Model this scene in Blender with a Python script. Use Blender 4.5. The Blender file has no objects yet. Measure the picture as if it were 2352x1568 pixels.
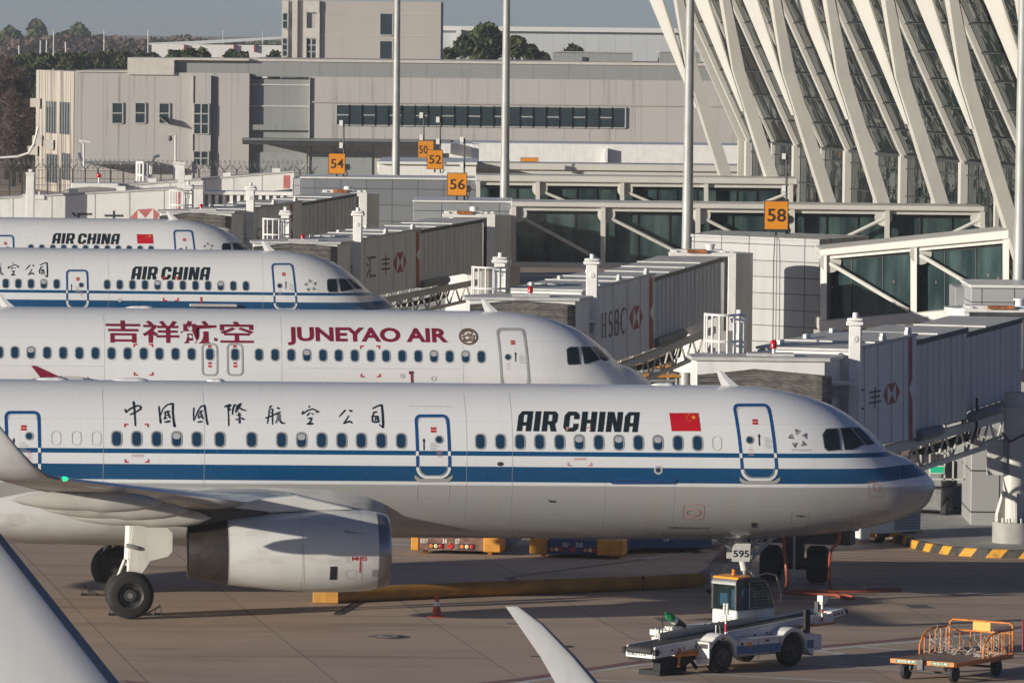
import bpy, bmesh, math, random
import numpy as np
from mathutils import Vector, Matrix
random.seed(7)
SC = bpy.context.scene
COL = SC.collection
R = math.radians
# ---------------------------------------------------------------- camera
F, CH = 14700.0, 15.54                   # focal length in picture units (picture is 2352 x 1568 units), eye height
CAMROT = Matrix.Rotation(math.pi/2 - math.atan(725/F), 3, 'X') @ Matrix.Rotation(0.0106, 3, 'Z')
cd = bpy.data.cameras.new('camera'); cam = bpy.data.objects.new('camera', cd); COL.objects.link(cam)
cam.matrix_world = Matrix.Translation((0, 0, CH)) @ CAMROT.to_4x4()
cd.sensor_width = 36; cd.lens = F/2352*36; cd.clip_start = 1; cd.clip_end = 9000
SC.camera = cam
# ---------------------------------------------------------------- light
SUN_EL, SUN_AZ = R(10.4), R(30.5)           # low sun from the left, a little behind the viewer
sdir = Vector((-math.cos(SUN_EL)*math.cos(SUN_AZ), -math.cos(SUN_EL)*math.sin(SUN_AZ), math.sin(SUN_EL)))
w = bpy.data.worlds.new('World'); SC.world = w; w.use_nodes = True
nt = w.node_tree; sky = nt.nodes.new('ShaderNodeTexSky'); sky.sky_type = 'NISHITA'; sky.sun_disc = False
sky.sun_elevation = SUN_EL; sky.sun_rotation = math.atan2(sdir.x, sdir.y); sky.air_density = 0.5; sky.dust_density = 0.2; sky.ozone_density = 2.2
wb = nt.nodes.new('ShaderNodeMix'); wb.data_type = 'RGBA'; wb.blend_type = 'MULTIPLY'; wb.inputs[0].default_value = 1; wb.inputs[7].default_value = (1.0, .94, 1.06, 1); nt.links.new(sky.outputs[0], wb.inputs[6]); nt.links.new(wb.outputs[2], nt.nodes['Background'].inputs[0]); nt.nodes['Background'].inputs[1].default_value = 0.057
sl = bpy.data.lights.new('sun', 'SUN'); so = bpy.data.objects.new('sun', sl); COL.objects.link(so)
sl.energy = 5.0; sl.angle = R(0.5); sl.color = (1.0, 0.925, 0.79)
so.rotation_euler = sdir.to_track_quat('Z', 'Y').to_euler(); so.location = (-50, 0, 60)
SC.view_settings.view_transform = 'Standard'; SC.view_settings.look = 'None'
SC.view_settings.exposure = 0.2; SC.view_settings.gamma = 1.0
SC.cycles.use_denoising = True
SC.cycles.max_bounces = 6; SC.cycles.transparent_max_bounces = 8; SC.cycles.volume_bounces = 0
SC.cycles.volume_step_rate = 1.0; HAZE = 0.00017
# ---------------------------------------------------------------- picture <-> world
def ray(x, y): return CAMROT @ Vector((x-1176, 784-y, -F))
def P(x, y, D):
    v = ray(x, y); t = D/v.y; return Vector((v.x*t, D, CH + v.z*t))
def PZ(x, y, z=0.0):
    v = ray(x, y); t = (z-CH)/v.z; return Vector((v.x*t, v.y*t, z))
def X(x, D): return (x-1176)*D/F
# ---------------------------------------------------------------- mesh building
ROOT = {}
def root_of(o): return ROOT[o] if o in ROOT else root_of(o.parent)
class MB:
    def __init__(s): s.v = []; s.f = []; s.m = []; s.s = []
    def add(s, vs, fs, mi=0, smooth=False):
        o = len(s.v); s.v += [Vector(p) for p in vs]
        for f in fs: s.f.append([i+o for i in f]); s.m.append(mi); s.s.append(smooth)
        return s
    def hexa(s, p, mi=0):
        return s.add(p, [(0,3,2,1),(4,5,6,7),(0,1,5,4),(1,2,6,5),(2,3,7,6),(3,0,4,7)], mi)
    def box(s, c, d, rz=0, mi=0, M=None):
        M = M or Matrix.Rotation(rz, 3, 'Z'); c = Vector(c); h = Vector(d)/2
        q = [(-1,-1,-1),(1,-1,-1),(1,1,-1),(-1,1,-1),(-1,-1,1),(1,-1,1),(1,1,1),(-1,1,1)]
        return s.hexa([c + M @ Vector((a*h.x, b*h.y, e*h.z)) for a, b, e in q], mi)
    def bx(s, x0, x1, y0, y1, z0, z1, mi=0): return s.box(((x0+x1)/2, (y0+y1)/2, (z0+z1)/2), (x1-x0, y1-y0, z1-z0), 0, mi)
    def prism(s, pts, vec, mi=0):
        n = len(pts); vec = Vector(vec); a = [Vector(p) for p in pts]
        return s.add(a + [p+vec for p in a], [list(range(n))[::-1], [i+n for i in range(n)]] + [(i, (i+1) % n, (i+1) % n+n, i+n) for i in range(n)], mi)
    def bar(s, a, b, wd, ht, mi=0, up=(0,0,1)):
        a = Vector(a); b = Vector(b); d = (b-a).normalized(); u = Vector(up)
        sd = d.cross(u)
        if sd.length < 1e-4: sd = d.cross(Vector((1,0,0)))
        sd.normalize(); u = sd.cross(d); sd = sd*wd/2; u = u*ht/2
        return s.hexa([a-sd-u, a+sd-u, b+sd-u, b-sd-u, a-sd+u, a+sd+u, b+sd+u, b-sd+u], mi)
    def tube(s, pts, r, n=8, mi=0, closed=False):
        pts = [Vector(p) for p in pts]; k = len(pts); rr = r if isinstance(r, (list, tuple)) else [r]*k
        o = len(s.v); up = None
        for i, p in enumerate(pts):
            if closed: t = pts[(i+1) % k]-pts[i-1]
            else: t = pts[min(i+1, k-1)]-pts[max(i-1, 0)]
            t.normalize()
            if up is None: up = t.orthogonal().normalized()
            up = (up - t*up.dot(t)).normalized(); sd = t.cross(up)
            for j in range(n):
                a = 2*math.pi*j/n; s.v.append(p + (up*math.cos(a)+sd*math.sin(a))*rr[i])
        for i in range(k if closed else k-1):
            for j in range(n):
                i2 = (i+1) % k; j2 = (j+1) % n
                s.f.append([o+i*n+j, o+i*n+j2, o+i2*n+j2, o+i2*n+j]); s.m.append(mi); s.s.append(True)
        if not closed:
            s.f += [[o+j for j in range(n)][::-1], [o+(k-1)*n+j for j in range(n)]]; s.m += [mi, mi]; s.s += [False, False]
        return s
    def lathe(s, o, ax, prof, n=32, mi=0, cap=(False, False)):
        ax = Vector(ax).normalized(); u = ax.orthogonal().normalized(); v = ax.cross(u); o = Vector(o); b = len(s.v)
        for t, r in prof:
            for j in range(n):
                a = 2*math.pi*j/n; s.v.append(o + ax*t + (u*math.cos(a)+v*math.sin(a))*r)
        for i in range(len(prof)-1):
            for j in range(n):
                j2 = (j+1) % n; s.f.append([b+i*n+j, b+i*n+j2, b+(i+1)*n+j2, b+(i+1)*n+j]); s.m.append(mi); s.s.append(True)
        if cap[0]: s.f.append([b+j for j in range(n)][::-1]); s.m.append(mi); s.s.append(False)
        if cap[1]: s.f.append([b+(len(prof)-1)*n+j for j in range(n)]); s.m.append(mi); s.s.append(False)
        return s
    def loft(s, rings, mi=0, closed=True, caps=True, smooth=True):
        n = len(rings[0]); b = len(s.v)
        for r in rings: s.v += [Vector(p) for p in r]
        for i in range(len(rings)-1):
            for j in range(n if closed else n-1):
                j2 = (j+1) % n; s.f.append([b+i*n+j, b+i*n+j2, b+(i+1)*n+j2, b+(i+1)*n+j]); s.m.append(mi); s.s.append(smooth)
        if caps:
            s.f += [[b+j for j in range(n)][::-1], [b+(len(rings)-1)*n+j for j in range(n)]]; s.m += [mi, mi]; s.s += [False, False]
        return s
    def build(s, name, mats, parent=None, local=False, bevel=0, label=None):
        if not isinstance(mats, (list, tuple)): mats = [mats]
        vs = s.v
        if parent is not None and not local:
            Mi = root_of(parent).inverted(); vs = [Mi @ p for p in vs]
        me = bpy.data.meshes.new(name); me.from_pydata([tuple(p) for p in vs], [], s.f)
        for m in mats: me.materials.append(m)
        me.polygons.foreach_set('material_index', s.m); me.polygons.foreach_set('use_smooth', s.s)
        bm = bmesh.new(); bm.from_mesh(me); bmesh.ops.recalc_face_normals(bm, faces=bm.faces); bm.to_mesh(me); bm.free()
        if any(s.s): me.set_sharp_from_angle(angle=R(40))
        o = bpy.data.objects.new(name, me); COL.objects.link(o)
        if parent is not None: o.parent = parent; ROOT[o] = root_of(parent)
        else: ROOT[o] = Matrix.Identity(4)
        if bevel:
            b = o.modifiers.new('bevel', 'BEVEL'); b.width = bevel; b.segments = 1; b.limit_method = 'ANGLE'
        if label: o['label'] = label
        return o
def tag(o, label, cat, group=None, kind=None):
    if label: o['label'] = label
    if cat: o['category'] = cat
    if group: o['group'] = group
    if kind: o['kind'] = kind
    return o
def thing(name, label, cat, loc=(0,0,0), rz=0, group=None):
    o = bpy.data.objects.new(name, None); COL.objects.link(o); o.empty_display_size = 0.2
    o.location = loc; o.rotation_euler = (0, 0, rz)
    ROOT[o] = Matrix.Translation(Vector(loc)) @ Matrix.Rotation(rz, 4, 'Z')
    CUR[0] = o
    return tag(o, label, cat, group)
CUR = [None]
def structure(o): o['kind'] = 'structure'; return o
def copy_tree(o, parent=None):
    c = o.copy(); COL.objects.link(c)
    if parent is not None: c.parent = parent
    for ch in list(o.children): copy_tree(ch, c)
    return c
# ---------------------------------------------------------------- materials
class NT:
    def __init__(s, name):
        s.mat = bpy.data.materials.new(name); s.mat.use_nodes = True; s.t = s.mat.node_tree
        s.b = s.t.nodes['Principled BSDF']; s.tc = None
    def lk(s, a, b): s.t.links.new(a, b)
    def node(s, t, **kw):
        n = s.t.nodes.new(t)
        for k, v in kw.items(): setattr(n, k, v)
        return n
    def put(s, sock, v):
        if hasattr(v, 'is_output') or hasattr(v, 'links'): s.lk(v, sock)
        else: sock.default_value = v
    def m(s, op, a, b=0.0, c=None, clamp=False):
        n = s.node('ShaderNodeMath', operation=op, use_clamp=clamp); s.put(n.inputs[0], a); s.put(n.inputs[1], b)
        if c is not None: s.put(n.inputs[2], c)
        return n.outputs[0]
    def mix(s, f, a, b, mode='MIX'):
        n = s.node('ShaderNodeMix', data_type='RGBA', blend_type=mode); s.put(n.inputs[0], f)
        for k, v in ((6, a), (7, b)): s.put(n.inputs[k], (*v, 1) if isinstance(v, tuple) and len(v) == 3 else v)
        return n.outputs[2]
    def obj(s):
        if not s.tc: s.tc = s.node('ShaderNodeTexCoord')
        return s.tc.outputs['Object']
    def xyz(s):
        n = s.node('ShaderNodeSeparateXYZ'); s.lk(s.obj(), n.inputs[0]); return n.outputs
    def noise(s, scale, detail=4, sc=(1,1,1), rough=.55):
        mp = s.node('ShaderNodeMapping'); s.lk(s.obj(), mp.inputs[0]); mp.inputs['Scale'].default_value = sc
        n = s.node('ShaderNodeTexNoise'); s.lk(mp.outputs[0], n.inputs['Vector']); n.inputs['Scale'].default_value = scale
        n.inputs['Detail'].default_value = detail; n.inputs['Roughness'].default_value = rough; return n.outputs[0]
    def ramp(s, v, a, b): # smooth 0..1 between a and b
        n = s.node('ShaderNodeMapRange'); n.interpolation_type = 'SMOOTHSTEP'; s.put(n.inputs[0], v)
        n.inputs[1].default_value = a; n.inputs[2].default_value = b; return n.outputs[0]
    def bump(s, h, d=.02, st=.5):
        n = s.node('ShaderNodeBump'); n.inputs['Strength'].default_value = st; n.inputs['Distance'].default_value = d
        s.lk(h, n.inputs['Height']); s.lk(n.outputs[0], s.b.inputs['Normal'])
    def fin(s, col, rough=.5, metal=0., coat=0.):
        s.put(s.b.inputs['Base Color'], (*col, 1) if isinstance(col, tuple) else col)
        s.put(s.b.inputs['Roughness'], rough); s.b.inputs['Metallic'].default_value = metal; s.b.inputs['Coat Weight'].default_value = coat
        s.b.inputs['Coat Roughness'].default_value = .12
        return s.mat
def pm(name, col, rough=.5, metal=0., var=.12, scale=2.0, sc=(1,1,1), coat=0., dirt=None, damt=.5, dsc=(3,3,.35), bump=0):
    t = NT(name); n = t.noise(scale, 5, sc)
    a = tuple(c*(1-var) for c in col); b = tuple(min(1, c*(1+var)) for c in col)
    c = t.mix(t.ramp(n, .3, .7), a, b)
    if dirt:
        d = t.ramp(t.noise(1.3, 6, dsc, .65), .5, .75); c = t.mix(t.m('MULTIPLY', d, damt), c, dirt)
    if bump: t.bump(t.noise(scale*8, 3), .02, bump)
    return t.fin(c, rough, metal, coat)
def emit(name, col, st):
    t = NT(name); t.b.inputs['Emission Color'].default_value = (*col, 1); t.b.inputs['Emission Strength'].default_value = st; return t.fin(col, .4)
def glass(name, col, rough=.04): # dark tinted pane seen from outside in daylight
    t = NT(name); n = t.noise(.8, 2); c = t.mix(n, tuple(x*.6 for x in col), tuple(x*1.4 for x in col))
    t.b.inputs['Specular IOR Level'].default_value = .6
    return t.fin(c, rough)
M = {}
M['white'] = pm('white_paint', (.74,.74,.72), .35, var=.05, dirt=(.42,.38,.33), damt=.35)
M['plane_white'] = pm('aircraft_white', (.76,.76,.755), .22, var=.03, scale=1.2, dirt=(.55,.51,.46), damt=.25, dsc=(2.5,.5,.5), coat=.4)
M['plane_grey'] = pm('aircraft_grey', (.5,.5,.49), .3, var=.06, scale=1.2, dirt=(.28,.25,.21), damt=.5, dsc=(.6,3,3))
M['under'] = pm('wing_underside', (.46,.45,.42), .38, var=.08, scale=.9, dirt=(.22,.19,.15), damt=.55, dsc=(.5,2.5,2.5))
M['blue'] = pm('stripe_blue', (.006,.075,.24), .25, var=.05, coat=.3)
M['black'] = pm('black_rubber', (.012,.012,.013), .75, var=.3, scale=6)
M['tyre'] = pm('tyre_rubber', (.014,.0135,.013), .8, var=.25, scale=5, dirt=(.06,.05,.04), damt=.4)
M['rim'] = pm('wheel_rim', (.075,.073,.07), .45, .5, var=.3, scale=8)
M['steel'] = pm('steel', (.35,.35,.34), .4, .7, var=.15, scale=4)
M['dsteel'] = pm('dark_steel', (.06,.06,.062), .5, .4, var=.25, scale=4)
M['exhaust'] = pm('burnt_metal', (.11,.095,.085), .38, .85, var=.25, scale=2.5)
M['lip'] = pm('lip_metal', (.34,.34,.35), .3, .8, var=.06); M['ledge'] = pm('dark_leading_edge', (.20,.235,.27), .3, .2, var=.06)
M['ink'] = pm('lettering_ink', (.011,.019,.024), .4, var=.1)
M['maroon'] = pm('maroon_paint', (.21,.012,.035), .4, var=.06)
M['red'] = pm('red_paint', (.5,.02,.022), .45, var=.08)
M['flagred'] = pm('flag_red', (.52,.006,.018), .4, var=.03)
M['yellow'] = pm('flag_yellow', (.8,.42,.03), .45, var=.03)
M['seam'] = pm('panel_seam', (.50,.49,.475), .5, var=.1)
M['wglass'] = glass('cabin_window', (.012,.045,.095), .08)
M['cglass'] = glass('cockpit_glass', (.010,.018,.022), .05)
M['wframe'] = pm('window_frame', (.36,.36,.35), .4, var=.08)
M['shade'] = pm('window_blind', (.42,.44,.46), .5, var=.05)
M['grey'] = pm('grey_paint', (.27,.28,.285), .45, var=.1, dirt=(.15,.14,.12), damt=.4)
M['orange'] = pm('orange_paint', (.62,.2,.02), .5, var=.15, dirt=(.16,.07,.03), damt=.6)
M['amber'] = pm('amber_panel', (.82,.32,.012), .4, var=.08)
M['gold'] = pm('brown_ink', (.16,.10,.06), .5, var=.1)
M['concrete'] = pm('concrete', (.36,.35,.33), .85, var=.15, scale=1.5, dirt=(.2,.19,.17), damt=.5, bump=.2)
# ---------------------------------------------------------------- flat shapes and lettering
def curve_mesh(loops):
    c = bpy.data.curves.new('outline', 'CURVE'); c.dimensions = '2D'; c.fill_mode = 'BOTH'
    for lp in loops:
        sp = c.splines.new('POLY'); sp.points.add(len(lp)-1); sp.use_cyclic_u = True
        for p, q in zip(sp.points, lp): p.co = (q[0], q[1], 0, 1)
    return obj_mesh(c)
def obj_mesh(c):
    o = bpy.data.objects.new('tmp', c); COL.objects.link(o); dg = bpy.context.evaluated_depsgraph_get()
    e = o.evaluated_get(dg); me = e.to_mesh(); vs = [(v.co.x, v.co.y) for v in me.vertices]; fs = [list(p.vertices) for p in me.polygons]
    e.to_mesh_clear(); bpy.data.objects.remove(o); return vs, fs
TC = {}
def text_mesh(body, bold=0.0, shear=0.0, res=3, space=1.0):
    k = (body, bold, shear, res, space)
    if k not in TC:
        c = bpy.data.curves.new('text', 'FONT'); c.body = body; c.offset = bold; c.shear = shear; c.resolution_u = res; c.space_character = space
        c.fill_mode = 'BOTH'; TC[k] = obj_mesh(c)
    return TC[k]
def fit(mesh, x0, x1, y0, y1):
    vs, fs = mesh; a = np.array(vs); mn = a.min(0); mx = a.max(0); s = np.array([x1-x0, y1-y0])/(mx-mn)
    return [tuple(p) for p in (a-mn)*s + np.array([x0, y0])], fs
BL = {
 'A': (.8, [[(0,0),(0,.78),(.2,1),(.8,1),(.8,0),(.5,0),(.5,.28),(.3,.28),(.3,0)],[(.3,.46),(.5,.46),(.5,.83),(.34,.83),(.3,.79)]]),
 'I': (.32, [[(0,0),(0,1),(.32,1),(.32,0)]]),
 'R': (.84, [[(0,0),(0,1),(.66,1),(.82,.86),(.82,.5),(.7,.38),(.84,0),(.52,0),(.4,.34),(.3,.34),(.3,0)],[(.3,.52),(.52,.52),(.52,.83),(.3,.83)]]),
 'C': (.84, [[(.2,0),(0,.2),(0,.8),(.2,1),(.64,1),(.84,.84),(.84,.62),(.54,.62),(.54,.8),(.34,.8),(.31,.77),(.31,.2),(.54,.2),(.54,.4),(.84,.4),(.84,.16),(.64,0)]]),
 'H': (.84, [[(0,0),(0,1),(.31,1),(.31,.6),(.53,.6),(.53,1),(.84,1),(.84,0),(.53,0),(.53,.42),(.31,.42),(.31,0)]]),
 'N': (.86, [[(0,0),(0,1),(.36,1),(.56,.46),(.56,1),(.86,1),(.86,0),(.5,0),(.3,.54),(.3,0)]])}
def block_text(s, shear=.2):
    loops = []; x = 0
    for ch in s:
        if ch == ' ': x += .22; continue
        wd, lp = BL[ch]; loops += [[(x+a+b*shear, b) for a, b in l] for l in lp]; x += wd+.135
    return curve_mesh(loops)
def ribbon(pts, wd):
    k = len(pts); ws = wd if isinstance(wd, (list, tuple)) else [wd]*k; vs = []; fs = []
    for i, p in enumerate(pts):
        a = pts[max(i-1, 0)]; b = pts[min(i+1, k-1)]; dx, dy = b[0]-a[0], b[1]-a[1]; L = math.hypot(dx, dy) or 1
        nx, ny = -dy/L*ws[i]/2, dx/L*ws[i]/2; vs += [(p[0]+nx, p[1]+ny), (p[0]-nx, p[1]-ny)]
    for i in range(k-1): fs.append([2*i, 2*i+1, 2*i+3, 2*i+2])
    return vs, fs
def ring(pts, wd):
    k = len(pts); vs = []; fs = []
    for i, p in enumerate(pts):
        a = pts[i-1]; b = pts[(i+1) % k]; dx, dy = b[0]-a[0], b[1]-a[1]; L = math.hypot(dx, dy) or 1
        nx, ny = -dy/L*wd/2, dx/L*wd/2; vs += [(p[0]+nx, p[1]+ny), (p[0]-nx, p[1]-ny)]
    for i in range(k): j = (i+1) % k; fs.append([2*i, 2*i+1, 2*j+1, 2*j])
    return vs, fs
def rrect(x0, x1, y0, y1, r, n=5):
    p = []
    for cx, cy, a0 in ((x1-r, y1-r, 0), (x0+r, y1-r, 90), (x0+r, y0+r, 180), (x1-r, y0+r, 270)):
        for i in range(n+1): a = R(a0+90*i/n); p.append((cx+r*math.cos(a), cy+r*math.sin(a)))
    return p
def poly(pts): return list(pts), [list(range(len(pts)))]
def circ(cx, cy, r, n=20, ry=None): return [(cx+r*math.cos(2*math.pi*i/n), cy+(ry or r)*math.sin(2*math.pi*i/n)) for i in range(n)]
def star(cx, cy, r, rot=0): return [(cx+(r if i % 2 == 0 else r*.39)*math.sin(R(36*i+rot)), cy+(r if i % 2 == 0 else r*.39)*math.cos(R(36*i+rot))) for i in range(10)]
def cutmesh(mesh, step):
    vs, fs = mesh; bm = bmesh.new(); b = [bm.verts.new((p[0], p[1], 0)) for p in vs]
    for f in fs:
        try: bm.faces.new([b[i] for i in f])
        except ValueError: pass
    for ax in (0, 1):
        lo = min(p[ax] for p in vs); hi = max(p[ax] for p in vs); st = step if ax == 1 else step*2.5
        k = math.ceil(lo/st)
        while k*st < hi:
            co = [0,0,0]; no = [0,0,0]; co[ax] = k*st; no[ax] = 1
            bmesh.ops.bisect_plane(bm, geom=bm.verts[:]+bm.edges[:]+bm.faces[:], plane_co=co, plane_no=no); k += 1
    bm.verts.index_update(); r = [(v.co.x, v.co.y) for v in bm.verts], [[v.index for v in f.verts] for f in bm.faces]; bm.free(); return r
class Wall: # a vertical flat face: lettering and marks laid on it by picture position or by (along, height)
    def __init__(s, A, u, off=.012):
        s.A = Vector((A[0], A[1], 0)); s.u = Vector((u[0], u[1], 0)).normalized(); s.n = Vector((s.u.y, -s.u.x, 0))
        if s.n.dot(-s.A) < 0: s.n = -s.n
        s.off = off
    def hit(s, x, y):
        v = ray(x, y); o = Vector((0, 0, CH)); t = (s.A-o).dot(s.n)/v.dot(s.n); return o+v*t
    def at(s, a, z, off=None): return s.A + s.u*a + s.n*(s.off if off is None else off) + Vector((0, 0, z))
    def uz(s, x, y): p = s.hit(x, y); return (p-s.A).dot(s.u), p.z
    def put(s, mb, mesh, mi=0, off=None): mb.add([s.at(a, z, off) for a, z in mesh[0]], mesh[1], mi); return mb
# ================================================================ AIRLINERS
class Frame: # local frame of an airliner: x forward (nose at 0), y to port, z up from the ground
    def __init__(s, px, D, yaw, pitch, wing_d):
        p = P(px, 1114, D); s.loc = Vector((p.x, p.y, -math.sin(pitch)*wing_d)); s.rot = (0, pitch, yaw)
        s.M = Matrix.Translation(s.loc) @ Matrix.Rotation(yaw, 4, 'Z') @ Matrix.Rotation(pitch, 4, 'Y'); s.I = s.M.inverted()
    def hit(s, x, y, side=-1.97): # (distance behind the nose, height) of a picture point on a lengthwise plane
        o = s.I @ Vector((0, 0, CH)); v = s.I.to_3x3() @ ray(x, y); t = (side-o.y)/v.y; q = o+v*t; return -q.x, q.z
YAW = R(6.5)
F1 = Frame(2144, 173.0, YAW, .0046, 21.3)
topl = [(2136,1096),(2116,1074),(2082,1050),(2032,1028),(2009,998),(1985,980),(1952,954),(1915,932),(1861,912),(1800,897),(1740,889),(1660,884.5),(1560,884)]
botl = [(2138,1139),(2126,1159),(2099,1178),(2066,1191),(2015,1205),(1931,1220),(1831,1231),(1696,1236.5),(1560,1237)]
TOPP = sorted(F1.hit(x, y, 0) for x, y in topl); BOTP = sorted(F1.hit(x, y, 0) for x, y in botl)
ZN = F1.hit(2144, 1116, 0)[1]; ZT = TOPP[-1][1]; ZB = BOTP[-1][1]
WP = [(0,0),(.02,.2),(.1,.43),(.3,.73),(.7,1.06),(1.3,1.36),(2,1.6),(3,1.82),(4,1.93),(5.2,1.97)]
TOPP = [(0, ZN), (.02, ZN+.12)] + TOPP; BOTP = [(0, ZN), (.02, ZN-.13)] + BOTP
def herm(tab, x):
    if x <= tab[0][0]: return tab[0][1]
    if x >= tab[-1][0]: return tab[-1][1]
    k = max(i for i in range(len(tab)-1) if tab[i][0] <= x); (x0, y0), (x1, y1) = tab[k], tab[k+1]
    def tan(i):
        if i <= 0 or i >= len(tab)-1: return (tab[1][1]-tab[0][1])/(tab[1][0]-tab[0][0]) if i <= 0 else 0
        a = (tab[i][1]-tab[i-1][1])/(tab[i][0]-tab[i-1][0]); b = (tab[i+1][1]-tab[i][1])/(tab[i+1][0]-tab[i][0])
        return 0 if a*b <= 0 else 2*a*b/(a+b)
    h = x1-x0; t = (x-x0)/h
    return (2*t**3-3*t*t+1)*y0 + (t**3-2*t*t+t)*h*tan(k) + (3*t*t-2*t**3)*y1 + (t**3-t*t)*h*tan(k+1)
class Body:
    def __init__(s, L): s.L = L
    def sec(s, d):
        zt, zb, wd = herm(TOPP, d), herm(BOTP, d), herm(WP, d); t = (d-(s.L-13.5))/13.5
        if t > 0: t = min(t, 1); zb = ZB+(ZT-.75-ZB)*(t**1.6); zt = ZT-.45*t*t; wd = 1.97*(1-t**1.9)+.18*t
        return zt, zb, wd
    def pt(s, d, th): # th: angle above the waterline on the starboard side
        zt, zb, wd = s.sec(d); return Vector((-d, -wd*math.cos(th), (zt+zb)/2+(zt-zb)/2*math.sin(th)))
    def on(s, d, z, off=.006):
        zt, zb, wd = s.sec(max(d, .01)); h = (zt-zb)/2; q = max(-.999, min(.999, (z-(zt+zb)/2)/h)); th = math.asin(q)
        p = s.pt(d, th); a = s.pt(d+.02, th)-s.pt(max(d-.02, 0), th); b = s.pt(d, th+.02)-s.pt(d, th-.02)
        n = a.cross(b)
        if n.length < 1e-9: return p
        n.normalize()
        if n.y > 0: n = -n
        return p+n*off
def livery(name, blue_stripes):
    t = NT(name); x, y, z = t.xyz(); d = t.m('MULTIPLY', x, -1.0)
    base = (.77,.778,.785); grime = t.ramp(t.noise(1.0, 4, (1.5,.22,.22), .6), .48, .8)
    low = t.ramp(z, 3.75, 2.6); gr2 = t.m('MULTIPLY', grime, t.m('MULTIPLY', t.m('MULTIPLY_ADD', low, .55, .2), t.ramp(z, 5.0, 4.3)))
    c = t.mix(t.noise(.5, 3), tuple(b*.965 for b in base), base)
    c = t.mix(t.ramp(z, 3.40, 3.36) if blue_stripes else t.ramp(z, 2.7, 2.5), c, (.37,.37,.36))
    c = t.mix(gr2, c, (.38,.34,.29))
    for zz in (5.05, 3.02, 2.35): c = t.mix(t.m('MULTIPLY', t.m('LESS_THAN', t.m('ABSOLUTE', t.m('SUBTRACT', z, zz)), .006), .22), c, (.25,.24,.22))   # lap joints
    fr_ = t.m('ABSOLUTE', t.m('SUBTRACT', t.m('FRACT', t.m('MULTIPLY', d, 1/1.6)), .5)); c = t.mix(t.m('MULTIPLY', t.ramp(fr_, .005, .002), .14), c, (.3,.29,.27))
    if blue_stripes:
        def band(lo, hi): return t.m('MULTIPLY', t.m('GREATER_THAN', z, lo), t.m('LESS_THAN', z, hi))
        k = t.m('MULTIPLY_ADD', d, -1/2.2, 1.0, clamp=True); k2 = t.m('MULTIPLY_ADD', d, -1/1.9, 1.0, clamp=True)
        up = t.m('MULTIPLY_ADD', k, .2, STR[2]); tp = t.m('MULTIPLY_ADD', k2, .10, STR[3])
        k3 = t.m('MULTIPLY_ADD', d, -2.5, 3.6, clamp=True); th = t.m('MULTIPLY_ADD', k3, -.11, STR[1])
        bl = t.m('MAXIMUM', band(up, tp), band(t.m('ADD', STR[0], 0.0), th))
        c = t.mix(bl, c, (.001,.070,.185))
    t.b.inputs['Coat Weight'].default_value = .5; t.b.inputs['Coat Roughness'].default_value = .1
    r = t.m('MULTIPLY_ADD', grime, .2, .26)
    return t.fin(c, r, 0, .5)
STR = [F1.hit(1176, 1047)[1], F1.hit(1176, 1036.5)[1], F1.hit(1176, 1107)[1], F1.hit(1176, 1071.5)[1]]
WINZ = F1.hit(1150, 1014.5)[1]
M['liv_blue'] = livery('blue_striped_livery', True); M['liv_white'] = livery('plain_white_livery', False)
M['navgreen'] = emit('green_lamp', (.02,.6,.2), 2.0)
def airfoil(le, c, tc, up, n=9): # le: leading edge point, chord runs toward -x, up: thickness direction
    xs = [(1-math.cos(math.pi*i/n))/2 for i in range(n+1)]
    yt = lambda x: 5*tc*(.2969*math.sqrt(x)-.126*x-.3516*x*x+.2843*x**3-.1036*x**4)+.0012
    top = [(x, yt(x)*1.15) for x in xs[::-1]]; bot = [(x, -yt(x)*.85) for x in xs[1:]]
    return [le+Vector((-x*c, 0, 0))+up*(h*c) for x, h in top+bot]
def canoe(mb, d0, d1, y, za, zb, wd, ht, n=12):
    rings = []
    for i in range(n+1):
        t = i/n; s = (math.sin(math.pi*min(1, t*1.25)/2) if t < .8 else 1)*max(0, 1-((t-.45)/.551)**1.8)**.62 if t > .45 else math.sqrt(max(0, 1-((.45-t)/.45)**2))
        s = max(s, .03); c = Vector((-(d0+(d1-d0)*t), y, za+(zb-za)*t))
        rings.append([c+Vector((0, math.cos(2*math.pi*k/12)*wd*s, math.sin(2*math.pi*k/12)*ht*s)) for k in range(12)])
    mb.loft(rings)
def wheel(parent, x, y, z, r, wd, side=-1):
    tb = MB(); prof = [(-wd/2,r*.56),(-wd/2,r*.8),(-wd*.42,r*.93),(-wd*.3,r*.985),(0,r),(wd*.3,r*.985),(wd*.42,r*.93),(wd/2,r*.8),(wd/2,r*.56)]
    tb.lathe((x, y, z), (0, 1, 0), prof, 40)
    for g in (-.2, -.07, .07, .2): tb.lathe((x, y, z), (0, 1, 0), [(wd*(g-.02), r*1.002), (wd*(g+.02), r*1.002)], 40, 1)
    ty = tb.build('tyre', [M['tyre'], M['black']], parent, True)
    rb = MB(); rb.lathe((x, y, z), (0, 1, 0), [(-wd*.44,r*.56),(-wd*.40,r*.50),(-wd*.2,r*.46),(-wd*.15,r*.3),(-wd*.33,r*.26),(-wd*.36,r*.12),(-wd*.36,0.01)], 32)
    rb.lathe((x, y, z), (0, 1, 0), [(wd*.44,r*.56),(wd*.40,r*.50),(wd*.2,r*.46),(wd*.15,r*.3),(wd*.33,r*.26),(wd*.36,r*.12),(wd*.36,0.01)], 32)
    for i in range(9):
        a = 2*math.pi*i/9; rb.box((x+math.cos(a)*r*.38, y-wd*.2, z+math.sin(a)*r*.38), (.035, .03, .035), mi=1)
    rb.build('rim', [M['rim'], M['dsteel']], parent, True)
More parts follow.
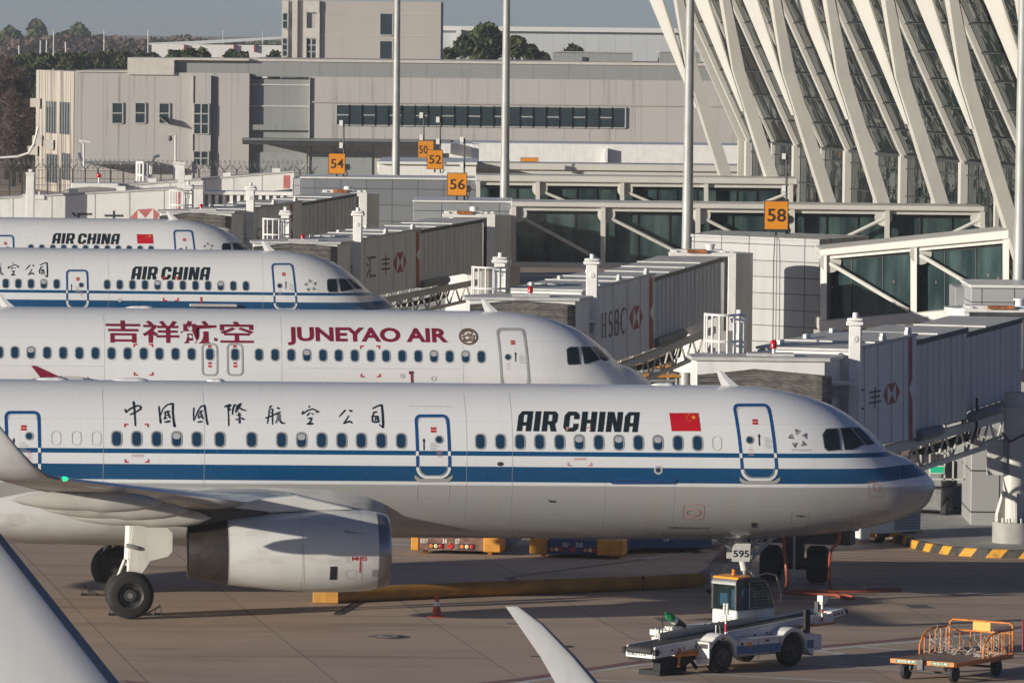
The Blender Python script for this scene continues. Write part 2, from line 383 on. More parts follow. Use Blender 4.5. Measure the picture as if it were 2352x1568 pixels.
def airliner(label, px, D, L, wd0, stripes, fence=False, yaw=YAW, frame=None, group=None):
    fr = frame or Frame(px, D, yaw, .0046, wd0+5.1); B = Body(L); lv = M['liv_blue'] if stripes else M['liv_white']
    t = bpy.data.objects.new('airliner', None); COL.objects.link(t); t.location = fr.loc; t.rotation_euler = fr.rot; ROOT[t] = fr.M
    tag(t, label, 'airliner', group)
    fb = MB(); N = 72
    ds = [.004+5.6*(i/26)**2.1 for i in range(27)] + [6.2+i*1.5 for i in range(int((L-13.5-6.2)/1.5)+1)]
    ds += [L-13.5+13.5*i/14 for i in range(15)]
    fb.loft([[Vector((-d, (-1 if math.cos(2*math.pi*k/N) >= 0 else 1)*abs(B.pt(d, 2*math.pi*k/N).y), B.pt(d, 2*math.pi*k/N).z)) for k in range(N)] for d in ds])
    return t, fr, B, fb, lv
def decal(mb, B, mesh, off=.006, mi=0, step=.1):
    vs, fs = cutmesh(mesh, step); mb.add([B.on(-x, z, off) for x, z in vs], fs, mi, True)
def part(t, name, B, meshes, mat, off=.007, label=None, step=.1):
    mb = MB(); mats = mat if isinstance(mat, list) else [mat]
    for m_ in meshes:
        me, mi = (m_ if isinstance(m_[1], int) else (m_, 0)); decal(mb, B, me, off, mi, step)
    return mb.build(name, mats, t, True, label=label)
def L2(fr, pts): return [(-fr.hit(x, y)[0], fr.hit(x, y)[1]) for x, y in pts]       # picture points -> (x, z) on the side
def boxfit(fr, mesh, x0, x1, y0, y1):
    a, b = L2(fr, [(x0, y1), (x1, y0)]); return fit(mesh, a[0], b[0], a[1], b[1])
def windows(t, fr, B, pxs, y, first=[None], shut=()):
    proto = None; z = WINZ
    for i, x in enumerate(pxs):
        d = fr.hit(x, y)[0]; wf = (.66 if i in shut else 0)
        if proto is None:
            o = rrect(-d-.15, -d+.15, z-.215, z+.215, .13); g = rrect(-d-.115, -d+.115, z-.18, z+.18, .10)
            mb = MB(); decal(mb, B, poly(o), .007, 0, .07); decal(mb, B, poly(g), .010, 1, .07)
            c = mb.build('window', [M['wframe'], M['wglass']], t, True); proto = (c, d)
        else:
            c = proto[0].copy(); COL.objects.link(c); c.location = (proto[1]-d, 0, 0)
        if wf:
            mb = MB(); decal(mb, B, poly(rrect(-d-.10, -d+.10, z-.0, z+.16, .07)), .013, 0, .07)
            s = mb.build('window_blind', M['shade'], c, True); s.location = (-c.location.x, 0, 0)
def door(t, fr, B, quad, blue=True, win=(.3,.56), zbot=None, lab=True, wd=.075, sill=True):
    q = L2(fr, quad) # top left, top right, bottom right, bottom left
    if zbot is not None: q[2] = (q[2][0], zbot); q[3] = (q[3][0], zbot)
    def mp(p):
        u, v = p; a = [(1-u)*q[0][i]+u*q[1][i] for i in (0, 1)]; b = [(1-u)*q[3][i]+u*q[2][i] for i in (0, 1)]
        return ((1-v)*b[0]+v*a[0], (1-v)*b[1]+v*a[1])
    W_, H_ = abs(q[1][0]-q[0][0]), abs(q[0][1]-q[3][1])
    pts = []
    for cx, cy, a0, r in ((1, 1, 0, .13), (0, 1, 90, .13), (0, 0, 180, .27), (1, 0, 270, .27)):
        rx, ry = r/W_, r/H_; ox = cx-rx if cx else rx; oy = cy-ry if cy else ry
        for i in range(7): a = R(a0+15*i); pts.append((ox+rx*math.cos(a), oy+ry*math.sin(a)))
    full = []
    for i in range(len(pts)):
        a, b = pts[i-1], pts[i]; n = max(1, int(abs(b[1]-a[1])*H_/.06))
        full += [mp((a[0]+(b[0]-a[0])*k/n, a[1]+(b[1]-a[1])*k/n)) for k in range(1, n+1)]
    vs, fs = ring(full, wd); mb = MB()
    for f in fs:
        zc = sum(vs[i][1] for i in f)/4; mi = 0
        if blue and (STR[0] < zc < STR[1] or zc < STR[3]-.02): mi = 1
        mb.add([B.on(-vs[i][0], vs[i][1], .009) for i in f], [(0,1,2,3)], mi, True)
    inner = [mp((.5+(p[0]-.5)*.87, .5+(p[1]-.5)*.94)) for p in pts]
    sv, sf = ring(inner, .012); mb.add([B.on(-x, z, .007) for x, z in sv], sf, 2, True)
    if lab:
        for dy in (0, .075): # red door plates
            c = mp((.53, .80)); decal(mb, B, poly([(c[0]-.07, c[1]-.03-dy), (c[0]+.07, c[1]-.03-dy), (c[0]+.07, c[1]+.03-dy), (c[0]-.07, c[1]+.03-dy)]), .008, 3)
        c = mp((1-win[0]-.10 if win[0] > .5 else .57, .53)); decal(mb, B, ribbon([(c[0], c[1]-.13), (c[0], c[1]+.13)], .03), .008, 4); decal(mb, B, poly([(c[0]-.035, c[1]+.1), (c[0]+.035, c[1]+.1), (c[0], c[1]+.19)]), .009, 4)
        for k in range(6):
            c2 = mp((.72 if win[0] < .5 else .40, .56-.025*k)); decal(mb, B, poly([(c2[0], c2[1]), (c2[0]+.13+.05*(k % 3), c2[1]), (c2[0]+.13+.05*(k % 3), c2[1]+.014), (c2[0], c2[1]+.014)]), .008, 5)
            c2 = mp((win[0], .44-.022*k)); hw = .03+.025*(k % 3); decal(mb, B, poly([(c2[0]-hw, c2[1]), (c2[0]+hw, c2[1]), (c2[0]+hw, c2[1]+.012), (c2[0]-hw, c2[1]+.012)]), .008, 6)
    o = mb.build('door', [M['blue'] if blue else M['wframe'], M['plane_white'], M['seam'], M['red'], M['ink'], M['wframe'], M['pinkmark']], t, True)
    c = mp(win); mb = MB(); decal(mb, B, poly(circ(c[0], c[1], .115)), .008, 0, .06); decal(mb, B, poly(circ(c[0], c[1], .085)), .011, 1, .06)
    mb.build('door_window', [M['wframe'], M['wglass']], o, True)
    if sill:
        a, b = mp((-.09, 0)), mp((1.09, 0)); mb = MB()
        decal(mb, B, poly([(a[0], a[1]+.07), (a[0]+.16, a[1]-.03), (b[0]-.16, b[1]-.03), (b[0], b[1]+.07), (b[0], b[1]-.02), (b[0]-.1, b[1]-.12), (a[0]+.1, a[1]-.12), (a[0], a[1]-.02)]), .012)
        mb.build('door_sill', M['wframe'], t, True)
M['pinkmark'] = pm('faded_red_mark', (.55,.3,.29), .5, var=.1)
def cockpit(t, fr, B, ps):
    for pts in ps:
        q = L2(fr, pts); mb = MB(); cx = sum(p[0] for p in q)/len(q); cz = sum(p[1] for p in q)/len(q)
        big = [(cx+(p[0]-cx)*1.10, cz+(p[1]-cz)*1.07) for p in q]
        decal(mb, B, poly(big), .006, 0, .08); decal(mb, B, poly(q), .012, 1, .08)
        mb.build('cockpit_window', [M['wframe'], M['cglass']], t, True)
def corner_marks(fb, B, fr, x0, x1, y0, y1, mi):
    for x, sx in ((x0, 1), (x1, -1)):
        for y, sy in ((y0, 1), (y1, -1)):
            for q in ([(x, y), (x+9*sx, y), (x+9*sx, y+3*sy), (x, y+3*sy)], [(x, y+3*sy), (x+3*sx, y+3*sy), (x+3*sx, y+8*sy), (x, y+8*sy)]): decal(fb, B, poly(L2(fr, q)), .008, mi)
def antenna(t, fr, B, px, top=True, h=.42):
    d = fr.hit(px, 900, 0)[0]; z = B.sec(d)[0]; mb = MB(); mb.loft([[Vector((-d+x*s+dx, y*s, z-.03+zz)) for x, y in ((-.22,0),(0,.03),(.22,0),(0,-.03))] for zz, s, dx in ((0,1.1,-.05),(h*.5,.7,-.22),(h,.38,-.36))], smooth=False)
    return mb.build('antenna', M['plane_white'], t, True)
def seams(fb, B, fr, xs, mi, z0=None, z1=None, wd=.008):
    for x in xs:
        d = fr.hit(x, 1000)[0]; zt, zb, _ = B.sec(d); a = z0 or zb+.25; b = z1 or zt-.2
        decal(fb, B, ribbon([(-d, a), (-d, b)], wd), .004, mi)
def wings(t, fr, wd, fence, sides=(-1, 1), engines=True, wk=1.0):
    for sd in sides:
        def LE(s): return Vector((-(wd+.53*(s-1.9)), sd*s, 2.72+.112*(s-1.9)+.0009*(s-1.9)**2))
        def CH_(s): return 6.4-(6.4-4.0)*(s-1.9)/4.5 if s < 6.4 else 4.0-2.4*(s-6.4)/9.6
        rings = [airfoil(LE(s), CH_(s), .145 if s < 3 else .12-.002*(s-3), Vector((0,0,1))) for s in (1.0,1.9,4,6.4,9,12,14.5,15.9)]
        mb = MB(); n = len(rings[0]); b0 = len(mb.v)
        mb.loft(rings)
        for k, f in enumerate(mb.f):
            if len(f) == 4:
                j = k % n; mb.m[k] = 2 if j in (7, 8, 9, 10) else (1 if j >= 9 else 0)
        wo = mb.build('wing', [M['plane_grey'], M['under'], M['lelip']], t, True)
        if not fence:
            tp = [(15.9,4.42,0,1.6,0),(16.3,4.52,.3,1.45,25),(16.62,4.80,.66,1.25,55),(16.80,5.2,1.05,1.03,75),(16.93,5.75,1.5,.8,80),(17.02,6.25,1.98,.58,80),(17.06,6.52,2.35,.3,80)]
            z0 = LE(15.9).z-4.42; d0 = -LE(15.9).x; rs = []
            for s, z, dd, c, cant in tp: rs.append(airfoil(Vector((-(d0+dd*(1+.12*(1-wk))), sd*s, z+z0)), c*(wk if z > 5 else 1), .10, Vector((0, -sd*math.sin(R(cant)), math.cos(R(cant))))))
            m2 = MB(); m2.loft(rs)
            for k, f in enumerate(m2.f):
                if len(f) == 4 and k % n in ((7, 8, 9, 10) if sd > 0 else (8, 9)): m2.m[k] = 1
            
            for q in (3, 4, 5):
                a = rs[q][0]; m2.tube([a, a+Vector((-.16, 0, .01))], .006, 5, 2)
            m2.build('winglet', [M['winglet'], M['ledge'], M['black']], wo, True)
        else:
            q = LE(15.9); q = q+Vector((-.5,0,0)); a = [Vector((q.x-.1, q.y, q.z)), Vector((q.x-.98, q.y, q.z+.40)), Vector((q.x-1.14, q.y, q.z+.40)), Vector((q.x-.82, q.y, q.z)), Vector((q.x-.95, q.y, q.z-.5)), Vector((q.x-.65, q.y, q.z-.5))]
            m2 = MB(); m2.prism(a, (0, .06*sd, 0)); m2.build('wingtip_fence', M['maroon'], wo, True, bevel=.01)
        for s, dz_ in ((12.3, 0), (9.3, .04), (6.6, .10)):
            m2 = MB(); te = -LE(s).x+CH_(s); canoe(m2, te-3.3, te+.45, sd*s, LE(s).z-.34-dz_, LE(s).z-.30-dz_, .17, .27); m2.build('flap_fairing', M['under'], wo, True)
        q = LE(15.7); m2 = MB(); m2.lathe(q+Vector((.02, 0, .02)), (-1, 0, 0), [(-.07,.01),(-.03,.05),(.05,.06),(.12,.01)], 10); m2.build('navigation_light', M['white'] if fence else (M['navgreen'] if sd < 0 else M['red']), wo, True)
        if not engines: continue
        # engine under the wing
        e0 = wd-1.54; ey = sd*5.75; ez = 1.95; o = Vector((-e0, ey, ez)); ax = Vector((-1, 0, -.012))
        m2 = MB(); m2.lathe(o, ax, [(.34,1.005),(.6,1.045),(1.2,1.075),(2.0,1.07),(3.0,1.0),(3.7,.925),(4.2,.87)], 56)
        m2.lathe(o, ax, [(2.32,1.068),(2.34,1.068)], 56, 1); m2.lathe(o, ax, [(.78,1.058),(.795,1.058)], 56, 1); m2.lathe(o, ax, [(4.18,.873),(4.21,.873)], 56, 1)
        yb = ey-sd*0; 
        def cw(x, zz, off=.008):   # point on the outboard cowl side
            r = np.interp(x, [.34,.6,1.2,2,3,3.7,4.2], [1.005,1.045,1.075,1.07,1.0,.925,.87])+off; zz = max(-r*.99, min(r*.99, zz)); return o+ax*x+Vector((0, sd*math.sqrt(r*r-zz*zz), zz))
        def cd_(mesh, mi):
            vs, fs = cutmesh(mesh, .12); m2.add([cw(x, z) for x, z in vs], fs, mi, True)
        cd_(poly([(1.42,-.32),(1.60,-.32),(1.60,-.68),(1.42,-.68)]), 2)                       # vent grille
        cd_(ribbon([(.83,-.07),(.83,-.5)], .03), 3); cd_(ring(circ(.73,-.12,.055,14), .018), 3); cd_(ribbon([(.69,-.16),(.77,-.08)], .018), 3)
        cd_(poly([(1.05,-.18),(.97,-.12),(1.05,-.06)]), 3); cd_(poly([(.95,-.07),(.90,-.08),(.87,-.12),(.90,-.16),(.95,-.17)]), 3); cd_(ribbon([(.99,-.12),(.91,-.12)], .03), 4)
        for k in range(5): cd_(ribbon([(1.12,-.08-.03*k),(1.24-.03*(k % 2),-.08-.03*k)], .012), 1)
        cd_(poly([(.5,-.42),(.35,-.42),(.35,-.62),(.5,-.60)]), 5)
        cd_(poly([(1.25,.62),(.62,.50),(1.22,.52)]), 5); cd_(ring(rrect(.95,1.2,-.64,-.42,.04), .01), 1)
        en = m2.build('engine', [M['cowl'], M['seam'], M['black'], M['red'], M['ink'], M['wframe']], t, True)
        m3 = MB(); m3.lathe(o, ax, [(.34,1.006),(.2,.985),(.08,.945),(.02,.90),(0,.865),(.03,.835),(.12,.81),(.35,.80)], 56); m3.build('intake_lip', M['lip'], en, True)
        m3 = MB(); m3.lathe(o, ax, [(.35,.80),(1.0,.79)], 40); m3.lathe(o, ax, [(1.0,.8),(1.0,.2)], 24); m3.lathe(o, ax, [(.75,.01),(.85,.12),(1.0,.2)], 20); m3.build('fan', M['dsteel'], en, True)
        m3 = MB(); m3.lathe(o, ax, [(4.2,.862),(4.7,.78),(5.22,.665),(5.2,.64),(4.4,.70)], 48); m3.lathe(o, ax, [(4.4,.70),(4.4,.05)], 24, 1); m3.build('exhaust_nozzle', [M['exhaust'], M['black']], en, True)
        m3 = MB()  # strake
        # pylon between cowl and wing
        pw = .24; le = LE(5.75)
        def pz(dd, z): return Vector((-dd, ey-pw, z))
        m3.prism([pz(e0+1.1, ez+1.12), pz(e0+.95, ez+1.07), pz(e0+2.2, ez+1.02), pz(e0+3.1, ez+.98), pz(e0+3.4, ez+1.02), pz(e0+4.3, le.z-.1), pz(e0+3.2, le.z+.12), pz(e0+2.4, ez+1.42)], (0, 2*pw, 0))
        py = m3.build('pylon', M['cowl'], t, True, bevel=.05)
        m3 = MB(); m3.prism([pz(e0+3.05, ez+1.0), pz(e0+3.3, ez+.92), pz(e0+4.2, ez+.74), pz(e0+5.1, ez+.58), pz(e0+6.0, ez+.62), pz(e0+7.0, le.z-.32), pz(e0+5.6, le.z-.22), pz(e0+4.25, le.z-.10), pz(e0+3.4, ez+1.03)], (0, 2*pw, 0))
        m3.build('heat_shield', M['hshield'], py, True, bevel=.03)
M['cowl'] = pm('engine_cowl', (.62,.62,.60), .3, var=.05, scale=1, dirt=(.34,.30,.25), damt=.4, dsc=(.7,2,2), coat=.3)
M['lelip'] = pm('leading_edge_metal', (.66,.68,.70), .25, .5, var=.05)
M['hshield'] = pm('pylon_heat_shield', (.075,.068,.06), .45, .3, var=.3, scale=1.5)
M['winglet'] = pm('winglet_paint', (.66,.66,.65), .3, var=.04, dirt=(.42,.38,.32), damt=.3); M['gearwhite'] = pm('gear_door_paint', (.62,.61,.57), .4, var=.06, dirt=(.3,.26,.2), damt=.4)
def belly(t, wd):
    mb = MB(); rings = []
    for dd, hz, w_, zc in ((-1.15,.02,.1,2.72),(-1.1,.28,1.5,2.72),(-.9,.52,1.74,2.72),(-.4,.74,1.95,2.7),(.6,.93,2.14,2.66),(2,1.0,2.24,2.62),(6.5,1.0,2.24,2.6),(8.5,.9,2.1,2.55),(10.2,.6,1.7,2.5),(11.6,.2,1.2,2.5)):
        rings.append([Vector((-(wd+dd), w_*math.copysign(abs(math.cos(a))**.8, math.cos(a)), zc+hz*math.copysign(abs(math.sin(a))**.8, math.sin(a)))) for a in [2*math.pi*k/40 for k in range(40)]])
    mb.loft(rings); mb.build('belly_fairing', M['plane_grey'], t, True)
def gear(t, d, full=True):
    for sd in (-1, 1):
        y = sd*3.8; mb = MB(); mb.tube([(-d+.05, y+sd*-.25, 2.75), (-d, y, 1.5)], .15, 12); mb.tube([(-d, y, 1.6), (-d, y, .62)], .085, 12, 1)
        mb.tube([(-d, y-.62, .62), (-d, y+.62, .62)], .075, 10, 1); mb.tube([(-d-.1, y, 1.35), (-d+1.1, y-sd*.4, 2.5)], .06, 8); mb.tube([(-d-.12, y, 1.5), (-d-.3, y, 1.05), (-d-.08, y, .7)], .05, 8)
        for k in range(3): mb.tube([(-d+.13-.04*k, y-.1+.1*k, 2.3), (-d+.12, y-.08+.06*k, 1.4), (-d+.1, y-.1+.1*k, .7)], .014, 6, 2)
        g = mb.build('landing_gear', [M['gearwhite'], M['steel'], M['black']], t, True)
        for q in (-.46, .46): wheel(g, -d, y+q, 0.62, .62, .42)
        mb = MB(); yo = y+sd*.42   # leg door
        mb.prism([(-d+.25, yo, 2.85), (-d+.40, yo, 2.4), (-d+.95, yo+sd*.02, 2.4), (-d+1.1, yo+sd*.02, 2.25), (-d+1.1, yo+sd*.02, 1.75), (-d+.98, yo+sd*.02, 1.62), (-d+.52, yo+sd*.02, 1.5), (-d+.30, yo+sd*.02, 1.15), (-d-.06, yo+sd*.02, 1.2), (-d, yo+sd*.01, 1.9), (-d+.07, yo, 2.85)][::1], (0, -sd*.05, 0))
        mb.tube([(-d-.12, yo+sd*.04, 1.92), (-d+.2, yo+sd*.04, 1.84)], .06, 8, 1)
        mb.build('gear_door', [M['gearwhite'], M['grey']], g, True, bevel=.01)
def nose_gear(t, fr, B, d=5.07, number=None, steer=0):
    mb = MB(); mb.tube([(-d-.25, 0, 2.1), (-d, 0, 1.0)], .1, 12); mb.tube([(-d, 0, 1.1), (-d+.05, 0, .38)], .065, 12, 1)
    mb.tube([(-d+.05, -.32, .38), (-d+.05, .32, .38)], .05, 10, 1); mb.tube([(-d-.3, 0, 1.95), (-d-1.0, 0, 2.05)], .05, 8); mb.tube([(-d+.1, 0, 1.25), (-d-.95, 0, 2.0)], .05, 8, 1)
    mb.tube([(-d+.12, 0, 1.0), (-d+.36, 0, .75), (-d+.1, 0, .5)], .04, 8); mb.lathe((-d+.1, -.14, 1.35), (1, 0, 0), [(0,.07),(.1,.08),(.11,.01)], 12, 1); mb.lathe((-d+.1, .14, 1.35), (1, 0, 0), [(0,.07),(.1,.08),(.11,.01)], 12, 1)
    mb.tube([(-d-.5, -.02, .55), (-d+.2, -.02, .6)], .07, 10)
    for k in range(4): mb.tube([(-d+.1, -.1+.06*k, 1.9), (-d+.17, -.12+.07*k, 1.3), (-d+.12, -.05+.03*k, .7)], .014, 6, 2)
    g = mb.build('nose_gear', [M['gearwhite'], M['steel'], M['black']], t, True)
    for q in (-.25, .25): wheel(g, -d+.05, q, .38, .38, .22)
    for sd in (-1, 1):
        mb = MB(); y = sd*.5; mb.prism([(-d-.42, y, 1.27), (-d+.06, y, 1.27), (-d+.08, y, 1.76), (-d-.32, y, 1.76), (-d-.41, y, 1.66)], (0, .03, 0))
        o = mb.build('nose_gear_door', M['gearwhite'], t, True)
        if number and sd < 0:
            m_ = fit(text_mesh(number, .02), -d-.39, -d+.04, 1.39, 1.58); mb = MB(); mb.add([(x, y-.006, z) for x, z in m_[0]], m_[1]); mb.build('lettering', M['ink'], o, True)
def tail(t, L):
    mb = MB(); mb.loft([airfoil(Vector((-(L-7.6+dd), 0, z)), c, .1, Vector((0, 1, 0))) for dd, z, c in ((0,5.5,6.0),(.9,6.5,5.3),(5.0,11.6,2.2))])
    n = len(airfoil(Vector((0,0,0)), 1, .1, Vector((0,1,0))))
    for k, f in enumerate(mb.f):
        if len(f) == 4 and k % n in (8, 9): mb.m[k] = 1
    fo = mb.build('tail_fin', [M['plane_white'], M['ledge']], t, True)
    for sd in (-1, 1):
        mb = MB(); mb.loft([airfoil(Vector((-(L-5.6+dd), sd*s, z)), c, .09, Vector((0, 0, 1))) for dd, s, z, c in ((0,.4,4.9,3.9),(3.6,6.2,5.5,1.4))]); mb.build('tailplane', M['plane_grey'], t, True)
# ---------------------------------------------------------------- the front airliner
GLY = {
'zhong': (288,327,924,981,[[(58,130,14),(70,165,22)],[(72,155,8),(100,132,14),(140,112,14),(180,100,14),(205,112,16),(200,130,16),(170,150,12),(100,182,14)],[(138,62,20),(142,120,16),(145,200,14),(147,285,14)]]),
'guo': (366,403,929,983,[[(375,105,14),(380,180,14),(386,260,20)],[(385,190,8),(410,130,8),(450,95,10),(500,85,18),(495,160,16),(500,240,18),(508,292,26)],[(415,165,8),(470,150,14)],[(430,150,10),(425,200,10),(415,225,8)],[(440,190,10),(465,180,10)],[(450,145,12),(455,185,12),(470,215,14)],[(410,225,8),(440,205,10)],[(418,250,14),(468,238,18)]]),
'guo2': (445,479,933,978,[[(705,115,12),(698,180,12),(700,238,12)],[(705,225,8),(735,150,8),(765,110,10),(800,98,16),(805,150,14),(812,230,16),(820,272,18)],[(740,155,8),(785,145,12)],[(745,160,10),(735,215,8)],[(760,150,12),(768,190,12),(782,220,14)],[(735,215,8),(775,185,10)],[(728,250,10),(772,240,16)]]),
'ji': (517,568,929,981,[[(990,120,16),(1040,100,14),(1050,105,14),(1020,135,10),(1045,140,12),(1020,155,10)],[(1022,110,12),(1024,200,10),(1022,290,12)],[(1085,95,14),(1065,140,12),(1058,190,10)],[(1085,100,8),(1110,110,10),(1085,160,8)],[(1095,125,8),(1140,90,16),(1110,140,10),(1085,175,8)],[(1115,120,8),(1150,145,14),(1182,152,12)],[(1095,195,8),(1135,185,10)],[(1118,165,12),(1120,220,12),(1118,268,14)],[(1085,235,12),(1105,225,10)],[(1135,215,10),(1158,232,18)]]),
'hang': (610,655,933,978,[[(160,98,14),(135,125,12)],[(135,130,10),(125,200,10),(108,268,10)],[(140,135,8),(165,130,12),(160,200,10),(158,278,10)],[(92,218,14),(150,195,12),(240,155,8)],[(140,160,8),(150,172,8)],[(210,120,16),(230,130,16)],[(180,185,8),(235,160,12)],[(215,180,10),(205,225,10),(188,265,10)],[(210,185,8),(230,180,10),(225,235,12),(245,262,16),(270,262,14)]]),
'kong': (695,736,934,976,[[(510,100,12),(518,115,14)],[(455,145,10),(442,178,16)],[(450,172,10),(500,140,10),(545,128,12),(600,155,14),(570,160,6)],[(515,160,10),(485,190,10)],[(530,165,10),(548,180,10)],[(490,215,10),(530,208,14),(515,240,10),(500,255,8)],[(482,262,18),(540,258,20)]]),
'gong': (779,813,943,976,[[(850,135,14),(820,165,14),(780,203,4)],[(885,138,18),(912,150,18)],[(880,185,8),(850,230,10),(820,268,10)],[(822,266,8),(860,250,12),(890,242,14),(905,262,12)],[(870,235,10),(890,255,14)]]),
'si': (856,883,932,985,[[(1098,130,14),(1150,105,12),(1190,95,18),(1192,180,20),(1190,300,22)],[(1190,300,16),(1150,265,8)],[(1100,165,14),(1140,155,14)],[(1110,165,10),(1090,205,12),(1092,250,14)],[(1090,200,8),(1140,195,16),(1148,245,16),(1100,250,14)],[(1125,200,10),(1115,240,10)]])}
def brush(t, fr, B, key, box=None): # one brush written character laid on the side
    *b0, st = GLY[key]; box = box or b0; xs = [p[0] for l in st for p in l]; ys = [p[1] for l in st for p in l]; x0, x1, y0, y1 = min(xs)-4, max(xs)+4, min(ys)-4, max(ys)+4; sx, sy = (box[1]-box[0])/(x1-x0), (box[3]-box[2])/(y1-y0); mb = MB(); k_ = fr.loc.y/F
    for i, l in enumerate(st):
        pts = [L2(fr, [(box[0]+(p[0]-x0)*sx, box[2]+(p[1]-y0)*sy)])[0] for p in l]; w = [p[2]*sy*k_*.95 for p in l]
        dense, wd = [], []
        for j in range(len(pts)-1):
            for q in range(4): u = q/4; dense.append((pts[j][0]+(pts[j+1][0]-pts[j][0])*u, pts[j][1]+(pts[j+1][1]-pts[j][1])*u)); wd.append(w[j]+(w[j+1]-w[j])*u)
        dense.append(pts[-1]); wd.append(w[-1]); a, b = dense[0], dense[1]; wd[0] *= .6; wd[-1] *= .6
        vs, fs = ribbon(dense, wd); mb.add([B.on(-x, z, .008+.0012*i) for x, z in vs], fs, 0, True)
    mb.build('lettering', M['ink'], t, True, label='dark brush written character')
t, fr, B, fb, lv = airliner('striped white airliner nearest in the row, row of written characters along its side', 2144, 173, 44.5, 16.9, True, frame=F1, group='airliners parked at the gates')
A1 = t
seams(fb, B, fr, (238, 470, 1073, 1178), 1); seams(fb, B, fr, (1392, 1552), 1, ZB+.25, STR[2])
for x in (129, 176, 222, 1648): decal(fb, B, ring(rrect(*[v for v in (-fr.hit(x, 1008)[0]-.12, -fr.hit(x, 1008)[0]+.12, WINZ-.18, WINZ+.18)], .11), .014), .006, 1)
corner_marks(fb, B, fr, 286, 342, 974, 1062, 2); corner_marks(fb, B, fr, 1303, 1359, 982, 1070, 3)
decal(fb, B, ring(L2(fr, rrect(958, 1032, 1113, 1153, 6)), .012), .006, 1); decal(fb, B, ribbon(L2(fr, [(943, 936), (1045, 937)]), .012), .006, 1)
decal(fb, B, ring(L2(fr, rrect(1572, 1620, 1160, 1195, 6)), .016), .006, 3); decal(fb, B, ring(L2(fr, circ(1596, 1179, 16, 18, 8)), .03), .007, 3)
decal(fb, B, ring(L2(fr, rrect(1999, 2032, 1108, 1143, 4)), .014), .006, 3); decal(fb, B, ring(L2(fr, rrect(2009, 2023, 1114, 1130, 1)), .02), .007, 3)
decal(fb, B, poly(L2(fr, circ(1149, 1065, 7, 14, 5))), .008, 4); decal(fb, B, ring(L2(fr, circ(1512, 1079, 8)), .05), .008, 1); decal(fb, B, poly(L2(fr, circ(1512, 1079, 3))), .009, 4)
decal(fb, B, poly(L2(fr, rrect(1403, 1553, 1098, 1111, 5))), .02, 5); decal(fb, B, ribbon(L2(fr, [(1406, 1104), (1550, 1106)]), .02), .024, 4)
decal(fb, B, ring(L2(fr, rrect(1820, 1860, 1175, 1213, 6)), .012), .006, 1); decal(fb, B, poly(L2(fr, [(1734, 1204), (1746, 1204), (1744, 1216), (1736, 1215)])), .008, 4)
decal(fb, B, poly(L2(fr, [(1260, 1149), (1277, 1150), (1277, 1154), (1266, 1154)])), .012, 4); decal(fb, B, poly(L2(fr, [(1834, 1185), (1852, 1186), (1850, 1189), (1836, 1188)])), .012, 4)
decal(fb, B, ribbon(L2(fr, [(1075, 1192), (1345, 1194)]), .01), .005, 1); decal(fb, B, ribbon(L2(fr, [(1576, 1158), (1700, 1160), (1860, 1158), (2000, 1150)]), .01), .005, 1)
decal(fb, B, ribbon(L2(fr, [(2065, 1190), (2076, 1130), (2082, 1056)]), .012), .006, 1)
for k in range(3): decal(fb, B, poly(L2(fr, [(302, 1043.5+2*k), (330, 1043.5+2*k), (330, 1044.4+2*k), (302, 1044.4+2*k)])), .008, 3); decal(fb, B, poly(L2(fr, [(1318, 1051+2*k), (1346, 1051+2*k), (1346, 1052+2*k), (1318, 1052+2*k)])), .008, 3)
fb.build('fuselage', [lv, M['seam'], M['red'], M['pinkmark'], M['dsteel'], M['blue']], t, True)
windows(t, fr, B, [268,314,360,406,452,505,578,647,693,739,785,830,876,922,1104,1150,1195,1240,1286,1331,1376,1422,1467,1512,1558,1603], 1012, shut=(3, 8, 19, 21, 23))
door(t, fr, B, [(14,949),(90,949),(91,1104),(17,1104)], win=(.69,.66)); door(t, fr, B, [(958,957),(1031,957),(1033,1096),(959,1096)], win=(.69,.62))
door(t, fr, B, [(1694,934),(1774,934),(1785,1101),(1706,1101)], win=(.30,.54))
cw = [[(1895,1000),(1905,988),(1929,987),(1933,991),(1934,1034),(1904,1036),(1897,1029)], [(1940,987),(1965,987.5),(1994,1024),(1964,1034),(1945,1034)], [(1970,987),(1990,988.5),(2003,1000),(2023,1024),(2005,1026),(1999,1024)]]
cockpit(t, fr, B, cw)
part(t, 'lettering', B, [boxfit(fr, block_text('AIR CHINA'), 1188, 1475, 949, 991)], M['ink'], label='AIR CHINA in bold slanted dark capitals')
for k in GLY: brush(t, fr, B, k)
part(t, 'lettering', B, [boxfit(fr, text_mesh('STAR ALLIANCE', 0), 1819, 1864, 1032, 1036)], M['wframe'], label='small grey STAR ALLIANCE')
part(t, 'lettering', B, [boxfit(fr, text_mesh('RVSM Qualified Aircraft', .004, .15), 1545, 1640, 1214.5, 1219.5)], M['ink'], label='small dark line RVSM Qualified Aircraft')
def flag(t, fr, B, x0, x1, y0, y1):
    w_, h_ = x1-x0, y1-y0; q = L2(fr, [(x0, y0), (x1-2*w_/70, y0), (x1, y1), (x0+2*w_/70, y1)])
    mb = MB(); decal(mb, B, poly(q), .008, 0)
    for cx, cy, r in ((.80,.24,.15),(.66,.08,.05),(.57,.18,.05),(.57,.33,.05),(.66,.44,.05)):
        p = L2(fr, [(x0+cx*w_, y0+cy*h_)])[0]; decal(mb, B, poly(star(p[0], p[1], r*h_/F*fr.loc.y)), .011, 1)
    mb.build('flag', [M['flagred'], M['yellow']], t, True, label='red flag with five yellow stars')
flag(t, fr, B, 1543, 1612, 951, 991)
M['chrome_d'] = pm('emblem_grey', (.16,.16,.16), .4, var=.2); M['chrome_l'] = pm('emblem_light', (.42,.42,.41), .4, var=.1)
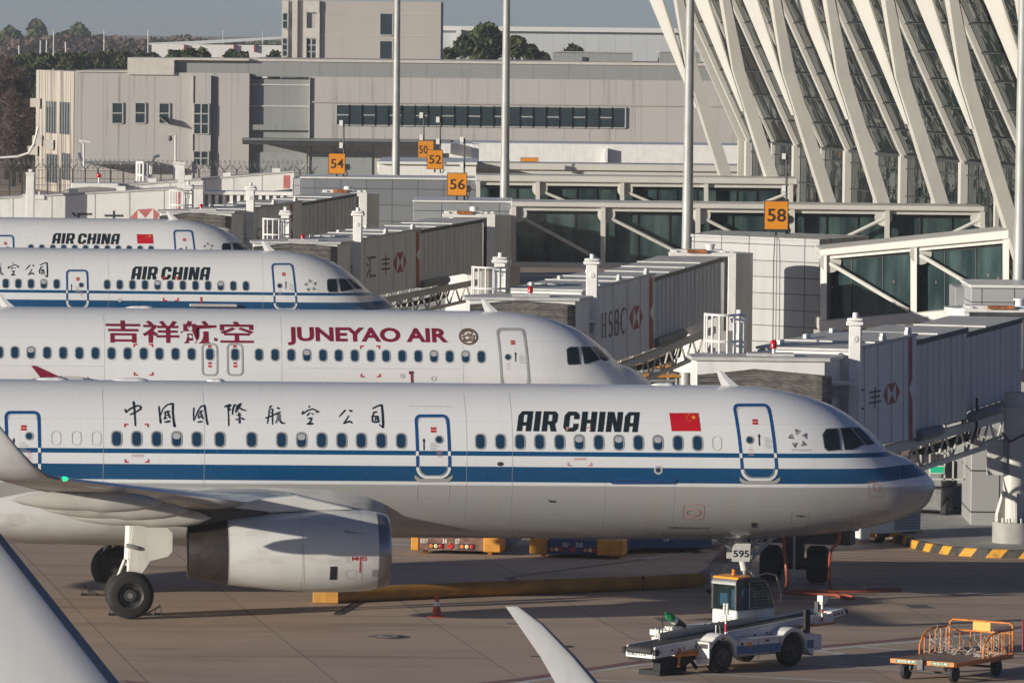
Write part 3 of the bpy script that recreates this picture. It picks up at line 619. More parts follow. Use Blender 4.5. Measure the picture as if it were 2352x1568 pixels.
def alliance(t, fr, B, cx, cy, r):
    mb = MB()
    for k in range(5):
        a = R(72*k-90-4); c = (cx+r*.72*math.cos(a), cy+r*.66*math.sin(a)); tri = [(c[0]+r*.34*math.cos(a+R(q)), c[1]+r*.34*math.sin(a+R(q))) for q in (-35, 90, 205)]
        decal(mb, B, poly(L2(fr, [tri[0], tri[1], c])), .008, 0); decal(mb, B, poly(L2(fr, [tri[1], tri[2], c])), .008, 1); decal(mb, B, poly(L2(fr, [tri[2], tri[0], c])), .008, 0)
    mb.build('emblem', [M['chrome_d'], M['chrome_l']], t, True, label='five grey triangles in a ring')
alliance(t, fr, B, 1836, 1008, 24)
antenna(t, fr, B, 1682)
for px, ln in ((1524, .35), (495, .25), (300, .5), (120, .45)):
    d = fr.hit(px, 900, 0)[0]; mb = MB(); canoe(mb, d-ln, d+ln, 0, ZT, ZT, .14, .07, 8); mb.build('antenna', M['plane_white'], t, True)
belly(t, 16.05); wings(t, fr, 16.9, False); gear(t, 21.97); nose_gear(t, fr, B, 5.15, '595'); tail(t, 44.5)
# ---------------------------------------------------------------- second airliner, plain white with maroon lettering
t, fr, B, fb, lv = airliner('plain white airliner with maroon JUNEYAO AIR lettering, second in the row', 1502, 216.0, 37.6, 12.63, False, group='airliners parked at the gates')
seams(fb, B, fr, (238, 645, 1062), 1); corner_marks(fb, B, fr, 307, 352, 790, 862, 2); corner_marks(fb, B, fr, 828, 874, 794, 866, 2)
decal(fb, B, ring(L2(fr, circ(924, 863, 4)), .04), .008, 1); decal(fb, B, ring(L2(fr, circ(996, 869, 5)), .025), .008, 1)
decal(fb, B, poly(L2(fr, [(939,852),(949,852),(947,860),(948,882),(944,882),(943,860),(939,858)])), .02, 3)
decal(fb, B, ribbon(L2(fr, [(665, 845), (1060, 848)]), .012), .005, 1); decal(fb, B, ribbon(L2(fr, [(0, 839), (238, 841)]), .012), .005, 1)
fb.build('fuselage', [lv, M['seam'], M['red'], M['maroon']], t, True)
windows(t, fr, B, [-2,34,71,108,145,182,219,256,293,330,366,403,440,482,540,595,632,669,705,742,778,815,852,887,924,961,997,1033,1070,1106], 818, shut=(2, 18, 26, 28))
for x in (482, 540):
    mb = MB(); m_ = ring(L2(fr, rrect(x-17, x+17, 791, 861, 9)), .06); decal(mb, B, m_, .008, 0)
    for yy in (796, 834, 841): decal(mb, B, poly(L2(fr, [(x-4, yy-2.2), (x+4, yy-2.2), (x+4, yy+2.2), (x-4, yy+2.2)])), .009, 1)
    mb.build('emergency_exit', [M['wframe'], M['red']], t, True)
door(t, fr, B, [(1146,758),(1207,758),(1216,893),(1153,893)], blue=False, win=(.29,.54), sill=False)
cockpit(t, fr, B, [[(1305,804),(1313,799),(1332,799),(1334,837),(1308,838),(1305,832)], [(1341,799),(1362,800),(1384,828),(1352,836),(1345,836)], [(1368,800),(1383,802),(1407,828),(1399,832),(1389,829)]])
part(t, 'lettering', B, [boxfit(fr, text_mesh('JUNEYAO AIR', .035, 0, 4), 662, 1032, 756, 793.5)], M['maroon'], label='JUNEYAO AIR in bold maroon capitals')
part(t, 'lettering', B, [boxfit(fr, text_mesh('吉祥航空', .018, 0, 4), 244, 585, 741, 788)], M['maroon'], label='four large maroon characters')
mb = MB(); decal(mb, B, ring(L2(fr, circ(1079, 774.5, 20.5, 30, 17)), .05), .008); decal(mb, B, ring(L2(fr, circ(1079, 774.5, 18, 30, 15)), .02), .008)
for q in ([(1066,770),(1070,763),(1080,761),(1089,765),(1086,770),(1076,768)], [(1064,775),(1074,772),(1086,774),(1093,772),(1091,779),(1080,778)], [(1066,781),(1072,785),(1080,782),(1088,785),(1092,780)], [(1070,776),(1068,780),(1074,782),(1084,781)]): decal(mb, B, ribbon(L2(fr, q), .055), .008)
mb.build('emblem', M['gold'], t, True, label='round brown emblem'); antenna(t, fr, B, 1131); antenna(t, fr, B, 20)
for px, ln in ((320, .5),): d = fr.hit(px, 900, 0)[0]; mb = MB(); canoe(mb, d-ln, d+ln, 0, ZT, ZT, .14, .07, 8); mb.build('antenna', M['plane_white'], t, True)
belly(t, 11.78); wings(t, fr, 12.63, True); gear(t, 17.7); nose_gear(t, fr, B, 5.1); tail(t, 37.6)
# ---------------------------------------------------------------- third
t, fr, B, fb, lv = airliner('striped white airliner third in the row, AIR CHINA lettering but no flag', 913, 271.5, 37.6, 12.63, True, group='airliners parked at the gates')
seams(fb, B, fr, (245, 600), 1); corner_marks(fb, B, fr, 374, 410, 636, 692, 2); decal(fb, B, ring(L2(fr, circ(275, 689, 3)), .05), .008, 1)
decal(fb, B, poly(L2(fr, [(459,682),(464,682),(463,686),(463,702),(460,702),(460,686)])), .02, 2)
fb.build('fuselage', [lv, M['seam'], M['red']], t, True)
windows(t, fr, B, [13,42,71,100.5,130]+[246+29*k for k in range(12)], 657, shut=(3, 9, 14))
door(t, fr, B, [(154,622),(201,622),(202,708),(154,708)], win=(.69,.62), wd=.07); door(t, fr, B, [(627,608),(674,608),(682,711),(631,711)], win=(.28,.53), wd=.07)
cockpit(t, fr, B, [[(753,646),(757,642),(775,642),(776,671),(757,671),(753,666)], [(781,642),(797,643),(816,665),(790,670),(784,670)], [(801,642),(813,644),(836,665),(826,666),(819,664)]])
part(t, 'lettering', B, [boxfit(fr, block_text('AIR CHINA'), 301, 485, 615, 642)], M['ink'], label='AIR CHINA in bold slanted dark capitals')
for k, bb in (('hang',(-22,9,603,634)),('kong',(18,45,604,633)),('gong',(58,80,609,633)),('si',(90,110,604,638))): brush(t, fr, B, k, bb)
alliance(t, fr, B, 714, 656, 15); antenna(t, fr, B, 619); belly(t, 11.78); wings(t, fr, 12.63, False); gear(t, 17.7); nose_gear(t, fr, B, 5.1); tail(t, 37.6)
mb = MB(); d, z = fr.hit(490, 700); mb.box((-d, -2.05, z-.02), (2.0, .16, .12)); mb.build('cargo_door', M['plane_grey'], t, True, bevel=.03)
# ---------------------------------------------------------------- fourth
t, fr, B, fb, lv = airliner('striped white airliner farthest in the row, AIR CHINA lettering beside a red flag', 642, 313, 37.6, 12.63, True, group='airliners parked at the gates')
fb.build('fuselage', [lv, M['seam']], t, True)
windows(t, fr, B, [71+25.1*k for k in range(12)], 571)
door(t, fr, B, [(-8,542),(31,542),(32,600),(-8,600)], win=(.65,.62), zbot=3.5, wd=.075); door(t, fr, B, [(401,531),(443,531),(452,600),(405,600)], win=(.28,.53), zbot=3.5, wd=.075)
cockpit(t, fr, B, [[(511,565),(515,560),(531,560),(532,585),(514,585),(511,581)], [(537,560),(551,561),(568,580),(545,584),(539,584)], [(554,560),(565,562),(584,580),(576,581),(570,579)]])
part(t, 'lettering', B, [boxfit(fr, block_text('AIR CHINA'), 119, 277, 538, 560)], M['ink'], label='AIR CHINA in bold slanted dark capitals')
flag(t, fr, B, 315, 353, 539, 560); alliance(t, fr, B, 479, 568, 12); antenna(t, fr, B, 397); belly(t, 11.78); wings(t, fr, 12.63, False); gear(t, 17.7); nose_gear(t, fr, B, 5.1); tail(t, 37.6)
# ================================================================ SETTING
def zy(x, y, D): return P(x, y, D).z
# ---- ground
t = NT('apron_concrete'); x, y, z = t.xyz(); ca, sa = math.cos(R(-9)), math.sin(R(-9))
u = t.m('ADD', t.m('MULTIPLY', x, ca), t.m('MULTIPLY', y, -sa)); v = t.m('ADD', t.m('MULTIPLY', x, sa), t.m('MULTIPLY', y, ca))
SP = 4.47
def joint(c, off, wd):
    f = t.m('FRACT', t.m('MULTIPLY_ADD', c, 1/SP, off)); a = t.m('ABSOLUTE', t.m('SUBTRACT', f, .5)); return t.ramp(a, wd/SP, wd/SP*.5)
j = t.m('MAXIMUM', joint(u, .12, .024), t.m('MULTIPLY', joint(v, .3, .02), .5))
cell = t.node('ShaderNodeTexWhiteNoise'); cell.noise_dimensions = '2D'; cv = t.node('ShaderNodeCombineXYZ')
t.lk(t.m('FLOOR', t.m('MULTIPLY_ADD', u, 1/SP, .62)), cv.inputs[0]); t.lk(t.m('FLOOR', t.m('MULTIPLY_ADD', v, 1/SP, .8)), cv.inputs[1]); t.lk(cv.outputs[0], cell.inputs[0])
c = t.mix(t.noise(.22, 6, (1, .6, 1), .6), (.405,.288,.205), (.565,.425,.315))
c = t.mix(t.m('MULTIPLY', cell.outputs[0], .28), c, (.27,.205,.16))
c = t.mix(t.m('MULTIPLY', t.ramp(t.noise(.16, 6, (.5, 1.6, 1), .7), .5, .72), .55), c, (.12,.098,.085))      # old stains
c = t.mix(t.m('MULTIPLY', t.ramp(t.noise(.5, 5, (.10, 2.2, 1), .6), .53, .72), .62), c, (.14,.112,.095))      # tyre-dirt streaks
c = t.mix(t.m('MULTIPLY', t.ramp(t.noise(6, 3), .55, .7), .18), c, (.34,.30,.26))
c = t.mix(t.m('MULTIPLY', j, .6), c, (.055,.048,.042))
t.bump(t.noise(9, 4), .01, .25)
t.fin(c, t.m('MULTIPLY_ADD', t.noise(.5, 3), .2, .62)); M['apron'] = t.mat
g = MB(); g.add([(-2500,30,0),(2500,30,0),(2500,7000,0),(-2500,7000,0)], [(0,1,2,3)]); structure(g.build('ground', M['apron']))
# ---- painted markings
M['linewhite'] = pm('line_white', (.58,.56,.54), .7, var=.15, dirt=(.25,.21,.18), damt=.8, dsc=(1,1,1))
M['linered'] = pm('line_faded_red', (.22,.10,.11), .7, var=.2, dirt=(.2,.15,.13), damt=.8, dsc=(1,1,1))
M['patch'] = pm('dark_patch', (.10,.10,.10), .8, var=.2)
def line(mb, pts, wd, mi, z):
    for a, b in zip(pts[:-1], pts[1:]):
        a = PZ(*a, z); b = PZ(*b, z); d = (b-a).normalized(); n = Vector((-d.y, d.x, 0))*wd/2; mb.add([a-n, b-n, b+n, a+n], [(0,1,2,3)], mi)
mk = MB()
line(mk, [(905,1590),(1190,1560),(1460,1520),(2070,1468),(2360,1438)], .42, 1, .004); line(mk, [(930,1595),(1190,1567),(1460,1527),(2070,1475),(2360,1445)], .26, 0, .005)
for a, b in (((1190,1566),(1600,1590)),((1250,1556),(1700,1572)),((1450,1538),(2010,1568)),((1760,1518),(2300,1552)),((1870,1498),(2360,1526)),((1960,1484),(2360,1508)),((1850,1490),(1940,1500))): line(mk, [a, b], .22, 0, .006)
line(mk, [(895,1248),(1150,1268),(1400,1280),(1480,1282)], .26, 0, .004); line(mk, [(1480,1282),(1600,1266),(1680,1250)], .3, 0, .005); line(mk, [(895,1238),(960,1243)], .2, 0, .004)
line(mk, [(1168,1326),(1250,1314),(1480,1284)], .25, 1, .007); line(mk, [(1168,1326),(1200,1338)], .35, 1, .008); line(mk, [(280,1562),(520,1590)], .35, 1, .004)
for k in range(13): line(mk, [(1880+6*k,1262+6.2*k),(2330+10*k,1274+6.6*k)], .12, 1, .004)
line(mk, [(0,1234),(60,1236)], .12, 1, .004); line(mk, [(0,1244),(130,1249)], .12, 1, .004)
structure(mk.build('road_marking', [M['linewhite'], M['linered']]))
pc = MB()
def gpoly(mb, pts, mi, z): mb.add([PZ(*p, z) for p in pts], [list(range(len(pts)))], mi)
gpoly(pc, [(2075,1388),(2125,1388),(2150,1396),(2095,1396)], 0, .004); gpoly(pc, [(1500,1418),(1540,1416),(1560,1424),(1520,1427)], 0, .004)
structure(pc.build('ground_patch', M['patch']))
def manhole(x, y, r, lab):
    c = PZ(x, y, 0); mb = MB(); mb.lathe(c, (0,0,1), [(.002,r),(.012,r),(.012,r*.78),(.02,r*.76),(.02,.01)], 32); mb.lathe(c, (0,0,1), [(.021,r*.5),(.024,r*.5),(.024,r*.3)], 24, 1)
    tag(mb.build('manhole_cover', [M['mhole'], M['concrete']]), lab, 'manhole cover')
M['mhole'] = pm('manhole_iron', (.12,.085,.085), .7, var=.2)
manhole(891, 1462, .53, 'round dark manhole cover set in the apron near the traffic cone'); manhole(1290, 1484, .3, 'small reddish manhole cover beside the white wing tip')
# ---- kerbed island at the right
t = NT('kerb_paint'); x, y, z = t.xyz(); f = t.m('FRACT', t.m('MULTIPLY_ADD', x, .92, t.m('MULTIPLY_ADD', z, -.9, t.m('MULTIPLY', y, -.62)))); n = t.noise(4, 5)
c = t.mix(t.m('GREATER_THAN', f, .47), (.62,.30,.018), (.035,.033,.03)); c = t.mix(t.m('MULTIPLY', t.ramp(n, .5, .68), .6), c, (.09,.075,.06)); t.fin(c, .7); M['kerb'] = t.mat
isl = [(2064,1236),(2070,1247),(2095,1258),(2140,1268),(2200,1276),(2270,1280),(2420,1284),(2600,1284)]
fr_ = [PZ(x, y) for x, y in isl]; bk = [Vector((26, 215, 0)), Vector((8, 215, 0)), Vector((9.5, 199, 0))]
io = structure(MB().prism(fr_+bk, (0, 0, .24)).build('pavement', M['concrete']))
kb = MB(); off = Vector((0, -.02, 0))
for a, b in zip(fr_[:-1], fr_[1:]):
    d = (b-a).normalized(); n = Vector((d.y, -d.x, 0)); n = n if n.y < 0 else -n
    kb.hexa([a+n*.02+Vector((0,0,.001)), b+n*.02+Vector((0,0,.001)), b-n*.2+Vector((0,0,.001)), a-n*.2+Vector((0,0,.001)), a+n*.02+Vector((0,0,.25)), b+n*.02+Vector((0,0,.25)), b-n*.2+Vector((0,0,.25)), a-n*.2+Vector((0,0,.25))])
structure(kb.build('kerb', M['kerb']))
# ---- far buildings
def wallmat(name, col, stain, joints, lo=.55, sx=3.0):
    t = NT(name); x, y, z = t.xyz(); c = t.mix(t.noise(.25, 5), tuple(v*.9 for v in col), tuple(v*1.08 for v in col))
    st = t.ramp(t.noise(.55, 6, (sx, sx, .10), .65), lo, lo+.17); c = t.mix(t.m('MULTIPLY', st, stain), c, (.16,.135,.115))
    if joints:
        f = t.m('ABSOLUTE', t.m('SUBTRACT', t.m('FRACT', t.m('MULTIPLY', x, 1/joints)), .5)); c = t.mix(t.m('MULTIPLY', t.ramp(f, .02, .012), .35), c, (.14,.13,.12))
    return t.fin(c, .85)
M['bwall'] = wallmat('stained_panel_wall', (.425,.405,.385), .6, 2.3, sx=4.5); M['bgrey'] = wallmat('grey_band_wall', (.25,.26,.255), .4, 3.2, sx=4)
M['bend'] = wallmat('peeling_end_wall', (.46,.42,.37), 1.0, 0, .44, sx=3.4); M['btower'] = wallmat('tower_render', (.40,.365,.34), .12, 0); M['btrim'] = pm('pale_trim', (.52,.49,.45), .7, var=.08)
M['bglass'] = glass('office_window', (.02,.035,.042), .12); M['bframe'] = pm('window_bar', (.40,.40,.385), .5, var=.1)
M['canopy'] = pm('canopy_sheet', (.15,.17,.175), .6, var=.15); M['shutter'] = pm('roller_shutter', (.30,.315,.31), .6, var=.08)
M['hangar'] = wallmat('hangar_cladding', (.46,.48,.49), .06, 2.4, sx=1); M['hroof'] = pm('hangar_roof', (.62,.62,.61), .6, var=.04)
def face(mb, x0, x1, y0, y1, D, dep, mi=0):
    xm = (x0+x1)/2; mb.bx(X(x0, D), X(x1, D), D, D+dep, zy(xm, y1, D), zy(xm, y0, D), mi)
def win(parent, x0, x1, y0, y1, D, nx, ny, name='window'):
    xm = (x0+x1)/2; a, b = X(x0, D), X(x1, D); z0, z1 = zy(xm, y1, D), zy(xm, y0, D); mb = MB(); mb.bx(a, b, D-.02, D+.1, z0, z1, 0)
    for i in range(nx+1): xx = a+(b-a)*i/nx; mb.bx(xx-.06, xx+.06, D-.08, D-.021, z0, z1, 1)
    for k in range(ny+1): zz = z0+(z1-z0)*k/ny; mb.bx(a+.061, b-.061, D-.07, D-.022, zz-.05, zz+.05, 1)
    return mb.build(name, [M['bglass'], M['bframe']], parent)
D0 = 575.0
b = thing('office_building', 'long grey low building with stained panels behind the gates', 'building', (X(850, D0), D0+8, 0))
zt = zy(300, 166, D0); A_ = X(166, D0); C_ = X(567, D0)
mb = MB(); mb.prism([(A_, D0, 0), (C_, D0, 0), (C_, D0+30, 0), (A_-4.6, D0+16, 0)], (0, 0, zt)); 
mb.build('wall', M['bwall'], b)
mb = MB(); e0 = Vector((A_, D0, 0)); ev = Vector((-4.6, 16, 0)); n_ = Vector((-16, -4.6, 0)).normalized()*.06
mb.prism([e0+n_*0, e0+n_, e0+ev+n_, e0+ev], (0, 0, zt-.02))
ew = mb.build('end_wall', M['bend'], b, label='sunlit end wall with peeling streaks')
for a0, a1, z0, z1 in ((.10,.36,5.3,8.2),(.45,.72,5.3,8.2),(.06,.30,1.2,3.6),(.40,.7,.8,3.4)):
    mb = MB(); q = n_*1.6; mb.prism([e0+ev*a0+n_*1.0, e0+ev*a0+q, e0+ev*a1+q, e0+ev*a1+n_], (0, 0, z1-z0), 0); mb.v = [p+Vector((0,0,z0)) for p in mb.v]
    for k in range(5): c = e0+ev*(a0+(a1-a0)*k/4)+q; mb.box(c+Vector((0,0,(z0+z1)/2)), (.05,.14,z1-z0), mi=1)
    mb.build('window', [M['bglass'], M['bframe']], ew)
for a0, z0 in ((.86,8.0),(.8,4.6),(.92,3.6),(.5,4.3)):
    mb = MB(); mb.box(e0+ev*a0+n_*10+Vector((0,0,z0)), (.9,.7,.8)); mb.build('air_conditioner', M['btrim'], ew)
mb = MB(); face(mb, 287, 394, 133, 172, D0-.25, 12); face(mb, 394, 566, 137, 174, D0+.4, 12, 1); face(mb, 394, 566, 134, 139, D0-.3, 13, 2); face(mb, 170, 287, 163, 166, D0-.2, 20, 2); mb.build('parapet', [M['btrim'], M['bgrey'], M['btrim']], b)
mb = MB(); face(mb, 437, 479, 174, 420, D0-.4, .39); face(mb, 436, 438.5, 174, 420, D0-.5, .09, 1); mb.build('pilaster', [M['bwall'], M['btrim']], b)
mb = MB(); face(mb, 479, 494, 174, 420, D0-.02, .5); mb.build('pilaster_shadow', M['bgrey'], b)  # flat darker strip, the pilaster's cast shadow put on the wall as colour
for x0, x1, y0, y1, nx, ny in ((252,277,236,284,1,2),(305,329,236,283,1,2),(360,384,237,284,1,2),(440,474,238,308,2,3),(440,474,347,380,2,2)): win(b, x0, x1, y0, y1, D0-(.45 if x0 > 430 else .05), nx, ny)
mb = MB(); zz = zy(372, 268, D0); mb.add([(X(360,D0), D0-.05, zz), (X(360,D0)+.02, D0-1.3, zz), (X(360,D0)+.02, D0-1.3, zz+.06), (X(360,D0), D0-.05, zz+.06), (X(384,D0), D0-.05, zz-.7), (X(384,D0)+.02, D0-1.3, zz-.7), (X(384,D0)+.02, D0-1.3, zz-.64), (X(384,D0), D0-.05, zz-.64)], [(0,1,2,3),(4,5,6,7),(0,1,5,4),(3,2,6,7),(0,3,7,4),(1,2,6,5)]); mb.build('open_sash', M['bframe'], b)
# recessed bay, right block
mb = MB(); face(mb, 566, 705, 182.5, 430, D0+.75, 10); face(mb, 566, 705, 193.5, 196.5, D0+.65, .09, 1); face(mb, 566, 705, 242.5, 245.5, D0+.65, .09, 1); mb.build('recessed_wall', [M['bgrey'], M['btrim']], b)
mb = MB(); face(mb, 558, 706, 287, 299, D0+.2, 1.5); mb.build('ledge', M['bgrey'], b)
mb = MB(); face(mb, 566.5, 1745, 147, 182, D0+.35, 25, 1); face(mb, 566, 1745, 141, 147, D0+.2, 26, 2); face(mb, 705.5, 1745, 182, 430, D0+.1, 24); face(mb, 704, 706, 178, 430, D0-.15, 1.5, 2); face(mb, 706, 1745, 238, 241.5, D0-.03, .12, 3); mb.build('wall', [M['bwall'], M['bgrey'], M['btrim'], M['btower']], b)
n = 22
for k in range(n):
    x0 = 767+664*k/n; x1 = 767+664*(k+1)/n; yo = (k-n/2)*.32; win(b, x0, x1, 244+yo, 291+yo, D0, 1, 2 if k % 2 == 0 else 1)
mb = MB(); face(mb, 550, 1030, 320, 325, D0-3.4, 3.4); face(mb, 552, 1030, 325, 334, D0-3.2, .2, 1); mb.build('canopy', [M['canopy'], M['dsteel']], b)
mb = MB(); face(mb, 1030, 1745, 328, 331, D0-.1, .15); mb.build('cable_tray', M['dsteel'], b)
for x0, x1 in ((582, 700), (712, 850)):
    mb = MB(); face(mb, x0, x1, 350, 430, D0+(.6 if x0 < 600 else -.02), .14)
    for k in range(14): face(mb, x0, x1, 352+4*k, 353+4*k, D0+(.55 if x0 < 600 else -.07), .049)
    mb.build('roller_door', M['shutter'], b)
mb = MB(); face(mb, 188, 350, 372, 377, D0-2.6, 2.6); mb.tube([P(190,371,D0-2.5), P(182,362,D0-2.5), P(180,352,D0-2.4)], .2, 8); mb.tube([P(350,371,D0-2.5), P(354,360,D0-2.5), P(366,357,D0-2.4)], .15, 8); mb.build('awning', M['canopy'], b)
# tower
DT = 600.0; b = thing('tower_block', 'square beige block rising above the long grey building', 'building', (X(820, DT), DT, 0))
mb = MB(); face(mb, 640, 1005, 3, 160, DT, 20); face(mb, 640, 655, 2, 160, DT-.25, .25, 1); face(mb, 664, 676, -8, 160, DT-.3, .3, 1); face(mb, 692, 726, 2, 29, DT-.35, .35, 1); face(mb, 692, 697, 29, 160, DT-.3, .3, 1); face(mb, 720, 727, 29, 160, DT-.3, .3, 1); face(mb, 697, 720, 65, 88, DT-.3, .3, 1)
for yy in (31, 82): face(mb, 727, 1005, yy, yy+1.2, DT-.06, .06, 1)
for k in range(26): face(mb, 645+14*k, 646+14*k, -1, 3, DT+1, .05, 1)
mb.build('wall', [M['btower'], M['btrim']], b)
for x0, x1, y0, y1, nx, ny in ((865,895,31,81,1,1),(865,895,94,140,1,1),(697,720,89,134,2,3),(642,654,30,66,1,2),(642,654,88,130,1,3)): win(b, x0, x1, y0, y1, DT-(.1 if x0 > 690 else .3), nx, ny)
# low white building, plant rooms
b = thing('white_building', 'low white windowless building in front of the long grey one', 'building', (X(1380, 470), 470, 0))
mb = MB(); face(mb, 1035, 1712, 331, 470, 468, 10); mb.build('wall', M['white'], b); mb = MB(); face(mb, 1385, 1391, 341, 380, 467.4, .55); mb.build('duct', M['white'], b)
for x0 in (1300, 1386, 1470, 1554): mb = MB(); face(mb, x0, x0+28, 376, 383, 467.8, .15); mb.build('window', M['bglass'], b)
b = thing('plant_room', 'small white rooftop box left of the low white building', 'building', (X(1000, 450), 450, 0)); mb = MB(); face(mb, 1003, 1030, 330, 352, 449, 6); face(mb, 1027, 1080, 330, 362, 455, 5); face(mb, 1080, 1095, 332, 400, 453, 4); mb.build('wall', M['white'], b)
for x0, x1, y0, lab in ((1263,1446,121,'long grey rooftop cabin on the long grey building'),(1507,1600,121,'short grey rooftop cabin beside the slanting struts')):
    b = thing('rooftop_cabin', lab, 'cabin', (X((x0+x1)/2, 585), 585, 10.5)); mb = MB(); face(mb, x0, x1, y0, 150, 585, 6, 0); face(mb, x0-1, x1+1, y0-1.5, y0, 584.8, 6.5, 1); mb.build('wall', [M['bgrey'], M['btrim']], b)
    if x0 < 1300: mb = MB(); face(mb, 1330, 1338, 131, 146, 584.8, .1); mb.build('door', M['dsteel'], b)
# hangars
b = thing('hangar', 'wide pale ribbed hangar on the horizon right of the tower block', 'hangar', (X(1280, 980), 980, 0))
mb = MB(); face(mb, 985, 1640, 74, 300, 980, 60); mb.build('wall', M['hangar'], b); mb = MB(); face(mb, 985, 1640, 63, 73.5, 979, 62); mb.build('roof', M['hroof'], b)
mb = MB(); face(mb, 1040, 1052, 68, 110, 976, 3.9); mb.build('buttress', M['hroof'], b)
b = thing('hangar', 'long low white hangar left of the tower block', 'hangar', (X(490, 900), 900, 0))
mb = MB(); face(mb, 342, 640, 103, 300, 900, 40); mb.build('wall', M['hroof'], b)
mb = MB(); D = 905; mb.prism([P(342, 99, D), P(440, 95, D), P(650, 84, D), P(650, 90, D), P(440, 103, D), P(342, 103, D)], (0, 45, 0)); mb.build('roof', M['hangar'], b)
for x0 in (416, 530, 577): mb = MB(); face(mb, x0, x0+4, 103, 120, 899.5, .4); mb.build('door', M['maroon'], b)
# ---- perimeter fence
M['fencewire'] = pm('fence_wire', (.20,.21,.21), .5, .5, var=.2)
b = thing('perimeter_fence', 'dark mesh security fence topped with coiled razor wire', 'fence', (X(350, 555), 555, 0)); D = 555
for k in range(27):
    xx = X(-40+29*k, D); mb = MB(); mb.bx(xx-.06, xx+.06, D-.06, D+.06, 0, 2.7); mb.bar((xx, D, 2.7), (xx-.45, D, 3.2), .06, .06); mb.bar((xx, D, 2.7), (xx+.45, D, 3.2), .06, .06); mb.build('post', M['dsteel'], b)
mb = MB(); xa, xb = X(-40, D), X(720, D); nn = int((xb-xa)/.16)
for k in range(nn): mb.bx(xa+.16*k-.012, xa+.16*k+.012, D-.01, D+.01, .1, 2.6)
for zz in (.1, .7, 1.3, 1.9, 2.6): mb.bx(xa, xb, D-.035, D-.011, zz-.02, zz+.02)
mb.build('mesh_panel', M['dsteel'], b)
mb = MB(); m = int((xb-xa)/.42)
for q, ph in ((3.15, 0), (3.2, 1.1)): mb.tube([(xa+.0265*i, D+.42*math.cos(i*.4+ph), q+.42*math.sin(i*.4+ph)) for i in range(int((xb-xa)/.0265))], .013, 4)
mb.build('razor_wire', M['fencewire'], b)
# ---- trees
def leafmat(name, a, b_):
    t = NT(name); n = t.noise(.9, 5, (1,1,1), .7); c = t.mix(t.ramp(n, .3, .7), a, b_); t.b.inputs['Specular IOR Level'].default_value = .2; return t.fin(c, .8)
M['leafdark'] = leafmat('evergreen_leaves', (.028,.046,.02), (.10,.115,.045)); M['leafmid'] = leafmat('broadleaf_leaves', (.03,.045,.018), (.10,.105,.045)); M['twig'] = leafmat('bare_twigs', (.075,.05,.042), (.18,.125,.105)); M['bark'] = pm('bark', (.06,.045,.035), .9, var=.3)
rng = np.random.default_rng(5)
def leaves(blobs, n, size, flat=.55, thin=1.0):
    V = []; wts = np.array([r[1]**2 for r in blobs]); wts = wts/wts.sum()
    idx = rng.choice(len(blobs), n, p=wts); C = np.array([b[0] for b in blobs])[idx]; Rr = np.array([[b[1], b[1], b[2]] for b in blobs])[idx]
    d = rng.normal(size=(n, 3)); d /= np.linalg.norm(d, axis=1)[:, None]; rad = (.62+.42*rng.random(n)**.7)[:, None]; P0 = C+d*Rr*rad
    a = rng.normal(size=(n, 3)); a = d*flat+a*.6; a /= np.linalg.norm(a, axis=1)[:, None]; h = rng.normal(size=(n, 3)); u = np.cross(a, h); u /= np.linalg.norm(u, axis=1)[:, None]; w_ = np.cross(a, u)
    s = (size*(.5+rng.random(n)))[:, None]; q = np.stack([P0-u*s-w_*s*thin*.6, P0+u*s*.8-w_*s*thin*.3, P0+u*s+w_*s*thin*.7, P0-u*s*.5+w_*s*thin], 1).reshape(-1, 3); return q
def mesh_quads(name, q, mat, parent=None):
    me = bpy.data.meshes.new(name); n = len(q)//4; me.vertices.add(n*4); me.vertices.foreach_set('co', q.astype(np.float32).ravel()); me.loops.add(n*4); me.loops.foreach_set('vertex_index', np.arange(n*4, dtype=np.int32)); me.polygons.add(n); me.polygons.foreach_set('loop_start', np.arange(0, n*4, 4, dtype=np.int32)); me.update(calc_edges=True); me.materials.append(mat)
    o = bpy.data.objects.new(name, me); COL.objects.link(o); o.parent = parent; ROOT[o] = root_of(parent) if parent else Matrix.Identity(4); return o
def tree(name, lab, x, ytop, D, wpx, mat='leafdark', n=1800, size=.45, bare=False, group=None, ybase=None, hfrac=.75):
    h = zy(x, ytop, D); cx = X(x, D); r = wpx*D/F/2; t = thing(name, lab, 'tree', (cx, D, 0), 0, group); bl = []
    for k in range(int(16+1.5*r)):
        a = rng.random()*6.28; rr = r*(.30+.30*rng.random()); e = rng.random(); zc = h*(1-hfrac)+(h*hfrac)*(.2+.62*e); off = r*.62*(1-.75*max(0, e-.3))*math.sqrt(rng.random())
        bl.append(((off*math.cos(a), off*math.sin(a)*.8, min(zc, h-rr*.8)), rr, rr*.8))
    bl.append(((0, 0, h-r*.42), r*.45, r*.40)); bl.append(((0, 0, h-r*.8), r*.75, r*.7)); bl.append(((0, 0, h*.5), r*.8, h*.35))
    if not bare: q = leaves(bl, n, size); mesh_quads('crown', q, M[mat], t)
    else:
        q = leaves(bl, n*2, size*1.15, .1, .05); mesh_quads('crown', q, M[mat], t)
    mb = MB(); mb.tube([(0,0,-.1), (.1,0,h*.3), (0,.1,h*.6), (0,0,h*.86)], [.35,.26,.16,.04], 8)
    for k in range(6): a = k*1.05; z0 = h*(.28+.07*k); mb.tube([(0,0,z0), (r*.3*math.cos(a), r*.3*math.sin(a), z0+h*.1), (r*.6*math.cos(a), r*.6*math.sin(a), z0+h*.22)], [.13,.09,.03], 6)
    mb.build('trunk', M['bark'], t, True); return t
G = 'dark evergreen trees behind the long grey building'; EV = 'dark evergreen tree in the row behind the long grey building'
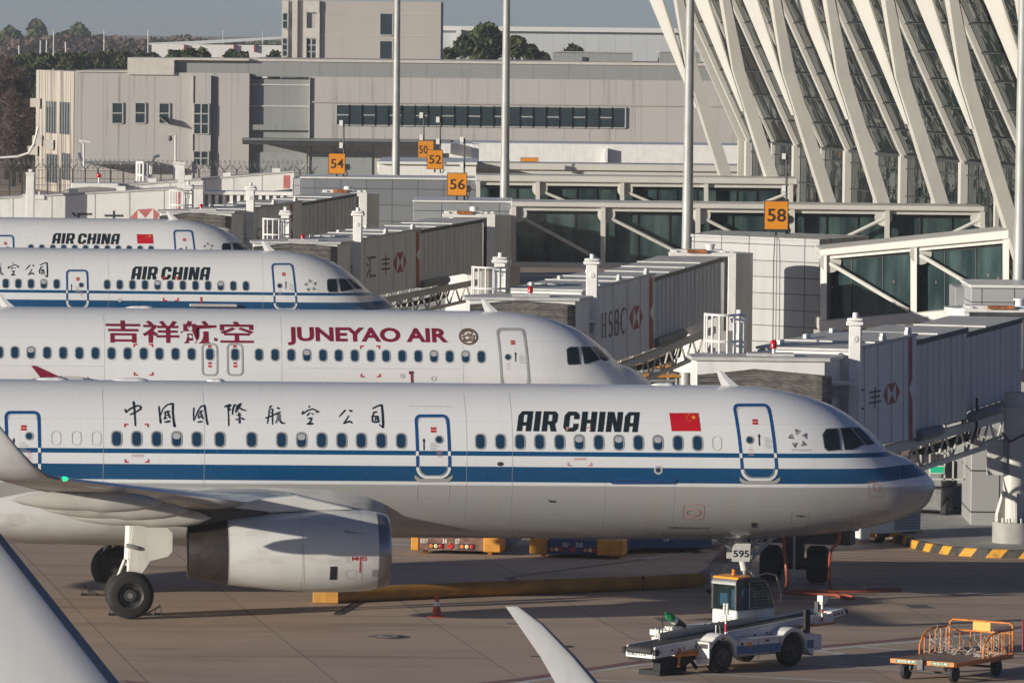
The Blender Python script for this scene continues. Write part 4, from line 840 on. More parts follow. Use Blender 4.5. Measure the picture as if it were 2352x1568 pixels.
for x, yt, D, wd_ in ((38,128,690,46),(70,126,700,50),(100,124,690,46),(135,122,700,52),(165,125,690,44),(195,123,705,50),(228,121,690,46),(255,120,700,44),(285,122,695,40),(315,120,720,42),(345,124,720,36),(60,150,660,40),(85,148,655,30)): tree('evergreen_tree', EV, x, yt, D, wd_, 'leafmid' if int(x) % 3 == 0 else 'leafdark', 2600, .32, group=G)
G = 'bare trees left of the long grey building'; EV = 'bare reddish brown tree beside the streaked end wall'
for x, yt, D, wd_ in ((8,132,625,60),(-12,175,610,60),(40,165,612,40),(24,215,600,56),(58,240,605,30)): tree('bare_tree', EV, x, yt, D, wd_, 'twig', 3200, .5, True, group=G, hfrac=.95)
G = 'big evergreen trees right of the tower block'
tree('evergreen_tree', 'tallest dark evergreen tree, domed, in front of the ribbed hangar', 1110, 54, 660, 108, 'leafdark', 11000, .27, group=G)
for x, yt, wd_, lab in ((1058,84,60,'dark evergreen tree left of the tallest domed one'),(1178,82,64,'dark evergreen tree leaning against the right of the tallest domed one'),(1212,104,50,'low dark evergreen tree left of the long rooftop cabin'),(1022,114,36,'low dark evergreen bush at the corner of the tower block'),(1240,122,36,'lowest green bush touching the long rooftop cabin'),(1310,104,64,'small spreading tree above the long rooftop cabin')): tree('evergreen_tree', lab, x, yt, 655 if x != 1310 else 690, wd_, 'leafmid' if x > 1230 else 'leafdark', 3600, .27, group=G)
G = 'treetops showing over the roof left of the tower'
for x, yt, wd_ in ((395,118,40),(430,114,60),(460,117,44),(525,120,30),(548,122,34),(625,123,40)): tree('evergreen_tree', 'dark treetop peeping over the roof in front of the long low hangar', x, yt, 640, wd_, 'leafdark', 900, .4, group=G)
# far wood
q = []
for k in range(70):
    x = rng.uniform(-60, 480); D = rng.uniform(1350, 1500); r = rng.uniform(3, 6); h = zy(x, rng.uniform(84, 98), D)
    q.append(leaves([((X(x, D), D, h*.62), r, h*.40)], 420, .55, .2, .8))
o = mesh_quads('far_wood', np.concatenate(q), M['twig']); tag(o, 'brown bare wood along the hazy horizon at far left', 'wood', kind='stuff')
q = []
for k in range(90):
    x = rng.uniform(-60, 1000); D = rng.uniform(1700, 1900); r = rng.uniform(4, 8); h = zy(x, rng.uniform(83, 100) if x < 330 else rng.uniform(92, 104), D)
    for e in range(3): q.append(leaves([((X(x, D)+rng.uniform(-6, 6), D, h*(.35+.2*e)), r*(1-.28*e), h*.24)], 70, 1.1))
o = mesh_quads('far_wood', np.concatenate(q), M['leafdark']); tag(o, 'blue hazy conifer wood on the skyline at far left', 'wood', kind='stuff')
G = 'round trees on the far skyline'
for x, yt, wd_, lab in ((20,66,70,'rounded skyline tree at the far left edge'),(80,52,58,'domed skyline tree, second from the far left edge'),(174,57,60,'domed skyline tree, tallest on the right of the far wood'),(140,76,50,'low skyline tree between two domed ones')): tree('broadleaf_tree', lab, x, yt, 1450, wd_, 'leafdark', 1500, .8, group=G)
M['galv'] = pm('galvanised_mast', (.38,.39,.385), .5, .2, var=.1, scale=1, dirt=(.26,.19,.13), damt=.55, dsc=(4,4,.25))
G = 'lamp masts by the far wood'; proto = None
for x, yt, D in ((117,70,1250),(233,68,1250),(334,68,1250),(506,68,1400),(597,71,1500),(87,93,1000),(101,92,1000),(145,97,1000),(38,105,1000)):
    h = zy(x, yt, D); t = thing('lamp_mast', 'thin pale lamp mast standing among the hazy far trees', 'lamp mast', (X(x, D), D, 0), 0, G)
    mb = MB(); mb.tube([(0,0,0), (0,0,h)], [.2,.11], 8); mb.build('pole', M['galv'], t, True)
    if D > 1100: mb = MB(); mb.bx(-1.1, 1.1, -.2, .2, h-.05, h+.16); mb.build('lamp_head', M['grey'], t, True)
# ---- tall floodlight masts on the apron
for x, y, D, lab in ((909,400,364,'tall grey mast left of the orange 52 sign'),(1159,462,314,'tall grey mast right of the orange 56 sign'),(1579,530,266,'tall grey mast beside the gate building under sign 58'),(2342,640,214,'thickest grey mast at the right edge of the picture')):
    p = P(x, y, D); t = thing('floodlight_mast', lab, 'mast', (p.x, p.y, 0), 0, 'tall floodlight masts'); mb = MB()
    mb.lathe((0,0,0), (0,0,1), [(0,.27),(9,.225),(9.02,.215),(18,.165),(18.02,.155),(30,.10)], 10, 0, (True, True)); mb.s = [False]*len(mb.s); mb.lathe((0,0,0), (0,0,1), [(0,.42),(.05,.42),(.05,.3)], 10, 0); mb.build('pole', M['galv'], t, True)
    mb = MB(); mb.lathe((0,0,29.6), (0,0,1), [(0,.3),(.1,1.2),(.2,1.2),(.25,.2)], 16); mb.build('floodlight_ring', M['galv'], t, True)
# ---- gate signs
M['signface'] = pm('sign_orange', (.70,.255,.012), .45, var=.07, scale=1.2); M['signink'] = pm('sign_ink', (.035,.018,.01), .5, var=.1)
def sign(txt, x0, x1, y0, y1, D, ypost, lab, tx=(.14,.90), bright=None):
    xm = (x0+x1)/2; a, b_ = X(x0, D), X(x1, D); z0, z1 = zy(xm, y1, D), zy(xm, y0, D); zp = zy(xm, ypost, D); t = thing('gate_sign', lab, 'gate sign', ((a+b_)/2, D, zp), 0, 'orange numbered gate signs')
    mb = MB(); mb.bx(a, b_, D, D+.12, z0, z1, 1); mb.bx(a+.03, b_-.03, D-.01, D-.001, z0+.03, z1-.03, 0); mb.build('panel', [M['signface'], M['dsteel']], t)
    m_ = fit(text_mesh(txt, .015), a+(b_-a)*tx[0], a+(b_-a)*tx[1], z0+(z1-z0)*.28, z0+(z1-z0)*.73); mb = MB(); mb.add([(p[0], D-.016, p[1]) for p in m_[0]], m_[1]); mb.build('lettering', M['signink'], t)
    mb = MB(); mb.bx((a+b_)/2-.05, (a+b_)/2+.05, D+.02, D+.1, zp, z0); mb.build('post', M['dsteel'], t)
sign('58', 1752, 1808, 461, 528, 254, 541, 'orange sign reading 58 on the sunlit gate building'); sign('56', 1023, 1069, 397, 450, 304, 462, 'orange sign reading 56 beside the second grey mast')
sign('54', 750, 789, 352, 400, 349, 410, 'orange sign reading 54, leftmost of the gate signs'); sign('52', 976, 1013, 344, 389, 376, 396, 'orange sign reading 52 overlapping another sign behind it')
sign('50', 955, 992, 323, 365, 398, 385, 'orange sign reading 50, partly hidden by the 52 sign', (.08,.62)); sign('803', 1191, 1232, 362, 392, 440, 400, 'low orange sign reading 803 half hidden by a white roof', (.2,.84))
t = thing('camera_board', 'small dark square board behind the 50 sign', 'board', P(995, 360, 402)); mb = MB(); face(mb, 984, 1005, 322, 344, 402, .1); mb.build('panel', M['dsteel'], t); mb = MB(); face(mb, 994, 996, 344, 390, 402.02, .06); mb.build('post', M['dsteel'], t)
def cam_mast(x, y0, y1, D, lab):
    D += .35; x += 1.5
    a, b_ = P(x, y1, D), P(x, y0, D); t = thing('camera_mast', lab, 'camera mast', a, 0, 'thin camera masts on the gate roofs'); mb = MB(); mb.tube([a, b_], .045, 8); mb.build('pole', M['dsteel'], t)
    s = D/F
    for yy in (y0+3, y0+(y1-y0)*.42): p = P(x-6, yy, D); mb = MB(); mb.box(p, (8*s, .3, 13*s)); mb.bar(p, P(x, yy+2, D), .04, .04, 1); mb.build('camera', [M['white'], M['dsteel']], t)
    mb = MB(); c = P(x+9, y1-34*250/D, D)
    for q, r in ((0, 8*250/D), (3, 6*250/D)): mb.tube([(c.x+r*s*math.cos(i*.5), c.y+.02*q, c.z+r*s*1.1*math.sin(i*.5)) for i in range(13)], .018, 5, closed=True)
    mb.box((c.x, c.y, c.z), (11*s, .15, 14*s), mi=1); mb.tube([P(x+3, y1-20, D), P(x+9, y1-8, D), P(x+4, y1, D)], .03, 6); mb.build('cable_coil', [M['black'], M['grey']], t)
cam_mast(1805, 356, 538, 254, 'thin camera mast beside the orange 58 sign'); cam_mast(1065, 318, 462, 304, 'thin camera mast beside the orange 56 sign'); cam_mast(788, 280, 408, 349, 'thin camera mast beside the orange 54 sign'); cam_mast(1010, 272, 398, 377, 'thin camera mast beside the orange 52 sign'); cam_mast(972, 262, 390, 399, 'thin camera mast beside the orange 50 sign')
# street lamp bars and cctv poles
t = thing('street_lamp', 'curved white lamp arm reaching over the fence at left', 'street lamp', (X(-30, 540), 540, 0)); mb = MB(); mb.tube([P(-30, 430, 540), P(-30, 364, 540), P(40, 360, 540), P(66, 352, 540), P(78, 330, 540), P(88, 292, 540)], .11, 8); mb.build('arm', M['white'], t)
t = thing('cctv_pole', 'white hooked camera pole in front of the stair window wall', 'camera pole', P(403, 372, 560)); mb = MB(); mb.tube([P(403, 400, 560), P(403, 311, 560), P(390, 311, 560)], .09, 8); mb.build('pole', M['white'], t); mb = MB(); mb.lathe(P(391, 312, 560), (0,0,-1), [(0,.12),(.35,.2),(.5,.02)], 12); mb.build('camera', M['dsteel'], t)
t = thing('cctv_pole', 'short white camera pole above the small awning', 'camera pole', P(193, 372, 560)); mb = MB(); mb.tube([P(193, 390, 560), P(192, 330, 560), P(182, 322, 560)], .09, 8); mb.build('pole', M['white'], t); mb = MB(); mb.bar(P(182, 322, 560), P(208, 327, 560), .25, .12); mb.build('lamp_head', M['white'], t)
# ================================================================ TERMINAL, GATE BUILDINGS, WALKWAYS, BOARDING BRIDGES
M['cream'] = pm('cream_steel', (.57,.56,.52), .45, var=.04, scale=.6, dirt=(.42,.38,.31), damt=.25)
t_ = NT('terminal_glass'); n = t_.noise(.35, 3, (1,1,.5)); t_.bump(t_.noise(.35, 2), .25, .6); t_.b.inputs['Specular IOR Level'].default_value = .45; t_.fin(t_.mix(n, (.004,.008,.008), (.018,.030,.028)), .02); M['tglass'] = t_.mat
t_ = NT('walkway_glass'); n = t_.ramp(t_.noise(.8, 4, (1.6,1,.35)), .35, .7); t_.bump(t_.noise(.8, 2), .03, .2); t_.b.inputs['Specular IOR Level'].default_value = .35; t_.fin(t_.mix(n, (.016,.032,.035), (.065,.105,.105)), .05); M['wkglass'] = t_.mat
M['mullion'] = pm('dark_mullion', (.045,.05,.048), .5, .2, var=.1)
def panelmat(name, col, sx, sz, jw=.02):
    t = NT(name); x, y, z = t.xyz()
    def g(c, s, o=0.): return t.ramp(t.m('ABSOLUTE', t.m('SUBTRACT', t.m('FRACT', t.m('MULTIPLY_ADD', c, 1/s, o)), .5)), jw/s, jw/s*.6)
    j = t.m('MAXIMUM', g(x, sx, .21), g(z, sz)); wn = t.node('ShaderNodeTexWhiteNoise'); cv = t.node('ShaderNodeCombineXYZ')
    t.lk(t.m('FLOOR', t.m('MULTIPLY_ADD', x, 1/sx, .71)), cv.inputs[0]); t.lk(t.m('FLOOR', t.m('MULTIPLY_ADD', z, 1/sz, .5)), cv.inputs[2]); t.lk(cv.outputs[0], wn.inputs[0])
    c = t.mix(wn.outputs[0], tuple(v*.93 for v in col), tuple(v*1.06 for v in col)); c = t.mix(t.m('MULTIPLY', t.ramp(t.noise(.8, 5, (2,2,.3)), .5, .75), .25), c, tuple(v*.55 for v in col)); c = t.mix(t.m('MULTIPLY', j, .9), c, (.02,.02,.02)); return t.fin(c, .42, .1)
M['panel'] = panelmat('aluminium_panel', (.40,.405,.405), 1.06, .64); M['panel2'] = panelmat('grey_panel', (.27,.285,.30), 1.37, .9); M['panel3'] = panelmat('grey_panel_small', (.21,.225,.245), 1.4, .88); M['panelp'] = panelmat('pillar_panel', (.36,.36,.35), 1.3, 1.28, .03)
# ---- terminal
def tl(s, out=0.0, z=0.0): return Vector((13.73+1.08*s-.987*out, 370-6.75*s-.158*out, z))   # along the facade line, outwards, up
T = thing('terminal_building', 'glass terminal with slanting white steel struts at upper right', 'terminal', tl(4))
ZK, ZTOP, LB = 9.03, 24.0, .47
gl = MB()
for s in range(0, 20): # lower and leaning panes
    a, b = tl(s, .0), tl(s+1, .0); gl.add([a+Vector((0,0,.0)), b+Vector((0,0,.0)), b+Vector((0,0,ZK)), a+Vector((0,0,ZK))], [(0,1,2,3)])
    h = ZTOP-ZK; gl.add([tl(s,0,ZK), tl(s+1,0,ZK), tl(s+1,LB*h,ZTOP), tl(s,LB*h,ZTOP)], [(0,1,2,3)])
gl.build('glazing', M['tglass'], T)
ml = MB()
for k in range(1, 11): z = ZK+1.36*k; ml.bar(tl(-.0,LB*(z-ZK)+.07,z), tl(20,LB*(z-ZK)+.07,z), .07, .06)
for k in range(1, 7): z = 1.4*k; ml.bar(tl(0,.06,z), tl(20,.06,z), .1, .07)
ml.bar(tl(0,.1,ZK), tl(20,.1,ZK), .2, .16)
for s in range(0, 20):
    for q in (.34, .67): ml.bar(tl(s+q,.03,ZK), tl(s+q,LB*(ZTOP-ZK)+.05,ZTOP), .045, .05, up=(1,0,0)); ml.bar(tl(s+q,.05,0), tl(s+q,.05,ZK), .05, .05, up=(1,0,0))
ml.build('mullion', M['mullion'], T)
def plate(mb, s, wd, dep, o0, z0, o1, z1, w1=None): # a straight member following the facade: wd along, dep outward
    w1 = w1 or wd; f = wd/6.84; f1 = w1/6.84
    mb.hexa([tl(s-f/2,o0,z0), tl(s+f/2,o0,z0), tl(s+f/2,o0+dep,z0), tl(s-f/2,o0+dep,z0), tl(s-f1/2,o1,z1), tl(s+f1/2,o1,z1), tl(s+f1/2,o1+dep,z1), tl(s-f1/2,o1+dep,z1)])
for s in range(0, 20):
    big = s % 2 == 0; mb = MB(); wd = .6 if big else .35; dp = .36 if big else .2
    plate(mb, s, wd, dp, .02, 0, .02, ZK); plate(mb, s, wd*.8, dp*.75, .02, ZK, .02+LB*(ZTOP-ZK), ZTOP)
    mb.build('column', M['cream'], T)
for s in (0,): # corner fin at the far end
    mb = MB(); plate(mb, -.12, .25, .95, -.3, 0, -.3, ZK); plate(mb, -.12, .25, .9, -.3, ZK, -.3+LB*(ZTOP-ZK), ZTOP); mb.build('column', M['cream'], T)
for s in range(1, 20, 2): # slanting struts that open into a V above the node
    mb = MB(); zb, zn = 3.6, 13.2; ob = 1.35; on = ob+.335*(zn-zb)
    plate(mb, s, .8, .66, ob, zb, on, zn)
    mb.build('strut', M['cream'], T)
    mb = MB(); o2 = on+.45*(ZTOP-zn); th = Vector((.12, .3, 0)); zs = zn-2.2; os_ = ob+.335*(zs-zb)
    a0, a1 = tl(s-.07, os_+.76, zs), tl(s+.0, os_+.70, zs); b0, b1 = tl(s-.30, o2+.62, ZTOP), tl(s+.02, o2-.42, ZTOP)
    mb.hexa([a0, a1, a1+th, a0+th, b0, b1, b1+th, b0+th]); mb.build('strut', M['cream'], T)
    mb = MB(); o3 = on+.20*(ZTOP-zn); f = .8/6.84/2
    mb.hexa([tl(s-f,on,zn+.002), tl(s+f,on,zn+.002), tl(s+f,on+.66,zn+.002), tl(s-f,on+.66,zn+.002), tl(s-.06,o3,ZTOP), tl(s+.0,o3,ZTOP), tl(s+.22,o3+.50,ZTOP), tl(s-.0,o3+.50,ZTOP)]); mb.build('strut', M['cream'], T)
mb = MB(); mb.prism([tl(-.3, -.6, 0), tl(20, -.6, 0), tl(20, -25, 0), tl(-.3, -25, 0)], (0, 0, 9)); mb.prism([tl(-.3, -.6, 9.1), tl(20, -.6, 9.1), tl(20, -25, 9.1), tl(-.3, -25, 9.1)], (0, 0, .3)); 
mb.build('inner_wall', M['mullion'], T)
mb = MB(); mb.hexa([tl(-1, 6, ZTOP), tl(20, 6, ZTOP), tl(20, -20, ZTOP+1), tl(-1, -20, ZTOP+1), tl(-1, 13, ZTOP+3), tl(20, 13, ZTOP+3), tl(20, -20, ZTOP+5), tl(-1, -20, ZTOP+5)]); mb.build('roof', M['cream'], T)
# ---- gate buildings (panelled boxes between walkway and bridge)
def box_px(name, lab, cat, parts, group=None):
    x0 = min(p[0] for p in parts); x1 = max(p[1] for p in parts); D = min(p[4] for p in parts); t = thing(name, lab, cat, (X((x0+x1)/2, D), D, 0), 0, group)
    for x0, x1, y0, y1, D, dep, mat, nm in parts:
        mb = MB(); xm = (x0+x1)/2; z0 = 0 if y1 is None else zy(xm, y1, D); mb.bx(X(x0, D), X(x1, D), D, D+dep, z0, zy(xm, y0, D)); mb.build(nm, M[mat], t, bevel=.02)
    return t
GG = 'panelled gate buildings'

GB = thing('gate_building', 'sunlit panelled gate building under the orange 58 sign', 'gate building', P(1700, 800, 254), 0, GG)
ga, gb_, gc, gd = P(1586, 800, 256.2), P(1879, 800, 251.4), P(1990, 800, 256.5), P(1640, 800, 261.5)
for z0, z1, mm, nm, e in ((0, zy(1720, 549, 254), 'panel', 'wall', 0), (zy(1720, 548.6, 254), zy(1720, 543, 254), 'panel', 'roof_edge', .05)):
    mb = MB(); mb.prism([(ga.x-e, ga.y-e, z0), (gb_.x, gb_.y-e, z0), (gc.x+e, gc.y, z0), (gd.x, gd.y+e, z0)], (0, 0, z1-z0)); mb.build(nm, M[mm], GB)

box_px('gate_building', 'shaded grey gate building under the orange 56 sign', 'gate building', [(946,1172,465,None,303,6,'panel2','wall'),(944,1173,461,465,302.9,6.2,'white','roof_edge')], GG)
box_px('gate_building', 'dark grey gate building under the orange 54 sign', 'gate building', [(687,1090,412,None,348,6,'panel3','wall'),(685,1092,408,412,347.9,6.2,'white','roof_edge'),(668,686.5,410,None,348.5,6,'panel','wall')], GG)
box_px('gate_building', 'white roofed gate building left of the orange 52 sign', 'gate building', [(866,1090,378,None,380,12,'white','wall'),(864,1092,372,378,379.7,12.5,'white','roof_edge')], GG)
box_px('gate_building', 'pale gate building at the right edge beside the thickest mast', 'gate building', [(2230,2420,662,None,208,4.5,'panel','wall'),(2227,2424,655,662,207.9,4.7,'white','roof_edge'),(2194,2229,660,None,211,3,'grey','wall')], GG)
box_px('pillar', 'grey panelled pillar standing on the kerbed island', 'pillar', [(2236,2312,1000,None,198,4,'panelp','wall')])
# ---- glass walkways
GW = 'glass walkways to the terminal'
def walkway(lab, x0, x1, D, yr0, yr1, yg, yb, posts, diags, dep=4.5, mats=('cream','wkglass'), D1=None, below=True):
    D1 = D1 or D; dd = lambda x: D+(D1-D)*(x-x0)/(x1-x0); t = thing('glass_walkway', lab, 'walkway', (X((x0+x1)/2, dd((x0+x1)/2)), dd((x0+x1)/2), 0), 0, GW)
    lin = lambda y, x: (y[0]+(y[1]-y[0])*(x-x0)/(x1-x0)) if isinstance(y, tuple) else y+.0106*(x-(x0+x1)/2)
    back = Vector((0, dep, 0))
    def slab(mb, xa, xb, ya, yb_, off, dp, mi=0):
        q = [P(x, lin(y, x), dd(x))+Vector((0, off, 0)) for x, y in ((xa, yb_), (xb, yb_), (xb, ya), (xa, ya))]; mb.prism(q, (0, dp, 0), mi)
    mb = MB(); slab(mb, x0, x1, yr0, yr1, 0, dep); mb.build('roof', M[mats[0]], t, bevel=.03)
    sh = (lambda y, d: (y[0]+d, y[1]+d) if isinstance(y, tuple) else y+d)
    mb = MB(); slab(mb, x0, x1, sh(yr1, .3), sh(yr1, 9), .25, dep-.5); mb.build('fascia', M[mats[0]], t)
    if yg is None: return t
    mb = MB(); slab(mb, x0+2, x1-2, sh(yr1, 9.3), yg, .75, .1); mb.build('glazing', M[mats[1]], t)
    mb = MB(); k = int((x1-x0)/(posts[1]-posts[0])*3.0) if len(posts) > 1 else 6
    for i in range(k+1): x = x0+2+(x1-x0-4)*i/k; slab(mb, x-.8, x+.8, sh(yr1, 9.3), yg, .68, .06)
    slab(mb, x0+2, x1-2, sh(yr1, 14), sh(yr1, 16), .66, .08); mb.build('mullion', M['mullion'], t)
    for x in posts:
        w_ = 5.5*300/D; mb = MB(); slab(mb, x-w_, x+w_, sh(yr1, .4), sh(yg, 8), .05, .3); mb.build('post', M[mats[0]], t)
    for xa, xb, fl in diags:
        ya, yb2 = (lin(yr1, xa)+20, lin(yg, xb)-6) if not fl else (lin(yg, xa)-6, lin(yr1, xb)+20)
        mb = MB(); mb.tube([P(xa, ya, dd(xa))+Vector((0,.3,0)), P(xb, yb2, dd(xb))+Vector((0,.3,0))], .085, 8); mb.lathe(P(xa if not fl else xb, (ya if not fl else yb2)-4, dd(xa if not fl else xb))+Vector((0,.32,0)), (0,-1,0), [(0,.42),(.06,.42),(.061,.01)], 16); mb.build('brace', M[mats[0]], t)
    mb = MB(); slab(mb, x0, x1, yg, yb, 0, dep); mb.build('floor_beam', M[mats[0]], t, bevel=.03)
    if below:
        for x in posts[::2]: p = P(x, lin(yb, x), dd(x)); mb = MB(); mb.bx(p.x-.3, p.x+.3, p.y+1.2, p.y+1.8, 0, p.z); mb.build('support_column', M[mats[0]], t)
    return t
walkway('long glass walkway running right from behind the orange 56 sign', 1174, 2262, 300, 469, 480, 607, 620, [1180,1385,1603,1820,2038,2257], [(1190,1378,False),(1393,1596,False),(1612,1812,False),(1826,2030,True),(2046,2250,True)])
walkway('glass walkway behind the longer one, under the slanting struts', 1092, 1832, 345, 406, 420, 520, 530, [1098,1235,1429,1622,1817], [(1240,1422,False),(1436,1614,False),(1628,1812,True)])
walkway('white roofed walkway farthest back, above two glass ones', 866, 1722, 382, 376, 391, None, None, [900,1100], [])
walkway('sunlit glass walkway sloping up from the orange 58 sign', 1884, 2318, 246, (573,528), (588,549), (736,700), (762,723), [1892,2099,2311], [(1908,2088,False),(2116,2300,False)], D1=240)
mb = MB(); W3 = thing('window_sticker', 'tiny red and white stickers on the sloping walkway glass', 'sticker', P(2110, 640, 243.4))
for x, y in ((1916,659),(1988,653),(2058,647),(2130,643),(2155,648),(2203,640),(2226,644),(2274,632),(2297,640)):
    D = 246-6*(x-1884)/434+.74
    for sx in (-1, 1): mb.add([P(x+6*sx, y-4, D), P(x+6*sx, y+4, D), P(x, y, D)], [(0,1,2)])
mb.build('sticker', M['pinkmark'], W3)
# curved apron road behind (pale strip seen between the bridges)
# ---- boarding bridges
t_ = NT('ribbed_bridge_panel'); x, y, z = t_.xyz(); s = t_.m('ADD', t_.m('MULTIPLY', x, .34), t_.m('MULTIPLY', y, .94)); wv = t_.m('SINE', t_.m('MULTIPLY', s, 12.0))
c = t_.mix(t_.noise(.8, 5, (1,1,.2)), (.58,.585,.57), (.66,.66,.645)); c = t_.mix(t_.m('MULTIPLY', t_.ramp(t_.noise(1.1, 6, (2,2,.25)), .5, .75), .35), c, (.22,.2,.18)); M['ribbed'] = t_.fin(c, .5)
M['bridge'] = pm('bridge_panel', (.72,.72,.70), .42, var=.03, dirt=(.30,.28,.25), damt=.3, dsc=(2,2,.25)); M['broof'] = pm('bridge_roof', (.50,.50,.49), .5, var=.08, dirt=(.26,.2,.15), damt=.45, dsc=(1.5,1.5,1)); M['fadedred'] = pm('faded_logo_red', (.50,.15,.15), .5, var=.12); M['hexred'] = pm('hexagon_red', (.36,.035,.03), .5, var=.06); M['bellow'] = pm('bellows_fabric', (.235,.22,.20), .85, var=.15, scale=2, dirt=(.11,.10,.09), damt=.4, dsc=(1,1,1)); M['beacon'] = pm('red_beacon', (.5,.01,.012), .2, var=.05); M['rust'] = pm('rusty_hazard_box', (.32,.11,.03), .7, var=.5, scale=6); M['darkcharcoal'] = pm('bridge_ink', (.05,.052,.055), .5)
def hexlogo(wall, pts, mats, parent):
    L, TL, TR, Rr, BR_, BL_ = [wall.uz(*p) for p in pts]; c = tuple((TL[i]+BR_[i]+TR[i]+BL_[i])/4 for i in (0, 1)); mb = MB()
    for tri in ((L, TL, BL_), (TR, Rr, BR_), (TL, TR, c), (BL_, BR_, c)): wall.put(mb, poly(tri), 0)
    for tri in ((TL, c, BL_), (TR, BR_, c)): wall.put(mb, poly(tri), 1)
    return mb.build('emblem', mats, parent, label='red and white hexagon emblem')
def glyph(wall, body, x0, x1, y0, y1, bold=0.0, par=None, mat='darkcharcoal'):
    xm = (x0+x1)/2; a0, _ = wall.uz(x0, (y0+y1)/2); a1, _ = wall.uz(x1, (y0+y1)/2); z1 = wall.uz(xm, y0)[1]; z0 = wall.uz(xm, y1)[1]; lo, hi = min(a0, a1), max(a0, a1)
    m_ = fit(text_mesh(body, bold), lo, hi, z0, z1); 
    if a0 > a1: m_ = ([(lo+hi-p[0], p[1]) for p in m_[0]], m_[1])
    mb = MB(); wall.put(mb, m_); return mb.build('lettering', M[mat], par)
def serif_hsbc(wall, x0, x1, ytop, ybot, par):  # tall narrow serif capitals, ytop/ybot = ((y at x0),(y at x1))
    a0, z1a = wall.uz(x0, ytop[0]); a1, z1b = wall.uz(x1, ytop[1]); _, z0a = wall.uz(x0, ybot[0]); _, z0b = wall.uz(x1, ybot[1]); mb = MB()
    def put(m_, off): 
        vs = []
        for u, v in m_[0]: u /= 4.0; a = a0+(a1-a0)*u; zt = z1a+(z1b-z1a)*u; zb = z0a+(z0b-z0a)*u; vs.append((a, zb+(zt-zb)*v))
        wall.put(mb, (vs, m_[1]), 0, off)
    o = .012
    for x in (.13, .62): put(ribbon([(x, 0), (x, 1)], .15), o); put(ribbon([(x-.14, .02), (x+.14, .02)], .04), o+.004); put(ribbon([(x-.14, .98), (x+.14, .98)], .04), o+.004)
    put(ribbon([(.13, .52), (.62, .52)], .06), o+.002)
    A = lambda cx, cy, rx, ry, a, b, n=14: [(cx+rx*math.cos(R(a+(b-a)*i/n)), cy+ry*math.sin(R(a+(b-a)*i/n))) for i in range(n+1)]
    put(ribbon(A(1.37, .755, .22, .225, 20, 270)+A(1.37, .265, .24, .265, 90, -160), [.05]*3+[.11]*8+[.15]*8+[.11]*8+[.05]*3), o); put(ribbon([(1.56,.83),(1.58,1.0)], .05), o+.002); put(ribbon([(1.14,.18),(1.13,0)], .05), o+.002)
    put(ribbon([(2.05, 0), (2.05, 1)], .15), o); put(ribbon([(2.05,.98)]+A(2.3, .755, .22, .225, 90, -90)+[(2.05,.53)], [.05,.07]+[.15]*13+[.07,.05]), o+.003); put(ribbon([(2.05,.51)]+A(2.32, .26, .26, .25, 90, -90)+[(2.05,.02)], [.05,.07]+[.16]*13+[.07,.05]), o+.006)
    put(ribbon(A(3.4, .5, .44, .49, 42, 318, 20), [.05]*4+[.13]*4+[.17]*5+[.13]*4+[.05]*4), o); put(ribbon([(3.76,.72),(3.78,.98)], .05), o+.002)
    return mb.build('lettering', M['darkcharcoal'], par, label='HSBC in dark serif capitals')
BG = 'passenger boarding bridges'
